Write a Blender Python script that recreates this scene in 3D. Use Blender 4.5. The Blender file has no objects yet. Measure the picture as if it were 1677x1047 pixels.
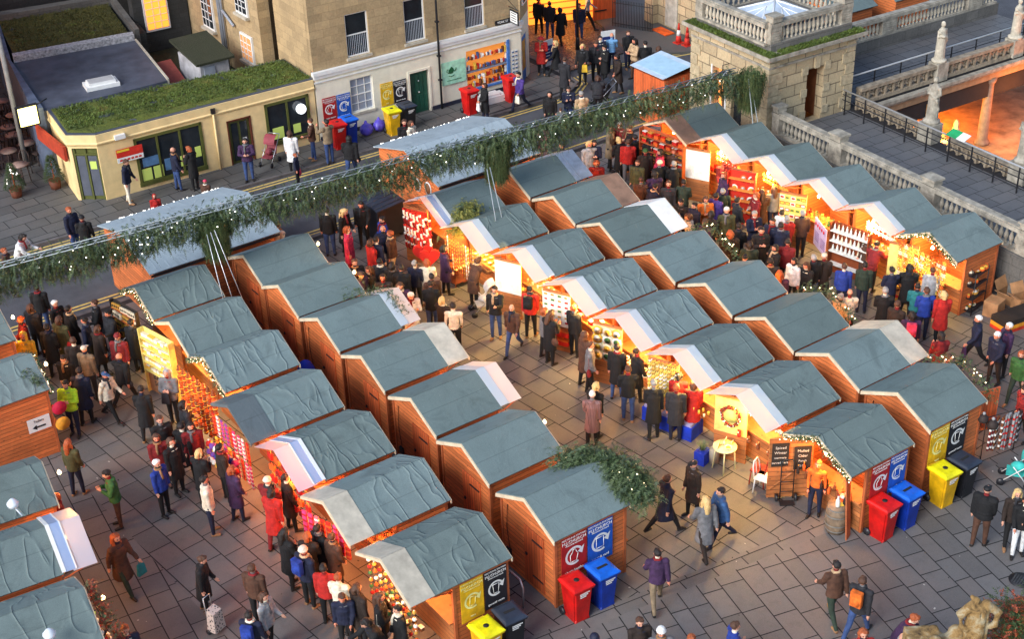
import bpy, bmesh, math, random
from math import sin, cos, pi, radians, hypot, atan2, sqrt
from mathutils import Vector, Matrix, noise as mnoise
random.seed(7)
SC = bpy.context.scene
COL = SC.collection
# ---------------------------------------------------------------- camera
FPX = 2416.6; PW, PH = 1677.0, 1047.0
CAM = Vector((0, 0, 23.085))
FV = Vector((0.4864336, 0.7053696, -0.5155929))
RV = Vector((0.8120672, -0.5827355, -0.0310849))
UV = Vector((0.3223806, 0.4035754, 0.8562696))
cd = bpy.data.cameras.new('camera'); cam = bpy.data.objects.new('camera', cd); COL.objects.link(cam)
cd.sensor_fit = 'HORIZONTAL'; cd.sensor_width = 36; cd.lens = 36 * FPX / PW
cd.clip_start = 0.5; cd.clip_end = 2000
cd.shift_y = (1047/2 - 1677*640/1024/2) / 1677.0 * 0
m = Matrix((( RV.x, UV.x, -FV.x, CAM.x), (RV.y, UV.y, -FV.y, CAM.y), (RV.z, UV.z, -FV.z, CAM.z), (0, 0, 0, 1)))
cam.matrix_world = m
SC.camera = cam
def gp(x, y, h=0.0):                     # ground point seen at a photo pixel, at height h
    d = FV + RV * ((x - PW/2) / FPX) - UV * ((y - PH/2) / FPX)
    t = (h - CAM.z) / d.z
    p = CAM + d * t
    return Vector((p.x, p.y, h))
# ---------------------------------------------------------------- world, sun
SC.view_settings.view_transform = 'Standard'; SC.view_settings.look = 'None'
SC.view_settings.exposure = 1.85; SC.view_settings.gamma = 1
W = bpy.data.worlds.new('World'); SC.world = W; W.use_nodes = True
nt = W.node_tree; bg = nt.nodes['Background']
sky = nt.nodes.new('ShaderNodeTexSky'); sky.sky_type = 'NISHITA'; sky.sun_disc = False
SUN_EL, SUN_AZ = radians(32), radians(-104)
sky.sun_elevation = SUN_EL; sky.sun_rotation = SUN_AZ; sky.air_density = 1.0; sky.dust_density = 1.5; sky.ozone_density = 1.3
nt.links.new(sky.outputs[0], bg.inputs[0]); bg.inputs[1].default_value = 0.055
sl = bpy.data.lights.new('sun', 'SUN'); sl.energy = 1.0; sl.angle = radians(34); sl.color = (.96, .98, 1)
so = bpy.data.objects.new('sun', sl); COL.objects.link(so)
sdir = Vector((sin(SUN_AZ)*cos(radians(50)), cos(SUN_AZ)*cos(radians(50)), sin(radians(50))))
sdir = Vector((sin(SUN_AZ)*cos(SUN_EL), cos(SUN_AZ)*cos(SUN_EL), sin(SUN_EL)))
so.rotation_euler = sdir.to_track_quat('Z', 'Y').to_euler()
SC.cycles.use_denoising = True
SC.cycles.max_bounces = 5; SC.cycles.diffuse_bounces = 2; SC.cycles.glossy_bounces = 2; SC.cycles.transmission_bounces = 4
SC.cycles.transparent_max_bounces = 8
SC.cycles.caustics_reflective = False; SC.cycles.caustics_refractive = False
SC.cycles.sample_clamp_indirect = 4
# ---------------------------------------------------------------- materials
MATS = {}
def newmat(name):
    mt = bpy.data.materials.new(name); mt.use_nodes = True
    n = mt.node_tree; b = n.nodes['Principled BSDF']
    return mt, n, b
def ramp(n, fac, stops):
    r = n.nodes.new('ShaderNodeValToRGB'); e = r.color_ramp.elements
    while len(e) < len(stops): e.new(0.5)
    for i, (p, c) in enumerate(stops):
        e[i].position = p; e[i].color = (*c, 1) if len(c) == 3 else c
    n.links.new(fac, r.inputs[0]); return r.outputs[0]
def coord(n, scale=(1, 1, 1), rot=(0, 0, 0), kind='Object'):
    t = n.nodes.new('ShaderNodeTexCoord'); mp = n.nodes.new('ShaderNodeMapping')
    mp.inputs['Scale'].default_value = scale; mp.inputs['Rotation'].default_value = rot
    n.links.new(t.outputs[kind], mp.inputs[0]); return mp.outputs[0]
def noise(n, vec, scale, detail=4, rough=.55, dist=0):
    t = n.nodes.new('ShaderNodeTexNoise'); t.inputs['Scale'].default_value = scale
    t.inputs['Detail'].default_value = detail; t.inputs['Roughness'].default_value = rough
    t.inputs['Distortion'].default_value = dist
    n.links.new(vec, t.inputs['Vector']); return t.outputs['Fac']
def mth(n, op, a, b=None, c=None):
    t = n.nodes.new('ShaderNodeMath'); t.operation = op
    for i, q in enumerate((a, b, c)):
        if q is None: continue
        if isinstance(q, (int, float)): t.inputs[i].default_value = q
        else: n.links.new(q, t.inputs[i])
    return t.outputs[0]
def mixc(n, fac, a, b, mode='MIX'):
    t = n.nodes.new('ShaderNodeMix'); t.data_type = 'RGBA'; t.blend_type = mode
    for i, q in ((0, fac), (6, a), (7, b)):
        if isinstance(q, (int, float)): t.inputs[i].default_value = q
        elif isinstance(q, (tuple, list)): t.inputs[i].default_value = (*q, 1)
        else: n.links.new(q, t.inputs[i])
    return t.outputs[2]
def bump(n, b, h, strength=.3, dist=.02):
    t = n.nodes.new('ShaderNodeBump'); t.inputs['Strength'].default_value = strength
    t.inputs['Distance'].default_value = dist
    n.links.new(h, t.inputs['Height']); n.links.new(t.outputs[0], b.inputs['Normal'])
def sc3(c, k): return tuple(min(1, max(0, q*k)) for q in c)
def M(name, col, rough=.75, var=.2, scale=6., bmp=.15, metal=0., bscale=None, rnd=0.):
    if name in MATS: return MATS[name]
    mt, n, b = newmat(name)
    v = coord(n)
    f = noise(n, v, scale, 5, .6)
    c = ramp(n, f, [(.3, sc3(col, 1-var)), (.7, sc3(col, 1+var))])
    if rnd:
        oi = n.nodes.new('ShaderNodeObjectInfo')
        k = mth(n, 'MULTIPLY_ADD', oi.outputs['Random'], rnd*2, 1-rnd)
        hs = n.nodes.new('ShaderNodeHueSaturation'); n.links.new(k, hs.inputs['Value']); n.links.new(c, hs.inputs['Color']); c = hs.outputs[0]
    n.links.new(c, b.inputs['Base Color'])
    b.inputs['Roughness'].default_value = rough; b.inputs['Metallic'].default_value = metal
    if bmp: bump(n, b, noise(n, v, bscale or scale*5, 4), bmp)
    MATS[name] = mt; return mt
def EM(name, col, e):
    if name in MATS: return MATS[name]
    mt, n, b = newmat(name)
    b.inputs['Base Color'].default_value = (*col, 1)
    b.inputs['Emission Color'].default_value = (*col, 1); b.inputs['Emission Strength'].default_value = e
    MATS[name] = mt; return mt
def srgb(r, g, b):
    return tuple(((q/255)/12.92 if q/255 <= .04045 else ((q/255+.055)/1.055)**2.4) for q in (r, g, b))
def wood_mat(name, col, axis='z', pitch=.115, knots=True):
    mt, n, b = newmat(name)
    t = n.nodes.new('ShaderNodeTexCoord'); s = n.nodes.new('ShaderNodeSeparateXYZ'); n.links.new(t.outputs['Object'], s.inputs[0])
    if axis == 'z': a = s.outputs['Z']
    else: a = mth(n, 'ADD', s.outputs['X'], s.outputs['Y'])
    q = mth(n, 'DIVIDE', a, pitch); fr = mth(n, 'FRACT', q); fl = mth(n, 'FLOOR', q)
    line = ramp(n, fr, [(0, (0, 0, 0)), (.1, (1, 1, 1)), (.93, (1, 1, 1)), (1, (0, 0, 0))])
    wn = n.nodes.new('ShaderNodeTexWhiteNoise'); wn.noise_dimensions = '1D'
    oi = n.nodes.new('ShaderNodeObjectInfo')
    n.links.new(mth(n, 'MULTIPLY_ADD', oi.outputs['Random'], 37.0, fl), wn.inputs['W'])
    mp = n.nodes.new('ShaderNodeMapping'); mp.inputs['Scale'].default_value = (1.2, 1.2, 9) if axis == 'z' else (9, 9, 1.2)
    n.links.new(t.outputs['Object'], mp.inputs[0])
    g = noise(n, mp.outputs[0], 3.2, 5, .65, .4)
    c = ramp(n, g, [(.25, sc3(col, .78)), (.5, col), (.75, sc3(col, 1.22))])
    k = mth(n, 'MULTIPLY_ADD', wn.outputs['Value'], .4, .82)
    hs = n.nodes.new('ShaderNodeHueSaturation'); n.links.new(k, hs.inputs['Value']); n.links.new(c, hs.inputs['Color']); c = hs.outputs[0]
    if knots:
        vo = n.nodes.new('ShaderNodeTexVoronoi'); vo.inputs['Scale'].default_value = 3.4
        mp2 = n.nodes.new('ShaderNodeMapping'); mp2.inputs['Scale'].default_value = (1, 1, 2.4) if axis == 'z' else (2.4, 2.4, 1)
        n.links.new(t.outputs['Object'], mp2.inputs[0]); n.links.new(mp2.outputs[0], vo.inputs['Vector'])
        kn = ramp(n, vo.outputs['Distance'], [(.07, (0, 0, 0)), (.13, (1, 1, 1))])
        c = mixc(n, kn, sc3(col, .25), c)
    stn_ = noise(n, t.outputs['Object'], 1.1, 6, .7, .8); c = mixc(n, ramp(n, stn_, [(.48, (0, 0, 0)), (.75, (.6, .6, .6))]), c, sc3(col, .45))
    hs2 = n.nodes.new('ShaderNodeHueSaturation'); n.links.new(mth(n, 'MULTIPLY_ADD', oi.outputs['Random'], .4, .8), hs2.inputs['Value']); n.links.new(c, hs2.inputs['Color']); c = hs2.outputs[0]
    c = mixc(n, line, sc3(col, .16), c)
    n.links.new(c, b.inputs['Base Color']); b.inputs['Roughness'].default_value = .62
    bump(n, b, line, .6, .012)
    MATS[name] = mt; return mt
WOODC = (0.62, 0.17, 0.048)
wood_h = wood_mat('shiplap_wood', WOODC, 'z')
wood_v = wood_mat('door_boards', (0.55, 0.11, 0.03), 'x', .1, False)
wood_in = wood_mat('inner_boards', (0.45, 0.16, 0.05), 'z', .14)
trim = M('cream_trim', (.68, .55, .38), .6, .15, 5)
post = M('post_wood', (.42, .11, .035), .6, .25, 4)
ply = M('pale_plywood', (.5, .45, .36), .7, .22, 3.5, .1, rnd=.1)
ply2 = M('brown_plywood', (.26, .15, .1), .7, .3, 2.5, .1)
def felt_mat(name, col, crease=1.0):
    mt, n, b = newmat(name)
    v = coord(n); oi = n.nodes.new('ShaderNodeObjectInfo')
    off = n.nodes.new('ShaderNodeVectorMath'); off.operation = 'ADD'
    cmb = n.nodes.new('ShaderNodeCombineXYZ'); r = mth(n, 'MULTIPLY', oi.outputs['Random'], 53.)
    for i in range(3): n.links.new(r, cmb.inputs[i])
    n.links.new(v, off.inputs[0]); n.links.new(cmb.outputs[0], off.inputs[1]); v2 = off.outputs[0]
    f1 = noise(n, v2, 1.3, 6, .6); f2 = noise(n, v2, 55, 3, .6)
    c = ramp(n, f1, [(.28, sc3(col, .8)), (.55, col), (.8, sc3(col, 1.22))])
    c = mixc(n, .45, c, ramp(n, f2, [(.3, sc3(col, .7)), (.7, sc3(col, 1.35))]))
    # lichen and droppings
    sp = noise(n, v2, 7, 6, .75); c = mixc(n, ramp(n, sp, [(.62, (0, 0, 0)), (.78, (.55, .55, .55))]), c, sc3(col, 2.0))
    st = noise(n, v2, .8, 4, .8, 1.5); c = mixc(n, ramp(n, st, [(.52, (0, 0, 0)), (.7, (.5, .5, .5))]), c, sc3(col, .5))
    # felt lap joint along the slope
    s = n.nodes.new('ShaderNodeSeparateXYZ'); n.links.new(v, s.inputs[0])
    ay = mth(n, 'ABSOLUTE', s.outputs['Y']); d = mth(n, 'ABSOLUTE', mth(n, 'SUBTRACT', ay, mth(n, 'MULTIPLY_ADD', oi.outputs['Random'], .2, .42)))
    ln = ramp(n, d, [(.006, (0, 0, 0)), (.014, (1, 1, 1))]); c = mixc(n, mth(n, 'SUBTRACT', 1, mth(n, 'MULTIPLY', mth(n, 'SUBTRACT', 1, ln), .5)), sc3(col, .5), c)
    hs = n.nodes.new('ShaderNodeHueSaturation'); n.links.new(mth(n, 'MULTIPLY_ADD', oi.outputs['Random'], .3, .85), hs.inputs['Value']); n.links.new(mth(n, 'MULTIPLY_ADD', oi.outputs['Random'], .03, .485), hs.inputs['Hue']); n.links.new(c, hs.inputs['Color']); c = hs.outputs[0]
    n.links.new(c, b.inputs['Base Color']); b.inputs['Roughness'].default_value = .8
    # drape creases running down the slope
    mp = n.nodes.new('ShaderNodeMapping'); mp.inputs['Rotation'].default_value = (0, 0, radians(14)); mp.inputs['Scale'].default_value = (1.0, .3, .3)
    n.links.new(v2, mp.inputs[0])
    cr = noise(n, mp.outputs[0], 1.9, 2.2, .45, .5)
    rid = mth(n, 'SUBTRACT', 1, mth(n, 'MULTIPLY', mth(n, 'ABSOLUTE', mth(n, 'SUBTRACT', cr, .5)), 2.))
    rid = mth(n, 'POWER', rid, 18)
    h = mth(n, 'ADD', mth(n, 'MULTIPLY', rid, crease), mth(n, 'MULTIPLY', f2, .03))
    bump(n, b, h, .9, .045)
    MATS[name] = mt; return mt
FELT = (.14, .188, .183)
felt = felt_mat('roof_felt_smooth', FELT, .06)
feltw = felt_mat('roof_felt_wrinkled', (.148, .196, .19), .5)
felt_r = felt_mat('roof_felt_pale', (.3, .37, .4), .2)
felt_dk = felt_mat('roof_felt_dark', (.1, .125, .135), .1)
# translucent sheet for the awnings
def sheet_mat(name, col, trans=.55, clear=0.):
    mt, n, b = newmat(name)
    out = n.nodes['Material Output']
    tr = n.nodes.new('ShaderNodeBsdfTranslucent'); tr.inputs[0].default_value = (*col, 1)
    b.inputs['Base Color'].default_value = (*col, 1); b.inputs['Roughness'].default_value = .35
    f = noise(n, coord(n), 3, 4); bump(n, b, f, .4, .03)
    mx = n.nodes.new('ShaderNodeMixShader'); mx.inputs[0].default_value = trans
    n.links.new(b.outputs[0], mx.inputs[1]); n.links.new(tr.outputs[0], mx.inputs[2]); o = mx.outputs[0]
    if clear:
        tp = n.nodes.new('ShaderNodeBsdfTransparent'); m2 = n.nodes.new('ShaderNodeMixShader'); m2.inputs[0].default_value = clear
        n.links.new(o, m2.inputs[1]); n.links.new(tp.outputs[0], m2.inputs[2]); o = m2.outputs[0]
    n.links.new(o, out.inputs[0]); MATS[name] = mt; return mt
awn = sheet_mat('white_plastic_sheet', (.88, .89, .9), .6)
awnclr = sheet_mat('clear_plastic_sheet', (.7, .74, .85), .4, .35)
awnblue = sheet_mat('blue_tint_sheet', (.42, .55, .8), .35)
metal = M('galvanised_sheet', (.55, .6, .68), .35, .2, 4, .05, .6)
white = M('white_paint', (.78, .78, .76), .5, .06, 5, .05)
black = M('black_plastic', (.02, .02, .025), .45, .2, 5, .1)
iron = M('black_iron', (.015, .015, .018), .5, .2, 5, .1)
steel = M('steel', (.6, .62, .65), .3, .1, 5, 0, .8)
dark = M('dark_interior', (.015, .014, .014), .8, .2, 5, 0)
def stone_mat(name, col, bw=.6, bh=.3, mortar=(.1, .08, .06), stain=.5, dirt=(.05, .05, .045), ms=.008):
    mt, n, b = newmat(name)
    t = n.nodes.new('ShaderNodeTexCoord'); s = n.nodes.new('ShaderNodeSeparateXYZ'); n.links.new(t.outputs['Object'], s.inputs[0])
    cx = n.nodes.new('ShaderNodeCombineXYZ')
    n.links.new(mth(n, 'ADD', s.outputs['X'], s.outputs['Y']), cx.inputs[0]); n.links.new(s.outputs['Z'], cx.inputs[1])
    br = n.nodes.new('ShaderNodeTexBrick'); br.inputs['Scale'].default_value = 1
    br.inputs['Brick Width'].default_value = bw; br.inputs['Row Height'].default_value = bh; br.inputs['Mortar Size'].default_value = ms
    br.inputs['Color1'].default_value = (*sc3(col, .72), 1); br.inputs['Color2'].default_value = (*sc3(col, 1.25), 1); br.inputs['Mortar'].default_value = (*mortar, 1)
    n.links.new(cx.outputs[0], br.inputs['Vector'])
    f = noise(n, t.outputs['Object'], .9, 7, .65); f2 = noise(n, t.outputs['Object'], 14, 5, .6)
    c = mixc(n, ramp(n, f, [(.35, (0, 0, 0)), (.75, (stain, stain, stain))]), br.outputs['Color'], dirt)
    c = mixc(n, .35, c, ramp(n, f2, [(.3, sc3(col, .55)), (.7, sc3(col, 1.3))]))
    n.links.new(c, b.inputs['Base Color']); b.inputs['Roughness'].default_value = .9
    h = mth(n, 'ADD', mth(n, 'MULTIPLY', br.outputs['Fac'], -1), mth(n, 'MULTIPLY', f2, .5)); bump(n, b, h, .5, .02)
    MATS[name] = mt; return mt
bathst = stone_mat('bath_stone_wall', (.46, .33, .175), .62, .31, (.3, .21, .11), .5, (.12, .09, .065))
rust = stone_mat('rusticated_stone', (.52, .41, .25), .8, .42, (.025, .018, .012), .38, (.16, .12, .08), .022)
grst = stone_mat('grey_weathered_stone', (.17, .16, .145), .7, .35, (.04, .04, .035), .75, (.035, .035, .035))
dkst = stone_mat('dark_sooty_stone', (.05, .05, .05), .4, .2, (.02, .02, .02), .7, (.015, .02, .015))
stn = M('weathered_stone', (.32, .29, .235), .9, .45, 3.5, .5, bscale=22)
stnp = M('pale_stone', (.48, .43, .34), .9, .25, 5, .3)
def moss_mat(name, c1, c2, c3):
    mt, n, b = newmat(name); v = coord(n)
    f = noise(n, v, 1.1, 6, .7); f2 = noise(n, v, 30, 4, .7)
    c = ramp(n, f, [(.25, c1), (.5, c2), (.78, c3)]); c = mixc(n, .5, c, ramp(n, f2, [(.35, sc3(c1, .5)), (.75, sc3(c3, 1.3))]))
    n.links.new(c, b.inputs['Base Color']); b.inputs['Roughness'].default_value = .95
    bump(n, b, f2, .9, .06); MATS[name] = mt; return mt
moss = moss_mat('green_moss', (.04, .065, .008), (.1, .145, .015), (.2, .2, .03))
mossb = moss_mat('brown_moss', (.05, .055, .008), (.09, .075, .01), (.1, .1, .02))
mossd = moss_mat('dark_moss', (.02, .025, .012), (.04, .05, .02), (.06, .06, .04))
render_w = M('cream_render', (.8, .75, .6), .8, .1, 2.5, .08)
render_y = M('yellow_render', (.8, .6, .29), .8, .12, 2.5, .08)
olive = M('olive_paint', (.09, .1, .022), .5, .2, 5, .05)
glassd = M('dark_glass', (.02, .025, .03), .08, .3, 2, 0)
curtain = M('net_curtain', (.5, .55, .62), .8, .12, 30, .3)
asph = M('asphalt', (.075, .077, .088), .85, .25, 1.2, .5, bscale=90)
leadg = M('lead_grey_roof', (.07, .08, .11), .55, .35, 1.5, .1)
slate = M('slate', (.1, .1, .11), .7, .4, 6, .3)
orange_lit = EM('warm_lit_interior', (1, .32, .03), .9)
yel_lit = EM('yellow_lit_sign', (1, .85, .25), 1.6)
bulb = EM('warm_bulb', (1, .8, .45), 2.5)
bulbw = EM('white_bulb', (1, .96, .88), 1.6)
def CM(name, rgb, rough=.75): return M(name, srgb(*rgb), rough, .24, 5, .12)
# ---------------------------------------------------------------- mesh helpers
class MB:
    def __init__(s): s.v = []; s.f = []; s.m = []; s.sm = []
    def add(s, vs, fs, mi=0, smooth=False):
        o = len(s.v); s.v += [tuple(q) for q in vs]
        for f in fs: s.f.append([i+o for i in f]); s.m.append(mi); s.sm.append(smooth)
        return s
    def box(s, a, b, mi=0, T=None):
        x0, y0, z0 = a; x1, y1, z1 = b
        vs = [Vector(q) for q in ((x0,y0,z0),(x1,y0,z0),(x1,y1,z0),(x0,y1,z0),(x0,y0,z1),(x1,y0,z1),(x1,y1,z1),(x0,y1,z1))]
        if T is not None: vs = [T @ q for q in vs]
        return s.add(vs, [(0,3,2,1),(4,5,6,7),(0,1,5,4),(1,2,6,5),(2,3,7,6),(3,0,4,7)], mi)
    def tube(s, pts, r, n=8, mi=0, caps=True, smooth=True):
        pts = [Vector(p) for p in pts]; k = len(pts); rs = r if isinstance(r, (list, tuple)) else [r]*k
        rings = []
        for i, p in enumerate(pts):
            d = (pts[min(i+1, k-1)] - pts[max(i-1, 0)])
            if d.length < 1e-9: d = Vector((0, 0, 1))
            d.normalize(); a = d.cross(Vector((0, 0, 1)))
            if a.length < 1e-3: a = Vector((1, 0, 0))
            a.normalize(); b = d.cross(a)
            rings.append([p + (a*cos(2*pi*j/n) + b*sin(2*pi*j/n))*rs[i] for j in range(n)])
        vs = [q for rg in rings for q in rg]; fs = []
        for i in range(k-1):
            for j in range(n):
                fs.append((i*n+j, (i+1)*n+j, (i+1)*n+(j+1) % n, i*n+(j+1) % n))
        if caps: fs.append(tuple(range(n))); fs.append(tuple(range(k*n-1, (k-1)*n-1, -1)))
        return s.add(vs, fs, mi, smooth)
    def lathe(s, prof, n=10, loc=(0, 0, 0), mi=0, smooth=True, sx=1, sy=1, cap=True):
        x, y, z = loc; vs = []; fs = []
        for r, h in prof:
            for j in range(n): vs.append((x+r*sx*cos(2*pi*j/n), y+r*sy*sin(2*pi*j/n), z+h))
        for i in range(len(prof)-1):
            for j in range(n): fs.append((i*n+j, i*n+(j+1) % n, (i+1)*n+(j+1) % n, (i+1)*n+j))
        if cap: fs.append(tuple(range(n-1, -1, -1))); fs.append(tuple(range((len(prof)-1)*n, len(prof)*n)))
        return s.add(vs, fs, mi, smooth)
    def ball(s, c, r, n=8, k=5, mi=0):
        rr = r if isinstance(r, (tuple, list)) else (r, r, r)
        prof = [(max(.02, sin(pi*i/k)), -cos(pi*i/k)) for i in range(k+1)]
        vs = []; fs = []
        for a, h in prof:
            for j in range(n): vs.append((c[0]+rr[0]*a*cos(2*pi*j/n), c[1]+rr[1]*a*sin(2*pi*j/n), c[2]+rr[2]*h))
        for i in range(k):
            for j in range(n): fs.append((i*n+j, i*n+(j+1) % n, (i+1)*n+(j+1) % n, (i+1)*n+j))
        fs.append(tuple(range(n-1, -1, -1))); fs.append(tuple(range(k*n, (k+1)*n)))
        return s.add(vs, fs, mi, True)
    def quad(s, a, b, c, d, mi=0): return s.add([a, b, c, d], [(0, 1, 2, 3)], mi)
    def slab(s, poly, z0, z1, mi=0):       # extruded polygon (ccw)
        n = len(poly); vs = [(x, y, z0) for x, y in poly] + [(x, y, z1) for x, y in poly]
        fs = [tuple(range(n-1, -1, -1)), tuple(range(n, 2*n))] + [(i, (i+1) % n, n+(i+1) % n, n+i) for i in range(n)]
        return s.add(vs, fs, mi)
    def plate(s, P, t, mi=0):              # thick plate from a planar quad/polygon of 3d points, thickness t along its normal
        P = [Vector(p) for p in P]; nn = (P[1]-P[0]).cross(P[2]-P[0]).normalized()
        n = len(P); vs = P + [p - nn*t for p in P]
        fs = [tuple(range(n)), tuple(range(2*n-1, n-1, -1))] + [((i+1) % n, i, n+i, n+(i+1) % n) for i in range(n)]
        return s.add(vs, fs, mi)
    def xf(s, T):
        s.v = [tuple(T @ Vector(q)) for q in s.v]; return s
    def mesh(s, name, mats):
        me = bpy.data.meshes.new(name); me.from_pydata(s.v, [], s.f)
        for q in (mats if isinstance(mats, (list, tuple)) else [mats]): me.materials.append(q)
        me.polygons.foreach_set('material_index', s.m); me.polygons.foreach_set('use_smooth', s.sm); me.update()
        return me
    def build(s, name, mats, parent=None, loc=None, rz=None):
        o = bpy.data.objects.new(name, s.mesh(name, mats)); COL.objects.link(o)
        if parent is not None: o.parent = parent
        if loc is not None: o.location = loc
        if rz is not None: o.rotation_euler = (0, 0, rz)
        return o
def tag(o, label, cat, group=None):
    o['label'] = label; o['category'] = cat
    if group: o['group'] = group
    return o
def empty(name, label, cat, loc=(0, 0, 0), rz=0, group=None):
    o = bpy.data.objects.new(name, None); COL.objects.link(o); o.location = loc; o.rotation_euler = (0, 0, rz)
    o.empty_display_size = .2
    return tag(o, label, cat, group)
def struct(o): o['kind'] = 'structure'; return o
def stuff(o, label=None, cat=None):
    o['kind'] = 'stuff'
    if label: o['label'] = label
    if cat: o['category'] = cat
    return o
def inst(me, name, loc, rz=0, scale=1, parent=None, rot=None, mat=None):
    o = bpy.data.objects.new(name, me); COL.objects.link(o); o.location = loc
    o.rotation_euler = rot or (0, 0, rz); o.scale = (scale,)*3 if isinstance(scale, (int, float)) else scale
    if parent is not None: o.parent = parent
    if mat is not None:
        for i, q in (mat.items() if isinstance(mat, dict) else [(0, mat)]):
            o.material_slots[i].link = 'OBJECT'; o.material_slots[i].material = q
    return o
def text_mesh(txt, size, mat, thick=.004, align='CENTER'):
    cu = bpy.data.curves.new('lettering', 'FONT'); cu.body = txt; cu.size = size; cu.extrude = thick; cu.align_x = align; cu.align_y = 'CENTER'; cu.resolution_u = 2
    t = bpy.data.objects.new('lettering', cu); COL.objects.link(t)
    dg = bpy.context.evaluated_depsgraph_get(); me = bpy.data.meshes.new_from_object(t.evaluated_get(dg))
    bpy.data.objects.remove(t); me.materials.clear(); me.materials.append(mat); me.name = 'lettering'; return me
def lettering(txt, size, mat, parent, loc, rot, name='lettering'):
    return inst(text_mesh(txt, size, mat), name, loc, rot=rot, parent=parent)
def lamp(loc, power, col=(1, .55, .22), r=.08, parent=None, name='lamp_light'):
    l = bpy.data.lights.new(name, 'POINT'); l.energy = power; l.color = col; l.shadow_soft_size = r
    o = bpy.data.objects.new(name, l); COL.objects.link(o); o.location = loc
    if parent: o.parent = parent
    return o
# ================================================================ GROUND
g = MB(); g.box((-300, -300, -.4), (39.2, 400, -.1), 0); g.box((39.2, 38.0, -.4), (400, 400, -.1), 0); g.box((39.2, -300, -.4), (400, 5, -.1), 0)
o = struct(g.build('ground', asph)); o.name = 'road'
# paving slabs: every slab its own face so tone and tilt vary
def slab_mat(name, base):
    mt, n, b = newmat(name)
    at = n.nodes.new('ShaderNodeAttribute'); at.attribute_name = 'tone'
    t = n.nodes.new('ShaderNodeTexCoord')
    f1 = noise(n, t.outputs['Object'], .35, 5, .6); f2 = noise(n, t.outputs['Object'], 60, 3, .7); f3 = noise(n, t.outputs['Object'], 4, 6, .65)
    c = ramp(n, at.outputs['Fac'], [(0, sc3(base, .58)), (.4, base), (.7, (base[0]*1.18, base[1]*1.05, base[2]*.98)), (1, sc3(base, 1.3))])
    c = mixc(n, .5, c, ramp(n, f2, [(.25, sc3(base, .45)), (.75, sc3(base, 1.5))]))
    c = mixc(n, ramp(n, f3, [(.5, (0, 0, 0)), (.8, (.5, .5, .5))]), c, sc3(base, .5))
    c = mixc(n, ramp(n, f1, [(.4, (0, 0, 0)), (.7, (.35, .35, .35))]), c, sc3(base, 1.4))
    vo = n.nodes.new('ShaderNodeTexVoronoi'); vo.inputs['Scale'].default_value = 1.7; n.links.new(t.outputs['Object'], vo.inputs['Vector'])
    sp = ramp(n, vo.outputs['Distance'], [(.018, (1, 1, 1)), (.028, (0, 0, 0))]); c = mixc(n, sp, c, (.45, .42, .38))
    n.links.new(c, b.inputs['Base Color']); r = ramp(n, f1, [(.3, (.45,)*3), (.7, (.75,)*3)]); n.links.new(r, b.inputs['Roughness'])
    bump(n, b, f2, .35, .01); MATS[name] = mt; return mt
slabm = slab_mat('paving_slabs', (.15, .141, .136)); slabk = slab_mat('pavement_slabs', (.11, .108, .105))
joint = M('dark_joint', (.02, .018, .02), .9, .2, 3, 0)
def paving(name, origin, ang, rw, L0, L1, ext, planes, mat, z=.006, seed=1):
    rnd = random.Random(seed); bm = bmesh.new(); lay = bm.faces.layers.float.new('tone')
    tones = []
    y = -ext
    c, s_ = cos(ang), sin(ang)
    def P(x, yy, zz): return (origin[0]+x*c-yy*s_, origin[1]+x*s_+yy*c, zz)
    while y < ext:
        w = rw*rnd.choice((.85, 1, 1, 1.15)); x = -ext - rnd.random()
        while x < ext:
            l = rnd.uniform(L0, L1); gp_ = .014
            q = P(x+l/2, y+w/2, 0)
            ok = all((q[0]-p[0][0])*p[1][0]+(q[1]-p[0][1])*p[1][1] > -1.5 for p in planes)
            if ok:
                dz = [z+rnd.uniform(-.0025, .0025) for _ in range(4)]
                k = [P(x+gp_, y+gp_, dz[0]), P(x+l-gp_, y+gp_, dz[1]), P(x+l-gp_, y+w-gp_, dz[2]), P(x+gp_, y+w-gp_, dz[3])]
                f = bm.faces.new([bm.verts.new(v) for v in k]); f[lay] = min(1, max(0, rnd.gauss(.42, .33)))
            x += l
        y += w
    for p0, nn in planes:
        bmesh.ops.bisect_plane(bm, geom=bm.verts[:]+bm.edges[:]+bm.faces[:], plane_co=(p0[0], p0[1], 0), plane_no=(-nn[0], -nn[1], 0), clear_outer=True)
    me = bpy.data.meshes.new(name); bm.to_mesh(me); bm.free(); me.materials.append(mat)
    # face attribute for tone
    o = bpy.data.objects.new(name, me); COL.objects.link(o); return struct(o)
A = gp(1092, 955); B = gp(1283, 879); bd = (B-A).normalized(); bn = Vector((-bd.y, bd.x, 0))   # boundary between the two slab grids
kerbv = 40.15
g = MB(); g.slab([(-10, -5), (35.0, -5), (35.6, 26), (36.4, kerbv), (-10, kerbv)], -.1, 0); struct(g.build('plaza_base', joint)).name = 'pavement_base'
paving('paving', (20, 25), radians(90+6), .56, .62, 1.05, 26, [((A.x, A.y), (bn.x, bn.y)), ((0, kerbv-.25), (0, -1)), ((8.9, 20), (1, .06)), ((35.3, 20), (-1, 0))], slabm, seed=3)
paving('paving', (6, 28), radians(90-6), .56, .6, 1.0, 17, [((A.x, A.y), (bn.x, bn.y)), ((0, kerbv-.25), (0, -1)), ((8.9, 20), (-1, -.06)), ((-6, 20), (1, 0))], slabm, seed=4)
paving('paving', (24, 12), radians(90-14), .52, .6, 1.0, 22, [((A.x-bn.x*.42, A.y-bn.y*.42), (-bn.x, -bn.y)), ((35.3, 20), (-1, 0)), ((0, 4), (0, 1))], slabm, seed=5)
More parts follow.
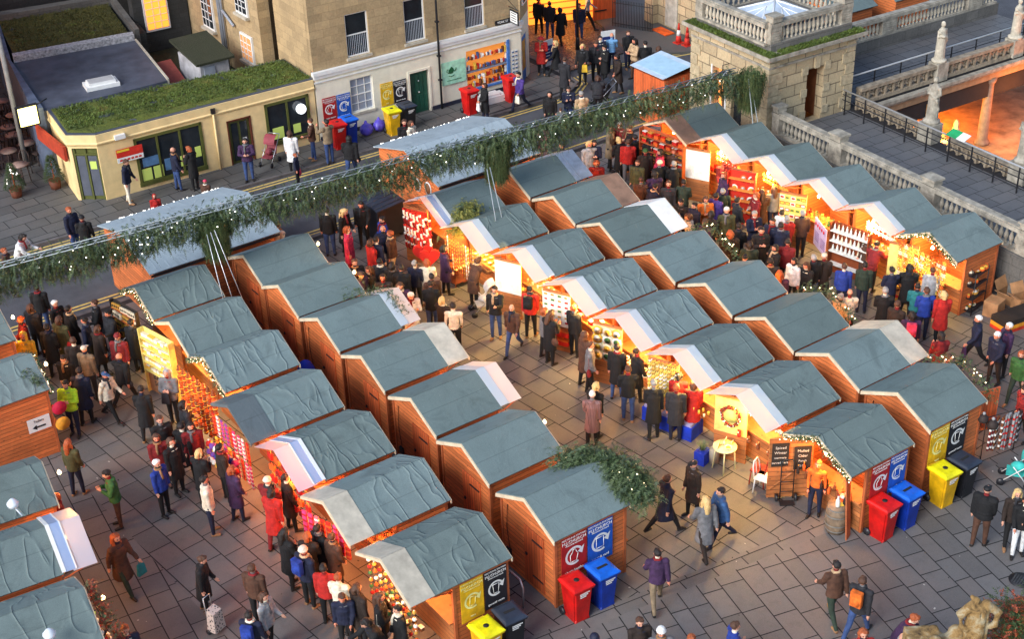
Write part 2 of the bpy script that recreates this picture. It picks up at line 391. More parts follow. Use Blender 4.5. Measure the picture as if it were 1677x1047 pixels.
paving('paving', (A.x-bn.x*.42, A.y-bn.y*.42), atan2(bd.y, bd.x), .42, .7, 1.1, 24, [((A.x-bn.x*.43, A.y-bn.y*.43), (bn.x, bn.y)), ((A.x, A.y), (-bn.x, -bn.y)), ((35.3, 20), (-1, 0))], slabm, seed=6)
# kerb stones and far pavement
kerbm = M('kerb_stone', (.12, .11, .11), .8, .3, 4, .3)
g = MB()
g.box((-10, kerbv-.02, -.1), (36.4, kerbv+.16, .012)); struct(g.build('kerb', kerbm))
far = [(-10, 46.2), (6, 45.95), (14, 45.62), (20, 45.3), (26, 45.05), (31, 44.78), (33.2, 44.72), (34.3, 44.9), (35.0, 45.4), (35.1, 46.1), (35.25, 50), (35.6, 75)]
g = MB(); g.slab(far + [(-10, 75)], -.1, -.005); struct(g.build('far_pavement', joint)).name = 'pavement'
pl = [((0, 45.98), (.03, 1)), ((34.9, 47), (-1, 0))]
paving('pavement_slabs', (20, 50), radians(1.5), .62, .7, 1.25, 30, [((14, 45.75), (.055, 1)), ((31, 45), (.0, 1)), ((34.8, 46), (-1, .0)), ((20, 62), (0, -1))], slabk, z=.002, seed=8)
def strip(name, pts, w, z0, z1, mat, off=0.):
    g = MB(); P = [Vector((x, y, 0)) for x, y in pts]; L = []; R_ = []
    for i, p in enumerate(P):
        d = (P[min(i+1, len(P)-1)]-P[max(i-1, 0)]).normalized(); n_ = Vector((-d.y, d.x, 0))
        L.append(p+n_*(off+w/2)); R_.append(p+n_*(off-w/2))
    for i in range(len(P)-1):
        a, b, c, d = R_[i], R_[i+1], L[i+1], L[i]
        vs = [(q.x, q.y, z0) for q in (a, b, c, d)]+[(q.x, q.y, z1) for q in (a, b, c, d)]
        g.add(vs, [(4, 5, 6, 7), (0, 1, 5, 4), (1, 2, 6, 5), (2, 3, 7, 6), (3, 0, 4, 7), (0, 3, 2, 1)])
    return struct(g.build(name, mat))
strip('kerb', far[:-1], .15, -.1, .01, kerbm)
ylm = M('yellow_road_paint', (.62, .44, .12), .8, .3, 6, .2)
for of in (-.22, -.42): strip('road_marking', far[:-2], .08, -.1, -.094, ylm, of)
near = [(-10, 40.9), (12, 40.58), (20, 40.4), (24, 40.33), (36, 40.2)]
for of in (.12, .32): strip('road_marking', near, .08, -.1, -.094, ylm, of)
strip('road_marking', [(35.9, 46.0), (36.6, 46.0), (38, 45.7), (41, 44.9)], .08, -.1, -.094, ylm); strip('road_marking', [(35.9, 46.2), (36.6, 46.2), (38, 45.9), (41, 45.1)], .08, -.1, -.094, ylm)
strip('road_marking', [(35.3, 45.2), (35.5, 45.7), (35.8, 46.1)], .08, -.1, -.094, ylm)
# cobbled side street
def cobble_mat():
    mt, n, b = newmat('cobbles'); t = n.nodes.new('ShaderNodeTexCoord')
    vo = n.nodes.new('ShaderNodeTexVoronoi'); vo.feature = 'DISTANCE_TO_EDGE'; vo.inputs['Scale'].default_value = 6; n.links.new(t.outputs['Object'], vo.inputs['Vector'])
    e = ramp(n, vo.outputs['Distance'], [(.02, (0, 0, 0)), (.12, (1, 1, 1))]); f = noise(n, t.outputs['Object'], 3, 5)
    c = ramp(n, f, [(.3, (.06, .055, .055)), (.7, (.14, .12, .11))]); c = mixc(n, e, (.015, .015, .015), c)
    n.links.new(c, b.inputs['Base Color']); b.inputs['Roughness'].default_value = .5; bump(n, b, e, .8, .03); MATS['cobbles'] = mt; return mt
cob = cobble_mat()
g = MB(); g.slab([(35.2, 46.6), (38.6, 46.8), (40.2, 51), (41, 75), (35.7, 75)], -.1, -.02); struct(g.build('side_street', cob))
g = MB(); g.slab([(38.7, 46.2), (44, 43.2), (60, 43.2), (60, 75), (41.1, 75), (40.3, 51)], -.1, .0); struct(g.build('side_pavement', slabk)).name = 'pavement'

# ================================================================ STREET BUILDINGS
KA = radians(-2.6); FO = Vector((15.3, 47.35, 0))
FM = Matrix.Translation(FO) @ Matrix.Rotation(KA, 4, 'Z')      # facade frame: x along the street, y back, z up
def in_facade(g): return g
def fpart(name, g, mat, parent): return g.build(name, mat, parent)
def facade_empty(name, label, cat, x=0, y=0, z=0, group=None):
    p = FM @ Vector((x, y, z)); return empty(name, label, cat, p, KA, group)
def wall_with_holes(g, x0, x1, z0, z1, holes, y0=0., t=.25, mi=0):
    """solid wall along x made of boxes around the openings (x0,x1,z0,z1)"""
    xs = sorted({x0, x1, *[h[0] for h in holes], *[h[1] for h in holes]})
    for a, b in zip(xs, xs[1:]):
        if b-a < 1e-4: continue
        hs = sorted([h for h in holes if h[0] <= a+1e-4 and h[1] >= b-1e-4], key=lambda h: h[2]); z = z0
        for h in hs:
            if h[2] > z+1e-4: g.box((a, y0, z), (b, y0+t, h[2]), mi)
            z = h[3]
        if z < z1-1e-4: g.box((a, y0, z), (b, y0+t, z1), mi)
def sash(parent, x0, x1, z0, z1, y, fm=white, panes=(2, 2), glass=glassd, curt=True, fw=.05, sill=stnp, name='window'):
    w = MB(); w.box((x0, y, z0), (x0+fw, y+.06, z1)); w.box((x1-fw, y, z0), (x1, y+.06, z1)); w.box((x0+fw, y, z0), (x1-fw, y+.06, z0+fw)); w.box((x0+fw, y, z1-fw), (x1-fw, y+.06, z1))
    nx, nz = panes
    zm = (z0+z1)/2
    for i in range(1, nx): x = x0+(x1-x0)*i/nx; w.box((x-.012, y+.008, z0+fw), (x+.012, y+.05, z1-fw))
    for i in range(1, nz):
        z = z0+(z1-z0)*i/nz; h = .022 if i*2 == nz else .012; w.box((x0+fw, y+.004, z-h), (x1-fw, y+.055, z+h))
    o = w.build(name, fm, parent)
    q = MB(); q.box((x0+fw*.5, y+.03, z0+fw*.5), (x1-fw*.5, y+.04, z1-fw*.5)); q.build('pane', glass, o)
    if curt:
        c = MB(); n_ = 22
        for i in range(n_):
            xa = x0+fw+(x1-x0-2*fw)*i/n_; xb = x0+fw+(x1-x0-2*fw)*(i+1)/n_; ya = y+.09+.02*(i % 2); yb = y+.09+.02*((i+1) % 2)
            c.quad((xa, ya-.065, z0+fw), (xb, yb-.065, z0+fw), (xb, yb-.065, zm), (xa, ya-.065, zm))
        c.build('curtain', curtain, o)
    if sill:
        s_ = MB(); s_.box((x0-.06, y-.12, z0-.1), (x1+.06, y+.02, z0-.002)); s_.build('sill', sill, o)
    return o
# --- cream ground floor, stone above
cb = facade_empty('shop_building', 'tall honey stone building with a white painted ground floor and sash windows', 'building', 8.5)
X = lambda s: s-8.5
g = MB(); holes = [(X(9.95), X(10.92), .75, 2.13), (X(12.53), X(13.38), 0, 1.76), (X(15.14), X(17.08), .42, 2.06)]
wall_with_holes(g, X(8.5), X(17.75), 0, 2.68, holes); fpart('ground_floor_wall', g, render_w, cb)
g = MB(); holes2 = [(X(9.99), X(10.95), 2.99, 4.68), (X(12.5), X(13.4), 2.98, 4.69), (X(15.2), X(16.1), 2.94, 4.66)]
holes3 = [(a, b, c+2.9, d+2.9) for a, b, c, d in holes2]
wall_with_holes(g, X(8.5), X(17.75), 2.78, 9.5, holes2+holes3, .04); fpart('upper_wall', g, bathst, cb)
g = MB(); g.box((X(8.46), -.07, 2.5), (X(17.8), .02, 2.64)); g.box((X(8.42), -.12, 2.64), (X(17.84), .06, 2.78)); g.box((X(8.46), -.05, 2.34), (X(17.78), .0, 2.38)); fpart('fascia', g, white, cb)
g = MB(); g.box((X(8.5), -.03, 0), (X(12.5), -.002, .16)); g.box((X(13.42), -.03, 0), (X(17.75), -.002, .16)); fpart('plinth', g, CM('blue_black_plinth', (35, 40, 60)), cb)
# side wall, chamfer, end wall and the rear
g = MB(); g.box((X(8.5), .25, 0), (X(8.75), 3.1, 9.5)); fpart('side_wall', g, bathst, cb)
g = MB()
cx0, cx1, cy = X(17.75), X(18.75), .95
g.plate([(cx0, 0, 2.78), (cx1, cy, 2.78), (cx1, cy, 9.5), (cx0, 0, 9.5)], .25)
g.box((cx1-.25, cy, 0), (cx1, 9, 9.5)); g.box((X(8.5)+.25, 8.8, 0), (cx1-.25, 9, 9.5)); fpart('corner_wall', g, bathst, cb)
g = MB(); g.plate([(cx0+.7*(cx1-cx0), .7*cy, 0), (cx1, cy, 0), (cx1, cy, 2.78), (cx0+.7*(cx1-cx0), .7*cy, 2.78)], .2); g.plate([(cx0, 0, 2.0), (cx0+.7*(cx1-cx0), .7*cy, 2.0), (cx0+.7*(cx1-cx0), .7*cy, 2.78), (cx0, 0, 2.78)], .2)
g.plate([(cx0, 0, 0), (cx0+.12*(cx1-cx0), .12*cy, 0), (cx0+.12*(cx1-cx0), .12*cy, 2.), (cx0, 0, 2.)], .2); fpart('corner_pier', g, render_w, cb)
blue = CM('blue_paint', (70, 120, 190), .5)
d = MB(); a0, a1 = .14, .68; T_ = [(cx0+a*(cx1-cx0), a*cy) for a in (a0, a1)]
d.plate([(T_[0][0], T_[0][1]+.06, 0), (T_[1][0], T_[1][1]+.06, 0), (T_[1][0], T_[1][1]+.06, 1.98), (T_[0][0], T_[0][1]+.06, 1.98)], .06, 0)
do = d.build('shop_door', blue, cb)
d = MB(); b0, b1 = .24, .58; T2 = [(cx0+a*(cx1-cx0), a*cy) for a in (b0, b1)]
d.plate([(T2[0][0], T2[0][1]+.03, .5), (T2[1][0], T2[1][1]+.03, .5), (T2[1][0], T2[1][1]+.03, 1.75), (T2[0][0], T2[0][1]+.03, 1.75)], .02); d.build('pane', CM('warm_shop_glass', (205, 150, 70)), do)
g = MB(); g.plate([(cx0+.25*(cx1-cx0), .25*cy-.08, 3.3), (cx0+.75*(cx1-cx0), .75*cy-.08, 3.3), (cx0+.75*(cx1-cx0), .75*cy-.08, 4.9), (cx0+.25*(cx1-cx0), .25*cy-.08, 4.9)], .08); cw = g.build('window', white, cb)
g = MB(); g.plate([(cx0+.32*(cx1-cx0), .32*cy-.1, 3.38), (cx0+.68*(cx1-cx0), .68*cy-.1, 3.38), (cx0+.68*(cx1-cx0), .68*cy-.1, 4.8), (cx0+.32*(cx1-cx0), .32*cy-.1, 4.8)], .02); g.build('pane', glassd, cw)
for h in holes2+holes3:
    sash(cb, h[0], h[1], h[2], h[3], .1, panes=(1, 2))
sash(cb, X(9.95), X(10.92), .75, 2.13, .08, panes=(3, 4), glass=M('pale_glass', (.3, .34, .42), .15, .1, 2, 0), curt=False)
greend = CM('dark_green_paint', (18, 75, 60), .45)
g = MB(); g.box((X(12.56), .1, 0), (X(13.35), .15, 1.75));
for i in range(4):
    for z0, z1 in ((.15, .75), (.85, 1.6)): g.box((X(12.62)+i*.19, .085, z0), (X(12.62)+i*.19+.14, .1, z1))
dd = g.build('green_door', greend, cb); g = MB(); g.ball((X(12.95), .06, .88), .035); g.ball((X(12.95), .06, 1.35), .03); g.build('door_knob', steel, dd)
g = MB(); g.box((X(12.44), -.03, 0), (X(12.53), .1, 1.85)); g.box((X(13.38), -.03, 0), (X(13.47), .1, 1.85)); g.box((X(12.53), -.03, 1.76), (X(13.38), .1, 1.85)); g.build('door_frame', render_w, cb)
g = MB(); g.tube([(X(13.84), -.12, 0), (X(13.84), -.12, 9.4)], .045, 8)
for z in (1.2, 2.2, 3.6, 5.2, 7): g.box((X(13.77), -.18, z), (X(13.91), -.05, z+.06))
g.build('drainpipe', iron, cb)
# shop window display
sw = MB(); x0, x1 = X(15.14), X(17.08)
sw.box((x0-.03, -.05, .36), (x1+.12, .05, .43)); sw.box((x1-.02, -.04, .43), (x1+.1, .06, 2.12)); swo = sw.build('shop_window_frame', blue, cb)
q = MB(); q.box((x0, .24, .42), (x1, .3, 2.06)); q.build('window_backing', EM('warm_shop_window', (1, .38, .07), .12), cb)
rnd = random.Random(5); cols = [CM('toy_red', (190, 40, 25)), CM('toy_yellow', (235, 190, 70)), CM('toy_brown', (110, 60, 30)), CM('toy_white', (235, 230, 220)), CM('toy_blue', (70, 90, 140)), CM('toy_orange', (225, 120, 40))]
g = MB()
for z in (.46, .78, 1.2, 1.62):
    for i in range(22):
        x = x0+.06+i*(x1-x0-.12)/21+rnd.uniform(-.02, .02); h = rnd.uniform(.1, .28); k = rnd.randrange(6)
        if rnd.random() < .6: g.box((x-.04, .02+rnd.uniform(0, .08), z), (x+.04, .16, z+h), k)
        else: g.ball((x, .1, z+.09), (.05, .05, .09), 6, 4, k)
g.build('window_display', cols, cb)
q = MB(); q.box((x0, .0, 1.12), (x1, .2, 1.16)); q.build('display_shelf', CM('grey_shelf', (120, 130, 150)), cb)
# teapot sign, notices, hanging sign
sg = facade_empty('wall_sign', 'pale green panel with a dark green teapot drawing on the white shop front', 'sign', 14.5, -.05, 1.38)
g = MB(); g.box((-.55, -.03, -.47), (.55, .0, .47)); g.build('panel', CM('mint_panel', (165, 220, 190)), sg)
dg_ = CM('teapot_green', (15, 90, 50)); g = MB()
g.slab([(-.26, 0), (-.16, -.02), (-.06, -.02), (.0, .1), (-.04, .2), (-.1, .26), (-.17, .2), (-.24, .12)], 0, .012)
g.tube([(-.26, .02, .006), (-.33, .08, .006), (-.31, .17, .006), (-.25, .16, .006)], .012, 6); g.tube([(0, .05, .006), (.08, .1, .006), (.1, .18, .006)], .018, 6); g.tube([(-.25, -.1, .006), (-.12, -.15, .006), (.0, -.1, .006)], .014, 6)
g.tube([(-.33, -.3, .006), (.33, -.3, .006)], .012, 6)
g.xf(Matrix.Translation((0, -.031, 0)) @ Matrix.Rotation(pi/2, 4, 'X')); g.build('teapot_drawing', dg_, sg)
nb = facade_empty('notice_board', 'group of small white notices by the blue shop door', 'notice', 17.4, -.03, 1.1)
g = MB()
for i in range(2):
    for j in range(6): g.box((-.14+i*.16, -.012, -.45+j*.17), (-.01+i*.16, 0, -.33+j*.17), 0); g.box((-.13+i*.16, -.014, -.44+j*.17), (-.02+i*.16, -.0125, -.38+j*.17), 1)
g.build('cards', [white, CM('photo_blue', (90, 110, 140))], nb)
hs = facade_empty('hanging_sign', 'white framed hanging shop sign on an iron bracket at the building corner', 'sign', 17.2, 0, 3.3)
g = MB(); g.tube([(0, 0, .2), (0, -.75, .2)], .015, 6); g.tube([(0, 0, .45), (0, -.7, .2)], .012, 6); g.build('bracket', iron, hs)
g = MB(); g.box((-.02, -.72, -.42), (.02, -.12, .12), 0); g.box((-.028, -.67, -.37), (.028, -.17, .07), 1)
for i in range(4): g.box((-.032, -.6, -.3+i*.1), (.032, -.24, -.27+i*.1), 0)
g.build('sign_board', [iron, white], hs)
pl_ = facade_empty('name_plate', 'black street name plate with white letters under the first floor window', 'sign', 16.9, -.0, 2.92)
g = MB(); g.box((-.35, -.03, -.09), (.35, 0, .09)); g.build('plate', iron, pl_)
lettering('YORK ST', .13, white, pl_, (0, -.035, 0), (pi/2, 0, 0))

# --- yellow single storey building with the moss roof
yb = facade_empty('corner_cafe_building', 'low yellow rendered building with olive windows and a mossy flat roof', 'building', 0)
ho = [(1.28, 3.86, .2, 2.02), (4.86, 5.74, 0, 1.72), (6.36, 8.17, .38, 2.03)]
g = MB(); wall_with_holes(g, -.02, 8.44, 0, 2.4, ho); 
ch = [(-.85, .62), (0, 0)]                # chamfered corner
def chp(a, z, off=0): 
    nx_, ny_ = -.59, -.81
    return (ch[0][0]+a*(ch[1][0]-ch[0][0])+nx_*off, ch[0][1]+a*(ch[1][1]-ch[0][1])+ny_*off, z)
g.plate([chp(0, 0), chp(.1, 0), chp(.1, 2.4), chp(0, 2.4)], .22); g.plate([chp(.1, 2.02), chp(.96, 2.02), chp(.96, 2.4), chp(.1, 2.4)], .22); g.plate([chp(.96, 0), chp(1, 0), chp(1, 2.4), chp(.96, 2.4)], .22)
g.plate([(-.65, 3.4, 0), (-.85, .62, 0), (-.85, .62, 2.4), (-.65, 3.4, 2.4)], .22)
fpart('wall', g, render_y, yb)
g = MB()
pr = [(.0, 2.1), (.05, 2.14), (.07, 2.2), (.03, 2.24), (.03, 2.52), (-.2, 2.54)]
path = [(-.65, 3.4), (-.85, .62), (0, 0), (8.44, 0)]
def offp(i, d):
    a = Vector(path[max(i-1, 0)]); b = Vector(path[i]); c = Vector(path[min(i+1, len(path)-1)])
    n1 = (b-a) if i > 0 else (c-b); n2 = (c-b) if i < len(path)-1 else (b-a)
    n1 = Vector((n1.y, -n1.x)).normalized(); n2 = Vector((n2.y, -n2.x)).normalized(); n_ = (n1+n2); n_ = n_/max(.3, n_.dot(n1)) 
    return b+n_*d
rows = [[(offp(i, dd_).x, offp(i, dd_).y, zz) for i in range(4)] for dd_, zz in pr]
for a, b in zip(rows, rows[1:]):
    for i in range(3): g.quad(a[i], a[i+1], b[i+1], b[i])
fpart('cornice', g, render_y, yb)
g = MB()
def mossgrid(poly4, nx, ny, z, amp, sd):
    P = [Vector(p) for p in poly4]; vs = []; fs = []
    for j in range(ny+1):
        for i in range(nx+1):
            a, b = i/nx, j/ny; p = P[0]*(1-a)*(1-b)+P[1]*a*(1-b)+P[2]*a*b+P[3]*(1-a)*b
            e = min(a*nx, (1-a)*nx, b*ny, (1-b)*ny, 2)/2
            vs.append((p.x, p.y, z+amp*e*(.5+mnoise.fractal((p.x*1.7, p.y*1.7, sd), 1, 2, 5))+.0))
    for j in range(ny):
        for i in range(nx): k = j*(nx+1)+i; fs.append((k, k+1, k+nx+2, k+nx+1))
    return vs, fs
g.add(*mossgrid([(-.75, .72), (.0, .12), (.0, 3.0), (-.55, 3.2)], 10, 40, 2.56, .05, 1)); g.add(*mossgrid([(.0, .12), (8.4, .12), (8.4, 2.45), (.0, 3.0)], 130, 40, 2.56, .06, 1)); fpart('moss_roof', g, moss, yb)
g = MB(); g.slab([(-.85, .62), (0, 0), (8.45, 0), (8.45, 2.55), (0, 3.1), (-.65, 3.4)], 2.4, 2.555); fpart('roof_slab', g, leadg, yb)
# windows of the yellow building
def shopwin(x0, x1, z0, z1, nx):
    w = MB(); f = .1; w.box((x0-.02, -.04, z0-.06), (x1+.02, .06, z0+f)); w.box((x0, -.03, z1-f), (x1, .06, z1)); w.box((x0, -.03, z0), (x0+f, .06, z1)); w.box((x1-f, -.03, z0), (x1, .06, z1))
    for i in range(1, nx): x = x0+(x1-x0)*i/nx; w.box((x-.035, -.02, z0), (x+.035, .06, z1))
    o = w.build('window', olive, yb); q = MB(); q.box((x0+.05, .03, z0+.05), (x1-.05, .05, z1-.05)); q.build('pane', glassd, o); return o
w1 = shopwin(1.28, 3.86, .2, 2.02, 3); w2 = shopwin(6.36, 8.17, .38, 2.03, 2)
lime = EM('lime_glow_poster', (.5, .62, .14), .05); bluep = CM('blue_poster', (90, 130, 170))  # lime posters are unlit paper; a faint glow is put into their colour
def posters(par, L):
    for x0, x1, z0, z1, mt in L: q = MB(); q.box((x0, .015, z0), (x1, .028, z1)); q.build('poster', mt, par)
posters(w1, [(1.42, 1.78, .32, .78, lime), (1.86, 2.22, .32, .78, lime), (1.5, 2.1, .85, 1.2, bluep), (2.3, 2.6, .5, .95, bluep), (3.5, 3.72, .7, 1.1, lime), (2.9, 3.2, .5, .9, lime)])
posters(w2, [(6.6, 7.05, .55, 1.0, lime), (7.45, 7.75, .6, .95, lime)])
g = MB(); g.ball((7.78, -.12, 1.55), .2, 14, 8); q = g.build('globe_lamp', EM('white_globe', (.75, .8, .85), .5), w2)
g = MB(); g.box((4.9, .08, 0), (5.7, .13, 1.7)); dd = g.build('cafe_door', olive, yb); g = MB(); g.box((5.0, .06, .1), (5.25, .08, 1.6)); g.box((5.35, .06, .1), (5.62, .08, 1.6)); g.build('pane', glassd, dd)
g = MB(); g.box((5.4, .045, .75), (5.55, .06, .95)); g.build('notice', white, dd)
g = MB(); g.box((4.82, -.02, 0), (4.87, .08, 1.76)); g.box((5.73, -.02, 0), (5.78, .08, 1.76)); g.box((4.82, -.02, 1.71), (5.78, .08, 1.77)); g.build('door_frame', CM('red_brown_frame', (90, 40, 20)), yb)
g = MB(); g.plate([chp(.1, 0, -.08), chp(.96, 0, -.08), chp(.96, 2.02, -.08), chp(.1, 2.02, -.08)], .05); g.plate([chp(.1, 1.75, -.02), chp(.96, 1.75, -.02), chp(.96, 1.81, -.02), chp(.1, 1.81, -.02)], .06)
for a in (.12, .5, .9): g.plate([chp(a, 0, -.03), chp(a+.06, 0, -.03), chp(a+.06, 2., -.03), chp(a, 2., -.03)], .05)
dd = g.build('corner_door', olive, yb)
g = MB(); g.plate([chp(.2, .15, -.06), chp(.48, .15, -.06), chp(.48, 1.7, -.06), chp(.2, 1.7, -.06)], .01); g.plate([chp(.58, .15, -.06), chp(.88, .15, -.06), chp(.88, 1.7, -.06), chp(.58, 1.7, -.06)], .01); g.build('pane', M('grey_glass', (.1, .11, .14), .2, .2, 2, 0), dd)
g = MB(); g.plate([chp(.62, 1.2, -.04), chp(.84, 1.2, -.04), chp(.84, 1.5, -.04), chp(.62, 1.5, -.04)], .01); g.build('notice', lime, dd)
g = MB(); g.tube([(4.35, -.05, 2.2), (4.35, -.05, 0)], .04, 8); g.box((4.27, -.1, 2.22), (4.43, -.01, 2.42), 1); g.build('drainpipe', [render_y, iron], yb)
g = MB(); g.box((.62, -.16, 2.2), (1.0, -.03, 2.36)); g.build('alarm_box', white, yb)
rs = facade_empty('wall_sign', 'red and yellow sign with a white strip by the cafe window', 'sign', 1.05, -.12, 1.66)
g = MB(); g.box((-.48, -.03, -.15), (.48, 0, .16), 0); g.box((-.48, -.03, -.34), (.48, 0, -.155), 1); g.box((-.46, -.034, .06), (.0, -.031, .14), 2)
for i in range(6): g.box((-.4+i*.14, -.034, -.29), (-.3+i*.14, -.031, -.22), 0)
g.build('sign_board', [CM('sign_red', (200, 40, 25)), white, CM('sign_yellow', (240, 200, 50))], rs)
# --- rear range: flat roofs, parapets, walls
rr = empty('rear_flat_roof_range', 'dark flat roofed back range with a white skylight behind the moss roof', 'building', (0, 0, 0))
g = MB(); g.slab([(14.65, 50.6), (19.4, 50.4), (20.2, 55.3), (15.4, 56.1)], -.1, 2.55); g.build('flat_roof', leadg, rr)
g = MB(); g.slab([(14.3, 50.75), (14.65, 50.6), (15.4, 56.1), (16.6, 61), (16.2, 61)], -.1, 2.68); g.build('edge_gutter', M('blue_lead', (.1, .13, .2), .5, .3, 3, .1), rr)
g = MB(); g.slab([(19.4, 50.4), (19.47, 50.4), (20.27, 55.3), (20.2, 55.3)], 2.4, 2.62); g.build('edge_strip', stnp, rr)
g = MB(); g.slab([(15.5, 56.1), (20.2, 55.3), (20.3, 55.7), (15.6, 56.5)], -.1, 2.8); g.build('parapet', M('flaking_stone', (.4, .4, .42), .8, .6, 10, .4), rr)
g = MB(); g.add(*mossgrid([(15.7, 56.6), (20.2, 55.8), (21.0, 60.0), (16.5, 60.9)], 60, 60, 2.66, .08, 4)); g.slab([(15.7, 56.6), (20.2, 55.8), (21.0, 60.0), (16.5, 60.9)], -.1, 2.64, 1); g.build('moss_roof', [mossb, dkst], rr)
g = MB(); g.slab([(16.2, 60.9), (21.2, 60.0), (21.35, 60.4), (16.3, 61.4)], -.1, 2.95); g.slab([(20.4, 55.7), (20.6, 55.7), (21.4, 60.1), (21.15, 60.1)], -.1, 2.85); g.build('coping', grst, rr)
sk = MB(); sk.box((-.62, -.38, 0), (.62, .38, .14), 0); sk.box((-.5, -.28, .14), (.5, .28, .24), 0); sk.box((-.46, -.24, .241), (.46, .24, .25), 1)
sk.build('skylight', [white, M('frosted_glass', (.5, .5, .5), .3, .1, 3, 0)], rr, loc=(17.25, 51.55, 2.55), rz=radians(-8))
# yard ground and dark back walls
g = MB(); g.slab([(20.3, 50.0), (23.9, 49.8), (22.8, 60), (21.2, 60)], -.1, 1.2); struct(g.build('yard', mossd)).name = 'hill_yard'
bk = empty('rear_stone_wall', 'sooty dark stone wall closing the back yard', 'wall', (0, 0, 0))
g = MB(); g.slab([(14, 62.8), (27, 61.6), (27, 62.4), (14, 63.6)], -.1, 10); g.slab([(20.5, 55.8), (20.9, 55.8), (21.1, 57.2), (20.7, 57.2)], -.1, 2.6); g.build('wall', dkst, bk)
rw = empty('rear_wing', 'tall stone back wing with white sash windows and pipes', 'building', (0, 0, 0))
g = MB(); g.slab([(23.4, 50.35), (23.9, 50.35), (23.9, 62), (23.4, 62)], -.1, 9.5); g.build('wall', bathst, rw)
def side_sash(v, z, w, h, u, par, warm=False):
    k = MB(); k.box((u-.08, v-w/2-.08, z-.1), (u-.0, v+w/2+.08, z+h+.08), 0)
    fr = k.build('window', white, par); q = MB(); q.box((u-.1, v-w/2, z), (u-.08, v+w/2, z+h)); q.build('pane', EM('dim_warm_pane', (.5, .22, .08), .25) if warm else glassd, fr)
    b_ = MB()
    for i in range(1, 3): b_.box((u-.12, v-w/2+w*i/3-.015, z), (u-.101, v-w/2+w*i/3+.015, z+h))
    for i in range(1, 4): b_.box((u-.12, v-w/2, z+h*i/4-.015), (u-.101, v+w/2, z+h*i/4+.015))
    b_.build('glazing_bars', white, fr)
    s_ = MB(); s_.box((u-.2, v-w/2-.12, z-.2), (u-.0, v+w/2+.12, z-.1)); s_.build('sill', stnp, fr)
side_sash(51.6, 2.05, .85, .95, 23.4, rw, True); side_sash(55.0, 2.5, .9, 1.3, 23.4, rw); side_sash(51.65, 4.0, .85, 1.0, 23.4, rw); side_sash(57.9, 1.5, .9, 1.6, 23.4, rw)
g = MB()
for v in (54.15, 53.95, 54.3): g.tube([(23.3, v-.5, 1.2), (23.3, v-.5, 9)], .05, 8)
g.tube([(23.3, 53.4, 3.6), (23.3, 52.5, 3.2)], .06, 8); g.build('drainpipe', M('grey_pipe', (.3, .33, .38), .4, .2, 3, 0), rw)
oh = empty('outhouse', 'small lean-to outhouse with a mossy pitched roof in the yard', 'shed', (21.55, 51.85, 0))
g = MB(); g.box((-.6, -1.0, 1.2), (.6, 1.0, 2.6)); g.build('wall', M('pale_plaster', (.42, .42, .44), .8, .3, 3, .1), oh)
g = MB(); g.plate([(-.8, -1.2, 2.75), (.8, -1.2, 2.75), (.8, 1.2, 3.1), (-.8, 1.2, 3.1)], .1); g.build('roof', mossd, oh)
g = MB(); g.box((-.45, -1.04, 1.2), (.0, -1.001, 2.5)); g.build('door', M('grey_blue_door', (.32, .36, .42), .6, .2, 3, 0), oh)
yl = empty('red_roof_shed', 'little shed with a red sloping roof beside the outhouse', 'shed', (20.5, 52.7, 0))
g = MB(); g.plate([(-.3, -.6, 1.7), (.3, -.6, 1.7), (.25, .5, 2.25), (-.35, .5, 2.25)], .06); g.build('roof', CM('faded_red', (150, 70, 60)), yl); g = MB(); g.box((-.28, -.5, 1.2), (.22, .4, 1.72)); g.build('wall', dkst, yl)
ow = empty('stair_window_bay', 'back wall bay with a tall orange lit window', 'building', (21.95, 57.1, 0), radians(-3))
g = MB(); g.box((-.95, 0, 0), (1.4, .5, 7)); g.build('wall', dkst, ow)
g = MB(); g.box((-.53, -.08, 2.1), (.53, -.002, 4.6), 0); fr = g.build('window', white, ow)
g = MB(); g.box((-.45, -.1, 2.2), (.45, -.081, 4.5)); g.build('pane', EM('orange_stair_pane', (1, .27, .03), .55), fr)
g = MB()
for i in (1, 2): g.box((-.45+i*.3-.012, -.12, 2.2), (-.45+i*.3+.012, -.101, 4.5))
for i in range(1, 8): g.box((-.45, -.12, 2.2+i*.29-.012), (.45, -.101, 2.2+i*.29+.012))
g.build('glazing_bars', white, fr)
# --- alley building on the left with bay windows
ab = empty('bay_window_building', 'red fronted building with orange lit bay windows at the left edge', 'building', (11.9, 54.8, 0), radians(9))
g = MB(); g.box((-1.6, -3.2, 0), (-.6, 8, 9)); g.build('wall', CM('dull_red_wall', (95, 40, 25)), ab)
g = MB()
for k, y in enumerate((-1.2, 2.6)): g.slab([(-.6, y), (.1, y+.4), (.1, y+1.9), (-.6, y+2.3)], 3.0, 6.2)
wv = g.build('bay_window', orange_lit, ab); wv.location = (0, 0, 0)
g = MB()
for y in (-1.2, 2.6):
    for z in (3.0, 3.6, 4.2, 4.8, 5.5, 6.15): g.tube([(-.6, y-.03, z), (.13, y+.38, z), (.13, y+1.92, z), (-.6, y+2.33, z)], .04, 6)
    for t in (.4, .9, 1.4, 1.9): g.tube([(.13, y+t, 3), (.13, y+t, 6.2)], .035, 6)
g.build('glazing_bars', white, wv)
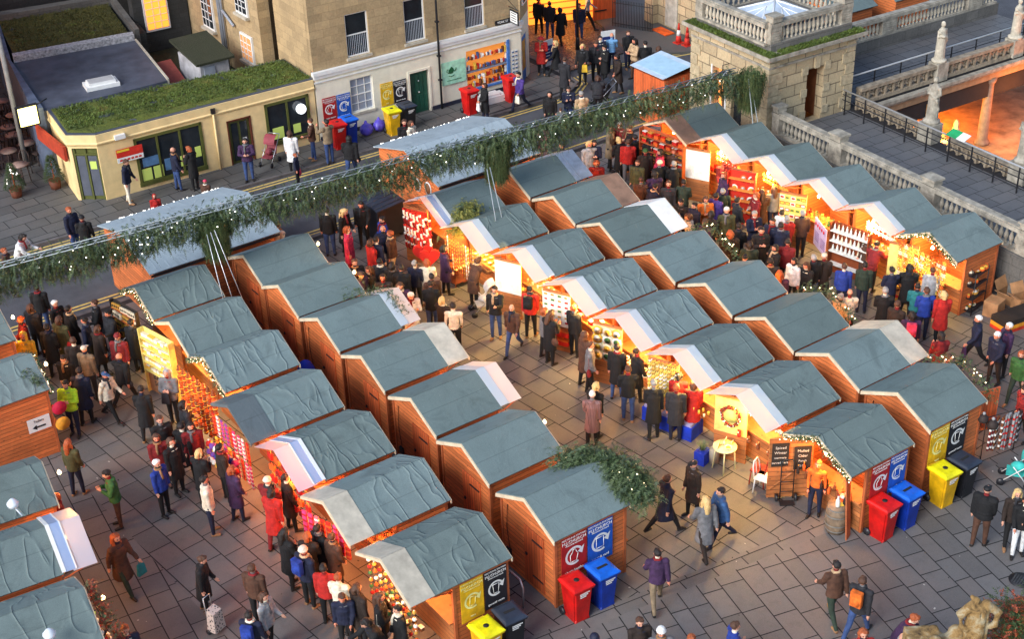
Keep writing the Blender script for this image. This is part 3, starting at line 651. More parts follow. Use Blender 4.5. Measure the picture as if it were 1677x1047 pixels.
# lit square sign and red strip on the alley face of the yellow building
ls = facade_empty('lit_sign', 'glowing yellow square sign hanging over the cafe alley', 'sign', -1.45, 2.8, 2.3)
g = MB(); g.box((-.42, -.06, -.02), (.36, .06, .78), 0); g.box((-.36, -.065, .04), (.3, .065, .72), 1); g.build('sign_box', [iron, yel_lit], ls)
g = MB(); g.tube([(.3, 0, .7), (.75, 0, .85)], .025, 6); g.build('bracket', iron, ls)
g = MB(); g.box((0, 0, 0), (.1, 2.6, .55)); rbo = g.build('alley_fascia', CM('alley_red', (165, 55, 30)), yb, loc=(-1.0, .75, 1.5), rz=radians(4))
g = MB(); g.tube([(-1.5, 4.6, 0), (-1.5, 4.6, 5.5)], .09, 8); pp = g.build('alley_pole', M('grey_post', (.3, .28, .26), .6, .2, 3, 0)); pp.matrix_world = FM @ pp.matrix_world; tag(pp, 'pale grey pole beside the orange bay windows', 'pole')
# ================================================================ KIOSK, TERRACE, BATH COURTYARD
TO = Vector((35.1, 34.5, 0)); TK = radians(-3.2)
TM = Matrix.Translation(TO) @ Matrix.Rotation(TK, 4, 'Z')
def tempty(name, label, cat, x=0, y=0, z=0, group=None, r=0): return empty(name, label, cat, TM @ Vector((x, y, z)), TK+r, group)
def tplace(o): o.matrix_world = TM @ o.matrix_world; return o
BAL = [(.05, 0), (.05, .05), (.03, .07), (.045, .12), (.075, .2), (.07, .28), (.035, .42), (.03, .48), (.05, .52), (.05, .58)]
bal_me = MB().lathe(BAL, 8).mesh('baluster', stnp)
bal_me2 = MB().lathe([(r*1.05, h) for r, h in BAL], 8).mesh('baluster', stn)
def balustrade(root, x0, y0, x1, y1, z, piers=(), step=.2, wall_w=.3, hb=.12, me=bal_me, pmat=stn, cap=True, close=True):
    """coping, base and balusters from (x0,y0) to (x1,y1) in the root's own frame; piers are distances along it"""
    a = Vector((x0, y0, 0)); b = Vector((x1, y1, 0)); L = (b-a).length; d = (b-a).normalized(); rz = atan2(d.y, d.x)
    T = Matrix.Translation((x0, y0, z)) @ Matrix.Rotation(rz, 4, 'Z')
    g = MB(); w = wall_w/2; g.box((0, -w, 0), (L, w, hb)); g.xf(T); g.build('base_course', pmat, root)
    g = MB(); g.box((0, -w-.03, hb+.58), (L, w+.03, hb+.72)); g.box((0, -w+.02, hb+.72), (L, w-.02, hb+.76)); g.xf(T); g.build('coping', pmat, root)
    for p, wd in piers:
        g = MB(); g.box((p-wd/2, -w-.015, hb), (p+wd/2, w+.015, hb+.578))
        for q in (-1, 1):
            for k in range(5): g.box((p-wd*.36, q*(w+.015)-.012, hb+.08+k*.09), (p+wd*.36, q*(w+.015)+.012, hb+.12+k*.09))
        if cap: g.box((p-wd*.42, -w-.05, hb+.762), (p+wd*.42, w+.05, hb+.93)); g.box((p-wd*.5, -w-.09, hb+.93), (p+wd*.5, w+.09, hb+1.0))
        g.xf(T); g.build('pier', pmat, root)
    n = int(L/step); 
    for i in range(n):
        s = (i+.5)*L/n
        if any(abs(s-p) < wd/2+.06 for p, wd in piers): continue
        q = T @ Vector((s, 0, hb)); inst(me, 'baluster', q, rng.uniform(0, 6), 1, root)
rng = random.Random(11)
ks = tempty('stone_kiosk', 'square honey stone pavilion with a mossy cornice, balustrade and skylight roof', 'building')
g = MB()
wall_with_holes(g, -.05, 3.95, .0, 4.1, [(1.75, 2.55, 1.3, 3.35)], .0, .35); 
sw_ = MB(); wall_with_holes(sw_, -4.0, -.35, 0, 4.1, [(-2.2, -1.55, .9, 3.0), (-3.2, -2.45, 0, 3.0)], 0, .35)
sw_.xf(Matrix.Rotation(-pi/2, 4, 'Z') @ Matrix.Scale(1, 4)); 
g2 = MB(); wall_with_holes(g2, .35, 4.0, 0, 4.1, [(1.35, 1.95, 1.0, 3.0), (2.3, 3.05, .1, 3.0)], 0, .35)
g2.v = [(-.05+q[1], q[0], q[2]) for q in g2.v]; g.add(g2.v, g2.f)
g.box((3.6, .35, 0), (3.95, 4.0, 4.1)); g.box((-.05, 4.0, 0), (3.95, 4.3, 4.1)); g.build('wall', rust, ks)
# quoins
g = MB()
for i in range(9):
    z = .25+i*.42; k = .55 if i % 2 else .38
    for x0, x1 in ((-.09, k), (3.95-k, 3.99)): g.box((x0, -.04, z), (x1, -.0, z+.38))
    g.box((-.09, 0, z), (-.05, k, z+.38)); g.box((-.09, 4.3-k, z), (-.05, 4.3, z+.38))
    for xx, s_ in ((1.75, -1), (2.55, 1)):
        if 1.3 <= z < 3.3 and i % 2: g.box((xx if s_ > 0 else xx-.28, -.05, z), (xx+.28 if s_ > 0 else xx, -.001, z+.3))
g.box((2.05, -.07, 3.36), (2.28, -.001, 3.8)); g.build('quoin_blocks', M('quoin_stone', (.44, .36, .23), .9, .3, 6, .4), ks)
g = MB(); g.box((-.1, -.05, 3.78), (4.0, -.0, 3.86)); g.box((-.1, 0, 3.78), (-.051, 4.3, 3.86)); g.box((-.2, -.16, 4.1), (4.1, 4.4, 4.2)); g.box((-.36, -.32, 4.2), (4.25, 4.55, 4.34)); g.build('cornice', stn, ks)
g = MB(); vs, fs = mossgrid([(-.33, -.29), (4.2, -.29), (4.2, .35), (-.33, .35)], 60, 8, 4.345, .05, 9); g.add(vs, fs); vs, fs = mossgrid([(-.33, .3), (.32, .3), (.32, 4.5), (-.33, 4.5)], 8, 60, 4.345, .05, 12); g.add(vs, fs); g.build('moss', moss, ks)
g = MB(); g.box((.05, .1, 4.34), (3.85, 4.2, 4.62)); g.build('roof_deck', grst, ks)
balustrade(ks, .05, .3, 3.85, .3, 4.55, [(.25, .5), (3.55, .5)], .19, .28, .08, cap=True)
balustrade(ks, .05, .3, .05, 4.1, 4.55, [(3.6, .4)], .19, .28, .08, cap=False)
balustrade(ks, 3.85, .3, 3.85, 4.1, 4.55, [(3.6, .4)], .22, .28, .08, cap=False); balustrade(ks, .05, 4.1, 3.85, 4.1, 4.55, [], .24, .28, .08)
sky_ = MB(); sky_.box((.9, 1.1, 4.62), (3.2, 3.4, 4.8)); so_ = sky_.build('skylight', M('dark_lead', (.05, .055, .07), .5, .2, 4, 0), ks)
g = MB(); ap = (2.05, 2.25, 5.25); c4 = [(.95, 1.15, 4.81), (3.15, 1.15, 4.81), (3.15, 3.35, 4.81), (.95, 3.35, 4.81)]
for i in range(4): g.add([c4[i], c4[(i+1) % 4], ap], [(0, 1, 2)])
g.build('pane', M('sky_glass', (.5, .58, .68), .12, .15, 2, 0), so_)
g = MB()
for i in range(4): g.tube([c4[i], ap], .035, 6); a_, b_ = Vector(c4[i]), Vector(c4[(i+1) % 4]); [g.tube([a_.lerp(b_, t), Vector(ap).lerp(a_.lerp(b_, .5), .35 if t != .5 else .0)], .02, 5) for t in (.25, .5, .75)]
g.build('glazing_bars', white, so_)
# doors and lit openings on the plaza side
g = MB(); g.box((.25, 2.25, 0), (.3, 3.1, 3.0)); g.build('lit_entrance', EM('dim_orange_hall', (1, .35, .08), .35), ks)
g = MB(); g.box((.1, 2.3, 0), (.16, 2.62, 2.95)); g.build('open_door', CM('dark_brown_door', (70, 45, 28)), ks)
g = MB(); g.box((-.07, 2.22, 0), (.0, 2.3, 3.05)); g.box((-.07, 3.05, 0), (.0, 3.12, 3.05)); g.build('door_frame', white, ks)
g = MB(); g.box((.1, 1.35, 1.0), (.14, 1.95, 3.0)); g.build('narrow_window', glassd, ks)
g = MB(); g.box((1.3, 4.0-.5, 1.3), (3.0, 3.55, 3.4)); g.build('inner_wall', dkst, ks)
g = MB(); g.box((2.56, .36, 1.3), (2.62, 1.2, 3.35)); g.build('inner_door', CM('brown_door', (110, 65, 35)), ks)
lt = tempty('wall_lantern', 'black iron lantern hanging from the pavilion wall above the entrance', 'lantern', -.35, 2.15, 2.75)
g = MB(); g.lathe([(.0, .42), (.05, .38), (.2, .2), (.22, .16), (.1, .14)], 10); g.tube([(0, 0, .42), (0, 0, .6), (.3, 0, .6)], .015, 6); g.tube([(0, 0, .15), (0, 0, -.6)], .018, 6); g.build('hood', iron, lt)
g = MB(); g.lathe([(.09, .14), (.07, -.08), (.02, -.1)], 8); g.build('glass', EM('lantern_glass', (1, .6, .25), .5), lt)
# terrace
tr = MB(); tr.box((.36, -22, -.1), (4.4, -.002, 1.296)); tr.box((3.96, 0, -.1), (16, 3.9, 1.296))
t_o = struct(tr.build('terrace', joint)); t_o.matrix_world = TM @ t_o.matrix_world
def tpaving(x0, x1, y0, y1, sd):
    rnd = random.Random(sd); bm = bmesh.new(); lay = bm.faces.layers.float.new('tone'); y = y0
    while y < y1-.05:
        w = min(.52, y1-y); x = x0-rnd.random()*.4
        while x < x1:
            l = rnd.uniform(.55, .95); a, b = max(x, x0), min(x+l, x1)
            if b-a > .05:
                f = bm.faces.new([bm.verts.new(v) for v in ((a+.01, y+.01, 1.304), (b-.01, y+.01, 1.304), (b-.01, y+w-.01, 1.304), (a+.01, y+w-.01, 1.304))]); f[lay] = min(1, max(0, rnd.gauss(.4, .22)))
            x += l
        y += w
    me = bpy.data.meshes.new('paving'); bm.to_mesh(me); bm.free(); me.materials.append(slabt); o = bpy.data.objects.new('terrace_paving', me); COL.objects.link(o); o.matrix_world = TM @ o.matrix_world; struct(o)
slabt = slab_mat('terrace_slabs', (.12, .122, .128))
tpaving(.36, 3.9, -20, 0, 1); tpaving(4.0, 16, .3, 3.75, 2)
ow_ = tempty('terrace_wall', 'long stone balustrade wall along the terrace behind the stalls', 'wall')
g = MB(); g.box((0, -22, 0), (.35, -.0, 1.45)); g.box((-.05, -22, 1.3), (.40, -.0, 1.452)); g.build('wall', grst, ow_)
balustrade(ow_, .18, -.2, .18, -12.0, 1.455, [(.2, .35), (3.2, .6), (7.4, .6), (11.4, .75)], .2, .3, .1, bal_me2)
g = MB(); g.box((-.06, -13.6, 0), (.42, -12.0, 2.35)); g.box((-.12, -13.7, 2.35), (.48, -11.9, 2.5)); g.build('end_pier', stn, ow_)
# inner pierced parapet with statues
ip = tempty('inner_parapet', 'low pierced stone parapet beside the terrace railing', 'wall')
def pierced(root, x0, y0, x1, y1, z, n, name='pierced_panel', mat=None):
    a = Vector((x0, y0, 0)); b = Vector((x1, y1, 0)); L = (b-a).length; rz = atan2(y1-y0, x1-x0); T = Matrix.Translation((x0, y0, z)) @ Matrix.Rotation(rz, 4, 'Z')
    g = MB(); g.box((0, -.12, 0), (L, .12, .14)); g.box((0, -.15, .54), (L, .15, .66)); w = L/n
    for i in range(n):
        cx = (i+.5)*w
        for k in range(4):
            an = pi/4+k*pi/2; e = Vector((cx+cos(an)*w*.62, 0, .34+sin(an)*.24)); g.tube([(cx, 0, .34), e], [.07, .035], 6)
        g.box((i*w-.04, -.1, .14), (i*w+.04, .1, .54)); g.ball((cx, 0, .34), .07, 6, 4)
    g.xf(T); g.build(name, mat or M('warm_weathered', (.30, .24, .17), .9, .4, 5, .4), root)
pierced(ip, 4.2, -.2, 4.2, -4.0, 1.12, 9); pierced(ip, 4.2, -4.7, 4.2, -8.0, 1.12, 8); pierced(ip, 4.2, -8.7, 4.2, -14, 1.12, 12)
for y in (-3.7, -7.75): MB().box((3.98, y-.33, 1.3), (4.5, y+.33, 2.0)).build('pedestal', stn, ip)
rail = tempty('terrace_railing', 'black metal railing with a pale handrail on the terrace', 'railing')
g = MB()
for i in range(15):
    y = -.3-i*1.0; g.box((3.42, y-.02, 1.3), (3.46, y+.02, 2.22))
for z in (1.5, 1.85, 2.05): g.box((3.43, -15, z), (3.455, -.15, z+.025))
g.build('posts_and_bars', iron, rail); g = MB(); g.tube([(3.44, -.15, 2.25), (3.44, -15, 2.25)], .03, 8); g.build('handrail', M('pale_handrail', (.55, .55, .55), .3, .1, 3, 0, .5), rail)
ib = tempty('railing_sign', 'small green and white sign fixed on the terrace railing', 'sign', 3.5, -5.15, 2.3)
g = MB(); g.plate([(-.12, -.45, -.02), (.22, -.45, .12), (.22, .0, .12), (-.12, .0, -.02)], .02, 0); g.plate([(-.12, .0, -.02), (.22, .0, .12), (.22, -.0, .12), (-.12, -.0, -.02)], .02, 0) if 0 else None; g.plate([(-.12, -.8, -.02), (.22, -.8, .12), (.22, -.452, .12), (-.12, -.452, -.02)], .02, 1); g.build('sign_board', [CM('sign_green', (30, 150, 90)), white], ib)
# far walkway: frieze, cornice, beam, columns, balustrade, handrail
fw_ = tempty('bath_colonnade', 'stone colonnade with a pierced frieze above the orange lit bath', 'building')
pierced(fw_, 4.5, .1, 8.4, .1, 1.3, 9); pierced(fw_, 8.9, .1, 12.6, .1, 1.3, 9); pierced(fw_, 13.1, .1, 16, .1, 1.3, 7)
g = MB()
for x in (8.65, 12.85): g.box((x-.28, -.12, 1.3), (x+.28, .4, 2.02))
g.box((4.4, -.3, 1.1), (16, -.05, 1.22)); g.box((4.4, -.2, .98), (16, -.0, 1.1)); g.build('cornice', stn, fw_)
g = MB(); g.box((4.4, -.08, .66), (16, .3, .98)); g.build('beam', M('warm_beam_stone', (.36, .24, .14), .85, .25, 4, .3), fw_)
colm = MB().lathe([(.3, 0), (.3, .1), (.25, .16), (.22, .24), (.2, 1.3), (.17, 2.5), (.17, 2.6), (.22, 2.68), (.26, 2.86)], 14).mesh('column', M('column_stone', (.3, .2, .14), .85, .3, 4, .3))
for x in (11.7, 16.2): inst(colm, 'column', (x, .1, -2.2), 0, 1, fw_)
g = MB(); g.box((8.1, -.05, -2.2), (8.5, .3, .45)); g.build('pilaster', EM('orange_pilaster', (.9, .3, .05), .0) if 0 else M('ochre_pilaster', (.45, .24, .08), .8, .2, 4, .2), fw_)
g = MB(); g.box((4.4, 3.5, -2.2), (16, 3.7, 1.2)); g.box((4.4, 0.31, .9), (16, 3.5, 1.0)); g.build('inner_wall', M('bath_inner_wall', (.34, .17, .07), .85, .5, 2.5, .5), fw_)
fb = tempty('walkway_balustrade', 'far stone balustrade behind the upper walkway', 'wall')
g = MB(); g.box((3.96, 3.75, 1.2), (16, 4.1, 1.8)); g.build('wall', grst, fb)
balustrade(fb, 3.96, 3.92, 15.9, 3.92, 1.8, [(1.0, .9), (5.7, .8), (10.6, .8)], .2, .3, .08, bal_me, cap=False)
r2 = tempty('walkway_handrail', 'long white handrail on black posts along the upper walkway', 'railing')
g = MB(); g.tube([(4.0, .5, 2.3), (16, .5, 2.3)], .035, 8); g.build('handrail', M('pale_handrail', (.55,)*3), r2)
g = MB()
for i in range(9): x = 4.3+i*1.35; g.box((x-.018, .48, 1.3), (x+.018, .52, 2.28))
g.box((4.0, .49, 1.95), (16, .51, 1.975)); g.build('posts', iron, r2)
# courtyard floor and its lit stones
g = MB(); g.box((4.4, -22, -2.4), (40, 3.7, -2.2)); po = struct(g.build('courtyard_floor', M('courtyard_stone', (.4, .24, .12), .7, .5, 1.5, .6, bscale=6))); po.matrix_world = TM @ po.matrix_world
ls_ = tempty('lit_stone_block', 'pale carved stone block glowing under the bath spotlight', 'stone', 9.0, 1.0, -2.2)
g = MB(); g.box((-.3, -.25, 0), (.5, .3, .45)); g.build('block', stnp, ls_)
l2 = tempty('stone_rubble', 'heap of pale stones beside the bath column', 'stones', 10.2, .6, -2.2)
g = MB(); rr_ = random.Random(3)
for i in range(9): x, y = rr_.uniform(-.7, .7), rr_.uniform(-.5, .5); g.box((x-.2, y-.15, 0), (x+.18, y+.16, rr_.uniform(.15, .5)), 0, Matrix.Rotation(rr_.uniform(-.4, .4), 4, 'Z'))
g.lathe([(.2, 0), (.22, .3), (.1, .55), (.12, .7), (.04, .85)], 8, (.45, 0, .3)); g.build('stones', stnp, l2)
lamp(TM @ Vector((9.7, .5, -1.1)), 60, (1, .62, .1), .1); lamp(TM @ Vector((8.9, 1.0, .5)), 170, (1, .25, .03), .2); lamp(TM @ Vector((13.5, .9, .3)), 170, (1, .25, .03), .2); lamp(TM @ Vector((7.0, 2.6, -.9)), 170, (1, .27, .03), .2); lamp(TM @ Vector((11.2, 2.7, -.9)), 170, (1, .27, .03), .2); lamp(TM @ Vector((5.8, 1.2, .3)), 120, (1, .25, .03), .2); lamp(TM @ Vector((12.8, -1.2, .0)), 90, (1, .26, .04), .3)
# ---------------------------------------------------------------- remeshed figures
def remesh(prims, vox, dec=None, name='figure', smooth=2):
    """prims: list of (MB-adding function) -> one continuous surface"""
    g = MB()
    for f in prims: f(g)
    me = g.mesh(name, [stn]); o = bpy.data.objects.new(name, me); COL.objects.link(o)
    m = o.modifiers.new('r', 'REMESH'); m.mode = 'VOXEL'; m.voxel_size = vox; m.use_smooth_shade = True
    if smooth: s = o.modifiers.new('s', 'SMOOTH'); s.factor = .5; s.iterations = smooth
    if dec: d = o.modifiers.new('d', 'DECIMATE'); d.ratio = dec
    dg = bpy.context.evaluated_depsgraph_get(); r = bpy.data.meshes.new_from_object(o.evaluated_get(dg))
    bpy.data.objects.remove(o); bpy.data.meshes.remove(me); r.name = name
    return r
def statue_prims(arm=1):
    def f(g):
        g.lathe([(.30, 0), (.32, .08), (.27, .12)], 12)
        for k in range(14):
            a = k*2*pi/14; r = .2; g.tube([(cos(a)*r*.95, sin(a)*r*.8, .1), (cos(a)*r*.85, sin(a)*r*.75, .6), (cos(a+.25)*r*.85, sin(a+.25)*.14, 1.05), (cos(a+.4)*r*.6, sin(a+.4)*.1, 1.38)], [.05, .045, .045, .04], 6)
        g.lathe([(.2, .1), (.19, .5), (.17, .9), (.2, 1.2), (.19, 1.35), (.08, 1.46)], 12, sx=1, sy=.75)
        g.ball((0, .01, 1.6), (.09, .105, .125), 10, 8); g.tube([(0, 0, 1.4), (0, 0, 1.55)], .06, 8)
        g.ball((0, .11, 1.58), .022); g.tube([(.2, 0, 1.36), (.27, .02, 1.12), (.1*arm, .2, 1.12)], [.07, .06, .04], 8); g.tube([(-.2, 0, 1.36), (-.26, .0, 1.1), (-.16, .16, .98)], [.07, .06, .04], 8)
        g.tube([(.22, .05, 1.3), (0, .17, 1.1), (-.2, .1, .9), (-.22, -.05, .5)], [.05, .06, .06, .04], 8)
        g.ball((.1*arm, .22, 1.12), (.05, .05, .04), 6, 4)
    return [f]
st_me = [remesh(statue_prims(1), .022, .6, 'statue'), remesh(statue_prims(-1), .022, .6, 'statue')]
for i, (x, y, z, sc_, rz, lb) in enumerate([(4.25, -3.7, 2.0, .98, pi/2, 'headless looking draped stone statue on the near terrace parapet'), (4.25, -7.75, 2.0, 1.0, pi*.55, 'draped stone statue holding a pale object at the right edge of the terrace'),
                                    (8.65, .15, 2.02, .93, pi, 'robed stone statue on the frieze left of the upper walkway'), (12.85, .15, 2.02, .93, pi, 'robed stone statue at the top right of the upper walkway')]):
    o = inst(st_me[i % 2], 'stone_statue', TM @ Vector((x, y, z)), rz, sc_); o.material_slots[0].link = 'OBJECT'; o.material_slots[0].material = stn if i < 2 else stnp; tag(o, lb, 'statue', 'stone statues on the parapets')
# weathered finial statue of the near parapet, bottom right
P0 = gp(1605, 990, 6.2)
def fin(g):
    for k in range(10):
        a = k*2*pi/10; g.tube([(cos(a)*.2, sin(a)*.17, -2.2), (cos(a)*.19, sin(a)*.16, -.6), (cos(a)*.15, sin(a)*.12, -.05)], [.07, .06, .06], 6)
    g.lathe([(.24, -2.2), (.22, -.6), (.2, -.3), (.12, .0)], 12, sy=.8)
    g.tube([(.12, 0, .0), (.38, .05, -.22), (.34, .1, -.5), (.2, .12, -.55)], [.1, .1, .08, .06], 8); g.tube([(-.12, 0, .0), (-.38, .05, -.2), (-.32, .1, -.46), (-.2, .12, -.5)], [.1, .1, .08, .06], 8)
    g.ball((.09, 0, .1), (.09, .08, .08), 8, 6); g.ball((-.12, .02, .04), (.1, .08, .07), 8, 6); g.ball((.16, -.03, .16), (.05, .05, .05), 8, 6)
    g.tube([(0, 0, -.3), (.1, .0, 0)], [.12, .08], 8); g.ball((0, .12, -.6), (.13, .12, .4), 8, 6)
fo = bpy.data.objects.new('stone_finial_statue', remesh([fin], .022, .7, 'finial', 1)); COL.objects.link(fo); fo.location = P0; fo.scale = (.85, .85, .85); fo.rotation_euler = (0, 0, radians(146))
def finmat():
    mt, n, b = newmat('golden_weathered_stone'); t = coord(n); f = noise(n, t, 4, 6, .7, .5); f2 = noise(n, t, 16, 4)
    c = ramp(n, f, [(.3, (.06, .035, .015)), (.5, (.28, .17, .06)), (.7, (.42, .38, .26))]); n.links.new(c, b.inputs['Base Color']); b.inputs['Roughness'].default_value = .9; bump(n, b, f2, .6, .04); return mt
fm_ = finmat(); fo.data.materials.clear(); fo.data.materials.append(fm_); tag(fo, 'golden weathered broken stone statue rising at the bottom right corner', 'statue')
pc = bpy.data.objects.new('stone_parapet', None); COL.objects.link(pc); pc.location = (P0.x, P0.y, 0); pc.rotation_euler = (0, 0, radians(146-180)); tag(pc, 'rough stone pier under the broken statue in the bottom right corner', 'wall')
g = MB(); g.box((-.5, -.5, 0), (.5, .5, 4.02)); g.build('pier', fm_, pc)
def rocks(g):
    r = random.Random(2)
    for i in range(14): g.ball((r.uniform(-.45, .45)-.6, r.uniform(-.3, .3), 5.35+r.uniform(-.3, .2)), (r.uniform(.08, .16),)*3, 7, 5)
    g.box((-1.1, -.4, 0), (-.5, .4, 5.4)) 
    for i in range(0): g.ball((.9+r.uniform(-.4, .4), r.uniform(-.35, .35), 5.2+r.uniform(-.2, .15)), (r.uniform(.1, .2),)*3, 7, 5)
ro = bpy.data.objects.new('carved_crest', remesh([rocks], .04, .6, 'crest', 1)); COL.objects.link(ro); ro.parent = pc; ro.data.materials.clear(); ro.data.materials.append(fm_)
# ================================================================ GREENERY
def leafmat(name, c1, c2, rough=.6):
    mt, n, b = newmat(name); at = n.nodes.new('ShaderNodeAttribute'); at.attribute_name = 'tone'
    c = ramp(n, at.outputs['Fac'], [(0, sc3(c1, .6)), (.5, c1), (1, c2)]); n.links.new(c, b.inputs['Base Color']); b.inputs['Roughness'].default_value = rough; MATS[name] = mt; return mt
fir = leafmat('fir_needles', (.042, .075, .024), (.13, .175, .065)); firb = leafmat('blue_fir_needles', (.045, .08, .045), (.13, .18, .1)); ivy = leafmat('ivy_leaves', (.03, .055, .012), (.09, .13, .03)); redl = leafmat('red_leaves', (.25, .04, .015), (.55, .12, .04))
def foliage_mesh(name, sprays, mats):
    """sprays: (pos, dir, length, mat index, tone, width) -> needled sprays: a thin stem with rows of leaf faces"""
    V = []; F = []; MI = []; TN = []; r = random.Random(hash(name) % 1000 if 0 else 5)
    for p, d, L, mi, tn, wd in sprays:
        d = d.normalized(); a = d.cross(Vector((0, 0, 1)))
        if a.length < .05: a = Vector((1, 0, 0))
        a.normalize(); c = d.cross(a); n = max(4, int(L/.035))
        for i in range(n):
            t = (i+.5)/n; q = p + d*L*t + Vector((0, 0, -.25*L*t*t)); 
            for s_ in (-1, 1):
                k = a*s_*cos(r.uniform(-.7, .7)) + c*r.uniform(-.7, .7); ln = wd*(1.15-t)*r.uniform(.7, 1.2); e = q + (k.normalized()*ln + d*ln*.7); w_ = d*.012+c*.006
                o = len(V); V += [q-w_, q+w_, e+w_*.3]; F.append((o, o+1, o+2)); MI.append(mi); TN.append(min(1, max(0, tn+r.uniform(-.25, .25))))
    me = bpy.data.meshes.new(name); me.from_pydata([tuple(v) for v in V], [], F)
    for q in mats: me.materials.append(q)
    me.polygons.foreach_set('material_index', MI); at = me.attributes.new('tone', 'FLOAT', 'FACE'); at.data.foreach_set('value', TN); me.update(); return me
r = random.Random(21)
ga = gp(-60, 459, 4.25); gb = gp(1205, 121, 4.25); gd = (gb-ga); GL = gd.length; gdn = gd.normalized(); gs_ = Vector((-gdn.y, gdn.x, 0))
def tufts(parent, poly, n, z, mat, T=None, L=.07):
    P = [Vector(p) for p in poly]; S = []
    for i in range(n):
        a, b = r.random(), r.random(); p = P[0]*(1-a)*(1-b)+P[1]*a*(1-b)+P[2]*a*b+P[3]*(1-a)*b
        k = mnoise.noise((p.x*1.5, p.y*1.5, 3)); S.append((Vector((p.x, p.y, z)), Vector((r.gauss(0, .5), r.gauss(0, .5), 1)), L*r.uniform(1, 1.8), 0 if k < .5 else 1, .45+.5*k+.3*(r.random()-.5), .045))
    o = bpy.data.objects.new('moss_tufts', foliage_mesh('moss_tufts', S, mat)); COL.objects.link(o); o.parent = parent; stuff(o)
mossl = leafmat('moss_blades', (.075, .12, .015), (.2, .27, .035)); mossl2 = leafmat('moss_blades_brown', (.08, .08, .012), (.2, .17, .03))
tufts(yb, [(-.7, .72), (8.4, .14), (8.4, 2.45), (-.5, 3.1)], 5200, 2.58, [mossl, mossl2]); tufts(rr, [(15.8, 56.7), (20.2, 56.0), (21.0, 60.0), (16.6, 60.8)], 2600, 2.7, [mossl2, mossl])
tufts(ks, [(-.33, -.3), (4.2, -.3), (4.2, .1), (-.33, .1)], 700, 4.36, [mossl, mossl2]); tufts(ks, [(-.33, -.3), (.05, -.3), (.05, 4.4), (-.33, 4.4)], 700, 4.36, [mossl, mossl2])
gar = empty('evergreen_garland', 'long fir garland with white lights hung across the street on a white truss', 'garland', ga)
sp = []
def sag(t): return 0
bunch = [((340, 395), 1.35, 1.15), ((803, 272), 1.45, 1.15), ((1195, 150), 1.4, 1.3)]
bt = []
for (px, py), ln, w_ in bunch:
    p = gp(px, py-50, 4.2); bt.append(((p-ga).dot(gdn), ln, w_))
for i in range(12500):
    t = r.random()*GL; base = ga + gdn*t; th = r.uniform(0, 2*pi); rad = abs(r.gauss(0, .24))
    big = .5+.5*mnoise.noise((t*.8, 3, 1)); drop = .3+.5*big
    dz = .16-(r.random()**1.1)*(drop*1.25+.16)
    p = base + gs_*(cos(th)*rad*1.3) + Vector((0, 0, dz+.02)) - ga
    d = gdn*r.uniform(-.8, .8) + gs_*r.gauss(0, .7) + Vector((0, 0, -r.uniform(.2, 1.2)))
    tone = .5+.35*dz+ .25*r.random() + .2*mnoise.noise((t*2, dz*3, 2)); sp.append((p, d, r.uniform(.14, .34), 0 if r.random() < .75 else 1, tone, .07))
for bt_, ln, w_ in bt:
    for i in range(1900):
        z = -r.random()**.8*ln*.85; k = w_*.42*(1-.55*abs(z)/ln); a = r.uniform(0, 2*pi)
        p = ga + gdn*(bt_+cos(a)*k*r.random()**.5*1.1) + gs_*(sin(a)*k*r.random()**.5) + Vector((0, 0, z)) - ga
        sp.append((p, Vector((cos(a)*.4, sin(a)*.4, -1)), r.uniform(.2, .4), 0, .4+.35*r.random(), .075))
o = bpy.data.objects.new('fir_branches', foliage_mesh('fir_branches', sp, [fir, firb])); COL.objects.link(o); o.parent = gar
g = MB()
for s_, z in ((-.09, .1), (.09, .1), (0, .22)): g.tube([gs_*s_+Vector((0, 0, z)), gs_*s_+gdn*GL+Vector((0, 0, z))], .016, 6)
for i in range(int(GL/.5)): q = gdn*(i*.5); g.tube([q+gs_*-.09+Vector((0, 0, .1)), q+gdn*.25+Vector((0, 0, .22)), q+gdn*.5+gs_*.09+Vector((0, 0, .1))], .014, 5)
g.build('truss', M('white_truss', (.26, .3, .32), .4, .1, 4, 0, .3), gar)
g = MB()
for i in range(85):
    t = r.random()*GL; p = gdn*t + gs_*r.gauss(0, .2) + Vector((0, 0, -r.random()*.5+.02)); p -= (FV*.2); g.ball(p, .014+.007*r.random(), 5, 3)
o = stuff(g.build('fairy_lights', bulbw, gar))
# poles and cables holding the garland
for i, (p0, p1, lb) in enumerate([((348, 408), (386, 492), 'bundle of white cables hanging beside the garland between the left huts'), ((803, 300), (836, 345), 'pair of white poles under the garland between the middle huts'), ((1228, 150), (1262, 225), 'pair of white poles leaning on the pavilion under the garland end')]):
    A_ = gp(p0[0], p0[1], 3.6); e = empty('garland_support', lb, 'pole', (A_.x, A_.y, 0), 0, 'supports of the garland'); g = MB()
    for k in range(3 if i == 0 else 2):
        off = Vector((k*.14-.1, k*.05, 0)); B_ = gp(p1[0], p1[1], .0) ; dv = Vector((A_.x, A_.y, 3.9)); 
        g.tube([Vector((0, 0, 4.1))+off, Vector((.1+k*.08, -.45-k*.05, 1.8))+off*1.6, Vector((.15, -.6, 0))+off*2.2], .016 if i else .011, 6)
    g.build('poles' if i else 'cables', steel if i == 0 else M('white_truss', (1, 1, 1)), e)
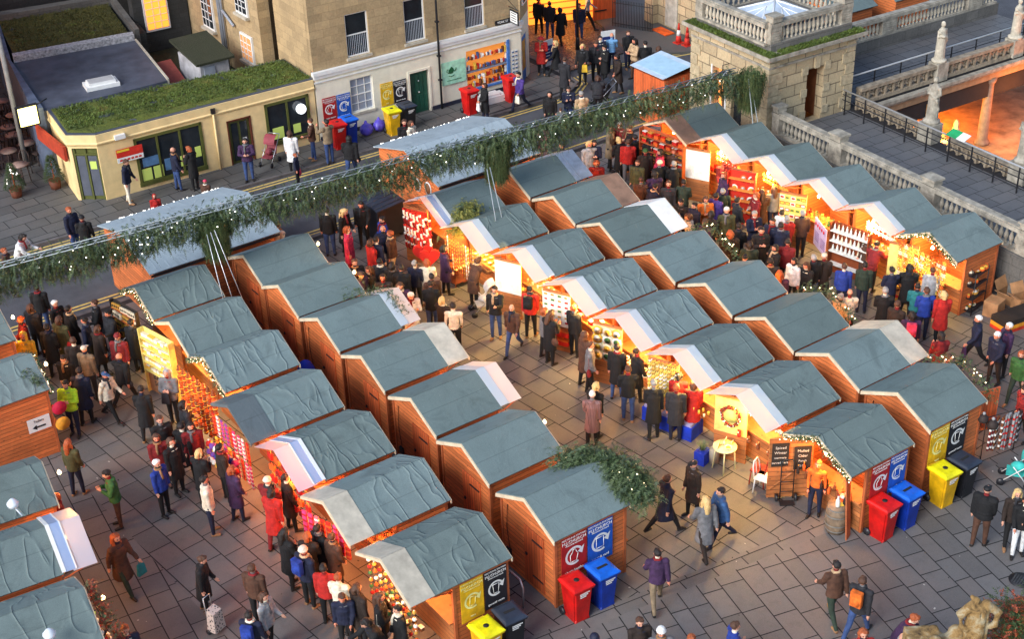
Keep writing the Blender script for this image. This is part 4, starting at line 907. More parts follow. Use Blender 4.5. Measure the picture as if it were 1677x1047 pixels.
# garland draped over the corner hut, sprigs, bushes
def drape(name, label, cat, pts, n, spread, L, mats, tone=.5, wd=.07, group=None, lights=0, down=.8, split=.8, zsp=.12):
    base = Vector(pts[0]); e = empty(name, label, cat, base, 0, group); S = []; P = [Vector(p) for p in pts]
    seg = [(P[i+1]-P[i]).length for i in range(len(P)-1)]; tot = sum(seg)
    def at(t):
        s_ = t*tot
        for i, l in enumerate(seg):
            if s_ <= l or i == len(seg)-1: return P[i].lerp(P[i+1], min(1, s_/max(l, 1e-6)))
            s_ -= l
    for i in range(n):
        q = at(r.random()) + Vector((r.gauss(0, spread), r.gauss(0, spread), r.gauss(0, zsp))); S.append((q-base, Vector((r.gauss(0, 1), r.gauss(0, 1), -r.random()*down+.2)), r.uniform(.5, 1)*L, 0 if r.random() < split else 1, tone+.4*(r.random()-.5), wd))
    o = bpy.data.objects.new('foliage', foliage_mesh('foliage', S, mats)); COL.objects.link(o); o.parent = e
    if lights:
        g = MB()
        for i in range(lights): q = at(r.random()) + Vector((r.gauss(0, spread*.8), r.gauss(0, spread*.8), .05+r.random()*.08)) - base; g.ball(q, .017, 5, 3)
        q = g.build('fairy_lights', bulb, e)
        if lights > 100: stuff(q)
    return e
drape('fir_garland', 'thick fir branches heaped over the front of the corner hut', 'garland', [(16.8, 22.4, 2.3), (17.3, 22.0, 2.45), (17.45, 21.5, 2.5), (17.5, 20.9, 2.35), (17.6, 20.5, 2.1), (17.5, 21.2, 2.5), (17.4, 21.4, 2.4), (17.9, 21.0, 1.9)], 4600, .19, .32, [fir, firb], .55, .075, lights=24)
pv = empty('ivy_bush', 'dark green and red leafed climber in the bottom right corner', 'plant', gp(1672, 1012, 5.5)); S = []
for i in range(5200):
    q = Vector((r.gauss(0, .3)+.15, r.gauss(0, .3)-.1, r.uniform(-1.2, .05))); S.append((q, Vector((r.gauss(0, 1), r.gauss(0, 1), r.random())), .2, 0 if r.random() < .55 else 1, .5+.3*r.random(), .05))
o = bpy.data.objects.new('foliage', foliage_mesh('foliage', S, [ivy, redl])); COL.objects.link(o); o.parent = pv
g = MB(); g.tube([(0, 0, -5.5), (.05, .1, -1)], [.12, .06], 8); g.build('stem', post, pv)
# ================================================================ MARKET HUTS
HR, HE, HW = 2.555, 2.013, 1.117
SLOPE = (HR-HE)/HW
def rz_(y, dz=0): return HR - abs(y)*SLOPE + dz
def roof_plates(g, x0, x1, dz, t, hw=HW, mi=0, hr=HR, sl=SLOPE):
    for s_ in (-1, 1):
        a, b, c, d = (x0, 0, hr+dz), (x1, 0, hr+dz), (x1, s_*hw, hr-hw*sl+dz), (x0, s_*hw, hr-hw*sl+dz)
        g.plate([a, b, c, d] if s_ < 0 else [a, d, c, b], t, mi)
def gable(g, x, y, t, ztop, hw=None, mi=0, z0=0., ridge=None):
    hw = hw or y
    vs = [(x, -hw, z0), (x, hw, z0), (x, hw, ztop), (x, 0, ridge), (x, -hw, ztop)]
    vs += [(x+t, q[1], q[2]) for q in vs]; g.add(vs, [(0, 1, 2, 3, 4), (9, 8, 7, 6, 5)]+[((i+1) % 5, i, 5+i, 5+(i+1) % 5) for i in range(5)], mi)
def tubeboard(g, a, b, w, h, mi=0):
    h *= 1.15     # flat board along a->b standing in the gable plane
    a, b = Vector(a), Vector(b); d = (b-a); s_ = Vector((w, 0, 0)); u = Vector((0, 0, h))
    vs = [a, a+s_, b+s_, b, a-u, a+s_-u, b+s_-u, b-u]; g.add(vs, [(0, 1, 2, 3), (7, 6, 5, 4), (0, 4, 5, 1), (1, 5, 6, 2), (2, 6, 7, 3), (3, 7, 4, 0)], mi)
STALLS = {}; LK = .8
def stall(key, u, v, face, label, Lr=1.85, canopy=None, clen=.62, door=False, fm=None, wrinkle=False, light=0, lights=False, name='market_hut', lw=None, dj=0, col=(1, .5, .17), panel=None, lb=None):
    e = empty(name, label, 'market stall', (u, v, 0), (0 if face > 0 else pi)+radians(dj), 'wooden market huts'); T = e.matrix_basis.copy()
    T = Matrix.Translation((u, v, 0)) @ Matrix.Rotation((0 if face > 0 else pi)+radians(dj), 4, 'Z'); STALLS[key] = T
    Lb = lb or ((1.42 if (key[0] in 'BDF' and key != 'F1') else Lr-.06)); yw = 1.03
    g = MB(); gable(g, 0, yw, .035, 2.02, ridge=2.5); g.build('back_wall', wood_h, e)
    for s_ in (-1, 1):
        y0, y1 = (yw-.035, yw) if s_ > 0 else (-yw, -yw+.035)
        MB().box((.036, y0, 0), (Lb, y1, 2.0)).build('side_wall', wood_h, e)
    g = MB()
    for y in (-yw-.02, yw-.05):
        for x in (-.025, Lb-.05): g.box((x, y, 0), (x+.07, y+.07, 2.0))
    g.box((Lb-.04, -yw, 1.93), (Lb+.01, yw, 2.02)); gable(g, Lb-.03, yw-.03, .025, 2.02, z0=2.0, ridge=2.49)
    g.build('corner_posts', post, e)
    g = MB(); xr = Lr; roof_plates(g, -.07, xr, 0, .03); g.build('roof', fm or (feltw if wrinkle else felt), e)
    g = MB()
    for s_ in (-1, 1):
        tubeboard(g, (-.1, 0, HR+.012), (-.1, s_*(HW+.01), HE+.012), .028, .085)
        if not canopy: tubeboard(g, (xr+.004, 0, HR+.012), (xr+.004, s_*(HW+.01), HE+.012), .028, .085)
    g.build('bargeboards', trim, e)
    g = MB()
    for s_ in (-1, 1): g.box((-.05, s_*(HW-.03)-.01, HE-.06), (xr-.02, s_*(HW-.03)+.01, HE-.022))
    g.build('eaves_board', post, e)
    if key in ('C7', 'C5', 'C3', 'C1', 'E8', 'E5', 'D8'):
        g = MB(); g.tube([(-.03, .75, 1.9), (-.035, .8, 1.2), (-.03, .7, .5), (-.04, .85, .02)], .012, 5); g.box((-.06, .68, .42), (-.004, .84, .6)); g.build('mains_cable', iron, e)
    if door:
        g = MB(); g.box((-.03, -.62, .12), (-.004, .12, 1.72)); d = g.build('door', wood_v, e)
        g = MB(); [g.box((-.045, -.6, z), (-.031, -.2, z+.04)) for z in (.4, 1.45)]; g.box((-.06, .0, .9), (-.031, .06, .96)); g.build('hinges', iron, d)
    # counter, floor and back shelf
    g = MB(); g.box((Lb-.42, -yw+.04, .86), (Lb+.12, yw-.04, .9)); g.box((Lb-.02, -yw+.04, .0), (Lb+.02, yw-.04, .86)); g.build('counter', wood_in, e)
    g = MB()
    for z in (1.0, 1.4): g.box((.04, -yw+.05, z), (.24, yw-.05, z+.02))
    g.box((.04, -yw+.04, .01), (Lb-.03, yw-.04, .03)); g.build('shelves', wood_in, e)
    if canopy:
        g = MB(); x0, x1 = xr-.02, xr+clen
        if canopy == 'plastic':
            roof_plates(g, x0+.24, x1, .035, .006, HW-.02); cn = g.build('awning', awn, e); g = MB(); roof_plates(g, x0, x0+.26, .05, .008, HW-.02); g.build('awning_strip', awnblue if lw == 'b' else sheetpale, cn)
        elif canopy == 'clear':
            roof_plates(g, x0+.24, x1, .035, .005, HW+.02); cn = g.build('awning', awnclr, e); g = MB(); roof_plates(g, x0, x0+.09, .055, .012, HW); roof_plates(g, x0+.3, x0+.33, .055, .012, HW); g.build('battens', white, cn)
            g = MB(); roof_plates(g, x0+.09, x0+.3, .05, .006, HW); g.build('awning_strip', awnblue, cn)
        elif canopy == 'metal':
            roof_plates(g, x0, x1, .03, .012, HW); cn = g.build('awning', metal, e); g = MB(); roof_plates(g, x0+.18, x0+.2, .045, .012, HW); g.build('seam', steel, cn)
        else:
            mt = {'wood': ply, 'brown': ply2, 'felt': felt_dk, 'white': white}[canopy]
            roof_plates(g, x0, x1, .025, .02, HW+.015); cn = g.build('awning', mt, e); g = MB()
            for s_ in (-1, 1): tubeboard(g, (x1, 0, HR+.03), (x1, s_*(HW+.02), HE+.03), .03, .07)
            g.build('awning_trim', trim if canopy != 'felt' else felt_dk, cn)
        g = MB()
        for s_ in (-1, 1): g.tube([(Lb, s_*1.02, 1.8), (x1-.08, s_*1.02, HE+.02)], .018, 6)
        g.build('stays', post, e)
    if light:
        for (lx, ly, lz, k) in ((Lb-.35, 0, 1.95, .45), (Lb+.42, .1, 1.93, .75)): lamp(T @ Vector((lx, ly, lz)), light*k*LK, (1, col[1]*.85, col[2]*.62), .09)
        g = MB(); g.lathe([(.02, .1), (.05, .04), (.045, 0)], 8, (Lb+.42, .1, 2.02)); g.ball((Lb+.42, .1, 2.03), .035, 6, 4); g.build('lamp', bulb, e)
    if lights:
        g = MB(); r = random.Random(hash(key) % 99 if 0 else len(STALLS))
        for i in range(52):
            y = -HW+2*HW*i/51; g.ball((xr+.05+r.uniform(-.02, .05), y, rz_(y)-.06+r.uniform(-.08, .04)), .013, 5, 3)
        g.build('fairy_lights', bulb, e)
        S = []
        for i in range(420):
            y = r.uniform(-HW, HW); S.append((Vector((xr+.04+r.gauss(0, .03), y, rz_(y)-.04+r.gauss(0, .03))), Vector((r.gauss(0, 1), r.gauss(0, 1), r.gauss(-.3, .6))), .13, 0, .3+.3*r.random(), .035))
        o = bpy.data.objects.new('fir_trim', foliage_mesh('fir_trim', S, [fir])); COL.objects.link(o); o.parent = e
    if panel:
        P = Vector((2.38, -1.05, 0)); Q = Vector((2.0, -.25, 0))
        if key == 'D7': P.x -= .25; Q.x -= .25
        g = MB(); ex = (Q-P).normalized(); nn = Vector((ex.y, -ex.x, 0))
        g.plate([P, Q, Q+Vector((0, 0, 1.98)), P+Vector((0, 0, 1.98))], .04)
        pa = g.build('front_panel', wood_in, e)
        g = MB(); g.plate([P+nn*.015+Vector((0, 0, .85)), Q+nn*.015+Vector((0, 0, .85)), Q+nn*.015+Vector((0, 0, 1.9)), P+nn*.015+Vector((0, 0, 1.9))], .01); g.build('display_board', panel, pa)
    return e
sheetpale = sheet_mat('pale_plastic_sheet', (.6, .68, .75), .25)
S_ = stall
yelb = CM('yellow_display_board', (240, 215, 120)); whb = CM('white_display_board', (245, 240, 225)); creamb = CM('cream_display_board', (205, 200, 165)); redb = CM('red_display_board', (190, 45, 25)); pinkb = CM('lilac_display_cloth', (200, 175, 205))
# row B (fronts face left)
S_('B1', 14.08, 36.19, -1, 'hut beside the hanging white cables with a lit fir edging and framed boxes', 2.1, wrinkle=True, light=30, lights=True)
S_('B2', 14.05, 33.83, -1, 'hut with pale lit shelves and a soap sign below them', 2.08, wrinkle=True, light=75, col=(1, .75, .3))
S_('B3', 14.02, 31.56, -1, 'hut with hanging orange brown gourds and bell lights along its gable', 2.1, wrinkle=True, light=85, lights=True)
S_('B4', 13.95, 29.1, -1, 'hut with a dark felt flap laid over its front roof and red knitwear outside', 1.85, 'felt', .68, wrinkle=True, light=75, col=(1, .3, .12))
S_('B5', 13.97, 26.68, -1, 'hut with a see-through awning with white battens over a red interior', 1.85, 'clear', .72, wrinkle=True, light=85, col=(1, .3, .1))
S_('B6', 13.98, 24.25, -1, 'hut with a white boarded awning, second from the near end of the left row', 2.0, 'wood', .6, wrinkle=True, light=60, col=(1, .4, .12))
S_('B7', 13.9, 21.73, -1, 'nearest hut of the left row, boarded awning and yellow and black recycling posters', 1.95, 'wood', .58, wrinkle=True, light=60, col=(1, .5, .2))
# row C (backs with doors face left)
Cn = ['hut with a back door right of the hanging white cables, farthest of the middle-left row', 'second hut of the middle-left row, back door and plain felt roof with no awning', 'hut with fir sprigs lying across its pale awning', 'hut with a cream boarded awning over the lit aisle, back door to the left',
      'hut with a white two-strip plastic awning beside the open paved aisle', 'plain roofed hut between the plastic awning hut and the fir covered hut', 'nearest hut of the middle-left row, heaped with fir and fronted by red and blue posters']
Cc = [None, None, ('plastic', .62), ('wood', .62), ('plastic', .62), None, None]
for i, v in enumerate((36.01, 33.77, 31.45, 29.05, 26.57, 24.17, 21.58)):
    c = Cc[i]; L = 1.9 if c else 2.5
    S_('C%d' % (i+1), [15.31, 15.27, 15.26, 15.21, 15.17, 15.08, 15.03][i]+.08, v, 1, Cn[i], L if c else 2.08, c[0] if c else None, c[1] if c else .6, door=True, light=26)
# row D
S_('D1', 23.7, 35.75, -1, 'hut hung with red and white knitted stockings and big red hearts', 1.85, 'clear', .5, light=60, panel=redb, col=(1, .45, .15))
Dl = ['hut with long yellow necklaces hanging and a cloth covered table', 'hut with a dazzling white board above an orange wooden counter', 'hut with a white card rack over red boxes', 'hut with round painted plates on its board', 'hut with rows of little carved animals above blue cloth', 'hut with a beaded wreath mirror on its glowing yellow panel']
for i, v in enumerate((33.5, 31.1, 28.7, 26.36, 24.01, 21.65)):
    S_('D%d' % (i+2), 24.0 if i else 23.73, v, -1, Dl[i], 1.75, 'plastic', .72, wrinkle=True, light=(100, 140, 115, 100, 105, 125)[i], panel=(None, whb, whb, creamb, yelb, yelb)[i], col=(1, .72, .28) if i in (1, 2, 5, 4, 0) else (1, .55, .22))
S_('D8', 23.95, 19.21, -1, 'nearest hut of the centre row with chalkboards, fairy lights and a barrel in front', 2.06, wrinkle=True, light=55, lights=True, col=(1, .5, .16))
# row E
El = ['hut with a shiny metal awning at the street end of the centre-right row', 'hut with a brown boarded awning and plain back', 'hut with a bright white awning sheet beside the crowd', 'hut with greenery along its far edge and no awning', 'plain roofed hut with a pale scuff low on its felt', 'hut with dark green sprigs along the far gable beside the brightest aisle', 'hut with a cream awning and a small antenna rod on it', 'nearest hut of the centre-right row, fronted by yellow and black posters']
Ec = ['metal', 'brown', 'white', None, None, None, 'wood', None]
for i, v in enumerate((35.71, 33.36, 31.03, 28.68, 26.3, 23.94, 21.62, 19.32)):
    c = Ec[i]; S_('E%d' % (i+1), 24.74+.08, v, 1, El[i], 1.82 if c else 2.0, c, .66, light=36)
# row F
Fl = ['hut with a grey brown boarded awning below the garland end', 'hut with a glowing white board over a folding table', 'hut with a red cabinet of plates and a white awning', 'hut with greeting cards and a lilac cloth with red ornaments', 'hut with three bright white shelves of bottles', 'nearest hut by the terrace wall, heaped with straw stars and wicker']
for i, (u, v) in enumerate(((33.65, 35.6), (33.62, 33.4), (33.66, 31.19), (33.69, 28.95), (33.73, 26.7), (33.8, 24.45))):
    S_('F%d' % (i+1), u, v, -1, Fl[i], 1.55 if i else 1.7, None if i == 5 else ('brown' if i == 0 else 'plastic'), .68, light=(60, 120, 85, 95, 115, 100)[i], panel=(None, whb, yelb, yelb, None, yelb)[i], col=(1, .5, .18) if i == 0 else (1, .74, .32)) if i != 5 else S_('F6', u, v, -1, Fl[5], 1.95, None, light=95, lights=True, panel=yelb, col=(1, .72, .3))
# row A (left edge, fronts face right)
Al = ['hut cut by the left edge beside the man in yellow', 'hut at the left edge with fairy lights down its gable and a white arrow notice', 'plain hut at the left edge above the clear plastic awning', 'hut at the left edge with a wide see-through plastic awning', 'hut in the bottom left corner with red and green edging']
for i, (u, v) in enumerate(((8.5, 37.6), (8.35, 34.6), (6.85, 29.95), (6.05, 27.5), (5.95, 25.05))):
    S_('A%d' % (i+1), u-2.2, v, 1, Al[i], 2.2, 'clear' if i == 3 else None, .75, fm=feltw, light=20, lights=(i == 1), dj=-6 if i > 1 else 0, wrinkle=True)
# wide huts on the road side
def widehut(label, u0, u1, v0, v1, lit):
    e = empty('market_hut', label, 'market stall', (u0+.15, (v0+v1)/2, 0), 0, 'wide huts on the road'); L = u1-u0-.3; hw = (v1-v0)/2; hr = 2.62; he = 2.03; sl = (hr-he)/hw; yw = hw-.12
    g = MB(); gable(g, 0, yw, .04, he-.02, ridge=hr-.07, z0=-.1); gable(g, L-.04, yw, .04, he-.02, ridge=hr-.07, z0=-.1); g.build('gable_walls', wood_h, e)
    g = MB(); g.box((.04, -yw, -.1), (L-.04, -yw+.04, he-.02)); g.box((.04, yw-.04, -.1), (L-.04, yw, he-.02)); g.build('side_walls', wood_h, e)
    g = MB(); roof_plates(g, -.15, L+.15, 0, .035, hw, 0, hr, sl); g.build('roof', felt_r, e)
    g = MB()
    for x in (.9, 2.0, 3.1):
        if x < L: roof_plates(g, x, x+.03, .006, .012, hw, 0, hr, sl)
    g.build('roof_battens', felt_r, e)
    g = MB(); g.box((-.12, -hw-.01, he-.09), (L+.12, -hw+.015, he-.03)); g.build('eaves_board', dark, e)
    g = MB(); r = random.Random(4)
    for i in range(90): g.ball((-.1+(L+.2)*i/89, hw+.02, he+.0+r.uniform(-.03, .04)), .02, 5, 3)
    g.build('fairy_lights', bulbw, e); return e
w1_ = widehut('wide pale roofed hut behind the garland, left of the two on the road', 12.95, 17.3, 37.55, 41.6, 1)
w2_ = widehut('wide pale roofed hut behind the garland, right of the two on the road', 22.85, 27.0, 37.1, 41.2, 1)
# little blue roofed kiosk by the pavilion
kk = empty('ticket_kiosk', 'small wooden kiosk with a shiny blue and white sheet roof beside the pavilion', 'kiosk', (35.7, 40.5, 0))
g = MB(); g.box((-1.0, -.9, -.1), (1.0, .9, 1.85)); g.build('wall', wood_v, kk)
g = MB(); g.plate([(-1.12, -.95, 2.0), (.45, -.95, 2.2), (.45, 1.0, 2.2), (-1.12, 1.0, 2.0)], .02); g.build('roof', M('shiny_sheet_roof', (.5, .62, .75), .25, .15, 3, .05), kk)
g = MB(); g.plate([(.45, -.95, 2.2), (1.2, -.95, 1.55), (1.2, 1.0, 1.55), (.45, 1.0, 2.2)], .02); g.build('roof_side', CM('slate_blue_sheet', (80, 100, 130)), kk)
g = MB(); g.plate([(-.9, -.97, 2.035), (.2, -.97, 2.17), (.2, .9, 2.17), (-.9, .9, 2.035)], .01); g.build('roof_panel', M('pale_blue_sheet', (.4, .6, .75), .2, .1, 3, .05), kk)
# orange lit hut at the top of the side street and its shutter
oh_ = empty('market_hut', 'orange lit hut with a scalloped front at the top of the side street', 'market stall', (39.0, 51.6, 0), radians(-20), 'huts beyond the side street')
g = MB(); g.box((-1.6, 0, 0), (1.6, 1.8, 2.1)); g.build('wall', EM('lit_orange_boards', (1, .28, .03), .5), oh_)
g = MB(); [g.box((-1.6, -.05, .3+i*.3), (1.6, -.0, .34+i*.3)) for i in range(4)]; g.build('boards', wood_in, oh_)
g = MB(); [g.ball((-1.5+i*.25, -.1, 2.0), (.12, .03, .1), 6, 4) for i in range(13)]; g.build('scallops', EM('scallop_yellow', (1, .6, .1), 1), oh_)
g = MB(); g.plate([(-1.8, -.4, 2.15), (1.8, -.4, 2.15), (1.8, 1.0, 2.6), (-1.8, 1.0, 2.6)], .04); g.build('roof', felt, oh_)
lamp((38.2, 50.6, 1.7), 70, (1, .4, .08), .2)
sh = empty('wooden_shutter', 'open orange brown wooden door standing by the side street hut', 'door', (40.6, 50.6, 0), radians(-15)); g = MB(); g.box((-.55, -.03, 0), (.55, .03, 1.6)); g.build('boards', wood_v, sh); g = MB(); g.box((-.5, -.06, .4), (.1, -.031, .46)); g.build('strap', iron, sh)
# far square roofs beyond the walkway
for i, (u, v, lb) in enumerate(((44.6, 41.2, 'left hut roof seen beyond the far balustrade'), (47.8, 40.9, 'right hut roof seen beyond the far balustrade'))):
    e = empty('market_hut', lb, 'market stall', (u, v, 0), radians(-3), 'huts beyond the balustrade'); g = MB(); gable(g, 0, 1.03, .04, 2.0, ridge=2.5); g.box((.04, -1.03, 0), (2, -1.0, 2)); g.build('walls', wood_h, e); g = MB(); roof_plates(g, -.1, 2.2, 0, .03); g.build('roof', felt, e)
# ================================================================ GOODS
PM = {}
def proto(kind):
    if kind in PM: return PM[kind]
    g = MB(); m = [white, stnp]
    if kind == 'jar': g.lathe([(.035, 0), (.045, .02), (.045, .08), (.03, .1)], 8, mi=0); g.lathe([(.034, .1), (.034, .125)], 8, mi=1)
    elif kind == 'bottle': g.lathe([(.035, 0), (.04, .02), (.038, .13), (.014, .18), (.014, .23)], 8, mi=0); g.lathe([(.017, .23), (.017, .25)], 6, mi=1)
    elif kind == 'gourd': g.lathe([(.02, -.14), (.055, -.1), (.06, -.05), (.03, 0), (.04, .04), (.015, .08)], 8, mi=0); g.lathe([(.062, -.07), (.062, -.05)], 8, mi=1)
    elif kind == 'plate': 
        g.lathe([(.02, 0), (.12, .012), (.13, .02)], 16, mi=0); g.lathe([(.05, .018), (.08, .022)], 12, mi=1); g.xf(Matrix.Rotation(pi/2, 4, 'X'))
    elif kind == 'card': g.box((-.07, -.012, 0), (.07, 0, .1), 0); g.box((-.05, -.015, .02), (.05, -.0125, .08), 1)
    elif kind == 'box': g.box((-.07, -.1, 0), (.07, .0, .1), 0); g.box((-.075, -.105, .1), (.075, .005, .12), 1)
    elif kind == 'framebox': g.box((-.18, -.05, 0), (.18, 0, .16), 0); [g.box((-.15+i*.08, -.056, .04), (-.1+i*.08, -.0505, .12), 1) for i in range(4)]
    elif kind == 'bauble': g.ball((0, -.04, 0), .04, 8, 6, 0); g.lathe([(.012, .038), (.012, .055)], 6, (0, -.04, 0), 1)
    elif kind == 'plush': g.ball((0, -.05, .06), (.055, .05, .065), 8, 5, 0); g.ball((0, -.05, .15), .045, 8, 5, 0); g.ball((-.035, -.05, .19), .016, 5, 3, 0); g.ball((.035, -.05, .19), .016, 5, 3, 0); g.ball((0, -.09, .145), .018, 5, 3, 1)
    elif kind == 'stocking': g.tube([(0, -.02, 0), (0, -.02, -.16), (.06, -.02, -.2)], [.035, .032, .028], 6, 0); g.lathe([(.04, -.02), (.042, .03)], 8, (0, -.02, 0), 1)
    elif kind == 'heart':
        P = [(0.02*16*sin(t)**3*.5, .02*(13*cos(t)-5*cos(2*t)-2*cos(3*t)-cos(4*t))*.5) for t in [i*2*pi/20 for i in range(20)]]; g.slab(list(reversed(P)), 0, .06, 0); g.xf(Matrix.Rotation(pi/2, 4, 'X')); g.box((-.01, -.03, .1), (.01, -.02, .2), 1)
    elif kind == 'bag': g.box((-.09, -.06, 0), (.09, 0, .14), 0); g.tube([(-.05, -.03, .14), (-.04, -.03, .22), (.04, -.03, .22), (.05, -.03, .14)], .01, 5, 1)
    elif kind == 'candle': g.lathe([(.03, 0), (.03, .1)], 8, mi=0); g.lathe([(.006, .1), (.004, .13)], 5, mi=1)
    elif kind == 'star':
        P = [((.09 if i % 2 == 0 else .04)*sin(i*pi/6), (.09 if i % 2 == 0 else .04)*cos(i*pi/6)) for i in range(12)]; g.slab(list(reversed(P)), 0, .02, 0); g.xf(Matrix.Rotation(pi/2, 4, 'X')); g.ball((0, -.025, 0), .015, 5, 3, 1)
    elif kind == 'scarf': g.box((-.045, -.03, -.62), (.045, 0, 0), 0); [g.box((-.046, -.032, -.1-i*.12), (.046, .001, -.06-i*.12), 1) for i in range(5)]
    elif kind == 'strand': g.tube([(0, -.02, 0), (.004, -.02, -.55)], .012, 5, 0); [g.ball((0, -.02, -.03-i*.06), .02, 5, 3, i % 2) for i in range(9)]
    elif kind == 'hat': g.lathe([(.07, 0), (.075, .03), (.06, .08), (.02, .11)], 8, mi=0); g.ball((0, 0, .13), .025, 6, 4, 1)
    elif kind == 'animal': g.ball((0, -.03, .05), (.04, .02, .025), 6, 4, 0); g.tube([(.03, -.03, .06), (.05, -.03, .1)], .012, 5, 0); g.ball((.055, -.03, .105), .018, 5, 3, 0); [g.tube([(x, -.03, .04), (x, -.03, 0)], .008, 4, 1) for x in (-.025, .025)]
    elif kind == 'bowl': g.lathe([(.04, 0), (.09, .04), (.1, .07), (.085, .07), (.03, .02)], 10, mi=0); g.lathe([(.08, .05), (.02, .06)], 8, mi=1)
    elif kind == 'basket': g.lathe([(.09, 0), (.12, .1), (.11, .1)], 10, mi=0); g.tube([(-.11, 0, .1), (-.06, 0, .22), (.06, 0, .22), (.11, 0, .1)], .01, 5, 0); g.ball((0, 0, .1), (.09, .09, .05), 8, 4, 1)
    PM[kind] = g.mesh(kind, m); return PM[kind]
GOODS = 0
rg = random.Random(77)
def put(kind, p, rz, cols, label, cat, group, sc_=1.):
    global GOODS; GOODS += 1
    c = rg.choice(cols); o = inst(proto(kind), kind_name.get(kind, kind), p, rz, sc_*rg.uniform(.92, 1.1), mat={0: c[0], 1: c[1]}); return tag(o, label, cat, group)
kind_name = dict(framebox='framed_box', animal='carved_animal', plush='soft_toy', strand='bead_strand', star='straw_star')
def C2(a, b): return (CM('c_%d_%d_%d' % a, a), CM('c_%d_%d_%d' % b, b))
def panel_goods(key, kind, nx, nz, z0, z1, cols, label, cat, sc_=1., P=(2.38, -1.05), Q=(2.0, -.25), off=.02, jit=.01):
    T = STALLS[key]; P = Vector((*P, 0)); Q = Vector((*Q, 0)); ex = (Q-P).normalized(); nn = Vector((ex.y, -ex.x, 0)); a = atan2(ex.y, ex.x)+T.to_euler().z
    for j in range(nz):
        for i in range(nx):
            t = (i+.5)/nx; z = z0+(z1-z0)*(j/(max(1, nz-1)))
            q = P.lerp(Q, t)+nn*off+Vector((rg.uniform(-jit, jit), rg.uniform(-jit, jit), z)); put(kind, T @ q, a+rg.uniform(-.1, .1), cols, label, cat, label_group(label), sc_)
def label_group(l): return 'goods: '+l[:48]
def counter_goods(key, kind, nx, ny, cols, label, cat, sc_=1., x0=1.5, x1=1.88, y0=-.9, y1=.9, z=.9):
    T = STALLS[key]
    for j in range(ny):
        for i in range(nx):
            q = Vector((x0+(x1-x0)*(j+.5)/ny, y0+(y1-y0)*(i+.5)/nx, z)); put(kind, T @ q, T.to_euler().z+pi/2+rg.uniform(-.4, .4), cols, label, cat, label_group(label), sc_)
fpP, fpQ = (2.12, -1.0), (2.12, .6)     # plane across the front opening
cream = (235, 220, 190); brn = (120, 65, 30); red = (190, 30, 22); org = (215, 95, 30); yel = (235, 190, 70); wht = (238, 235, 225); gold = (200, 150, 60); pink = (215, 60, 120); prp = (120, 70, 160); grn = (60, 110, 60); blu = (50, 70, 160); drk = (45, 32, 28); dk_ = (90, 25, 20); gry = (150, 150, 150)
# B1 framed boxes rack, B2 soap shelves, B3 gourds, B4 knitwear, B5 bags, B6 scarves, B7 baubles
panel_goods('B1', 'framebox', 3, 4, .7, 1.6, [C2(gold, drk), C2(cream, drk)], 'pale framed box on the dark rack of the fir edged hut', 'box', 1.05, (2.45, -1.1), (2.2, .1))
panel_goods('B2', 'box', 9, 5, .78, 1.85, [C2(cream, yel), C2(wht, cream), C2(yel, wht)], 'pale soap box on the lit shelves above the soap sign', 'soap box', .9, (2.5, -1.0), (2.2, .3))
panel_goods('B3', 'gourd', 8, 9, .45, 1.95, [C2(brn, yel), C2(org, drk), C2((150, 60, 20), yel)], 'orange brown carved gourd hanging at the bell lit hut', 'gourd', 1.15, (2.5, -1.0), (2.3, .95))
panel_goods('B4', 'scarf', 9, 2, 1.15, 1.9, [C2(red, org), C2(pink, wht), C2(prp, pink), C2(yel, org), C2(wht, pink)], 'bright scarf hanging under the felt flap', 'scarf', 1.0, (2.6, -1.0), (2.5, .95))
panel_goods('B4', 'hat', 8, 3, .5, 1.0, [C2(red, wht), C2(pink, wht), C2(prp, yel), C2(wht, pink), C2(yel, grn), C2(blu, wht)], 'bright woolly hat on the rack below the felt flap', 'hat', 1.2, (2.85, -1.0), (2.7, .4))
panel_goods('B5', 'bag', 6, 4, .7, 1.75, [C2(red, gold), C2(org, drk), C2(yel, red), C2((150, 20, 20), drk)], 'red or orange handbag on show under the see-through awning', 'handbag', 1.1, (2.25, -1.0), (2.15, .9))
panel_goods('B6', 'scarf', 8, 1, 1.75, 1.75, [C2(pink, red), C2(red, org), C2((235, 110, 120), wht)], 'pink or red scarf hanging at the white boarded awning', 'scarf', 1.3, (2.65, -1.05), (2.2, .4))
panel_goods('B7', 'bauble', 9, 7, .75, 1.9, [C2(gold, wht), C2(wht, gold), C2(grn, gold), C2(org, gold), C2(red, gold)], 'small glass bauble strung beside the yellow poster hut', 'bauble', 1.2, (2.3, -1.0), (2.2, .9))
counter_goods('B7', 'box', 6, 2, [C2(cream, brn), C2(brn, cream)], 'little box of sweets on the counter of the hut with yellow and black posters', 'box', .8, 2.0, 2.3)
panel_goods('D1', 'stocking', 9, 5, .75, 1.9, [C2(red, wht), C2(wht, red), C2((120, 20, 20), wht)], 'red and white knitted stocking hanging in rows by the red hearts', 'stocking', 1.1, (2.4, -1.05), (2.2, .35))
for k, y in enumerate((.15, .55)): put('heart', STALLS['D1'] @ Vector((2.5, y, .8)), pi*.82, [C2(red, red)], 'big red heart cushion, %s of the pair under the knitted stockings' % ('left', 'right')[k], 'heart cushion', 'red heart cushions', 1.9)
panel_goods('D2', 'strand', 13, 2, 1.35, 1.9, [C2(yel, wht), C2(gold, brn), C2(wht, gold), C2(org, yel)], 'long yellow bead strand hanging over the cloth covered table', 'necklace', 1.1, (2.35, -1.0), (2.25, .5))
panel_goods('D4', 'card', 4, 6, .95, 1.8, [C2(wht, gold), C2(cream, grn), C2(wht, red)], 'greeting card on the white rack over the red boxes', 'card', 1.)
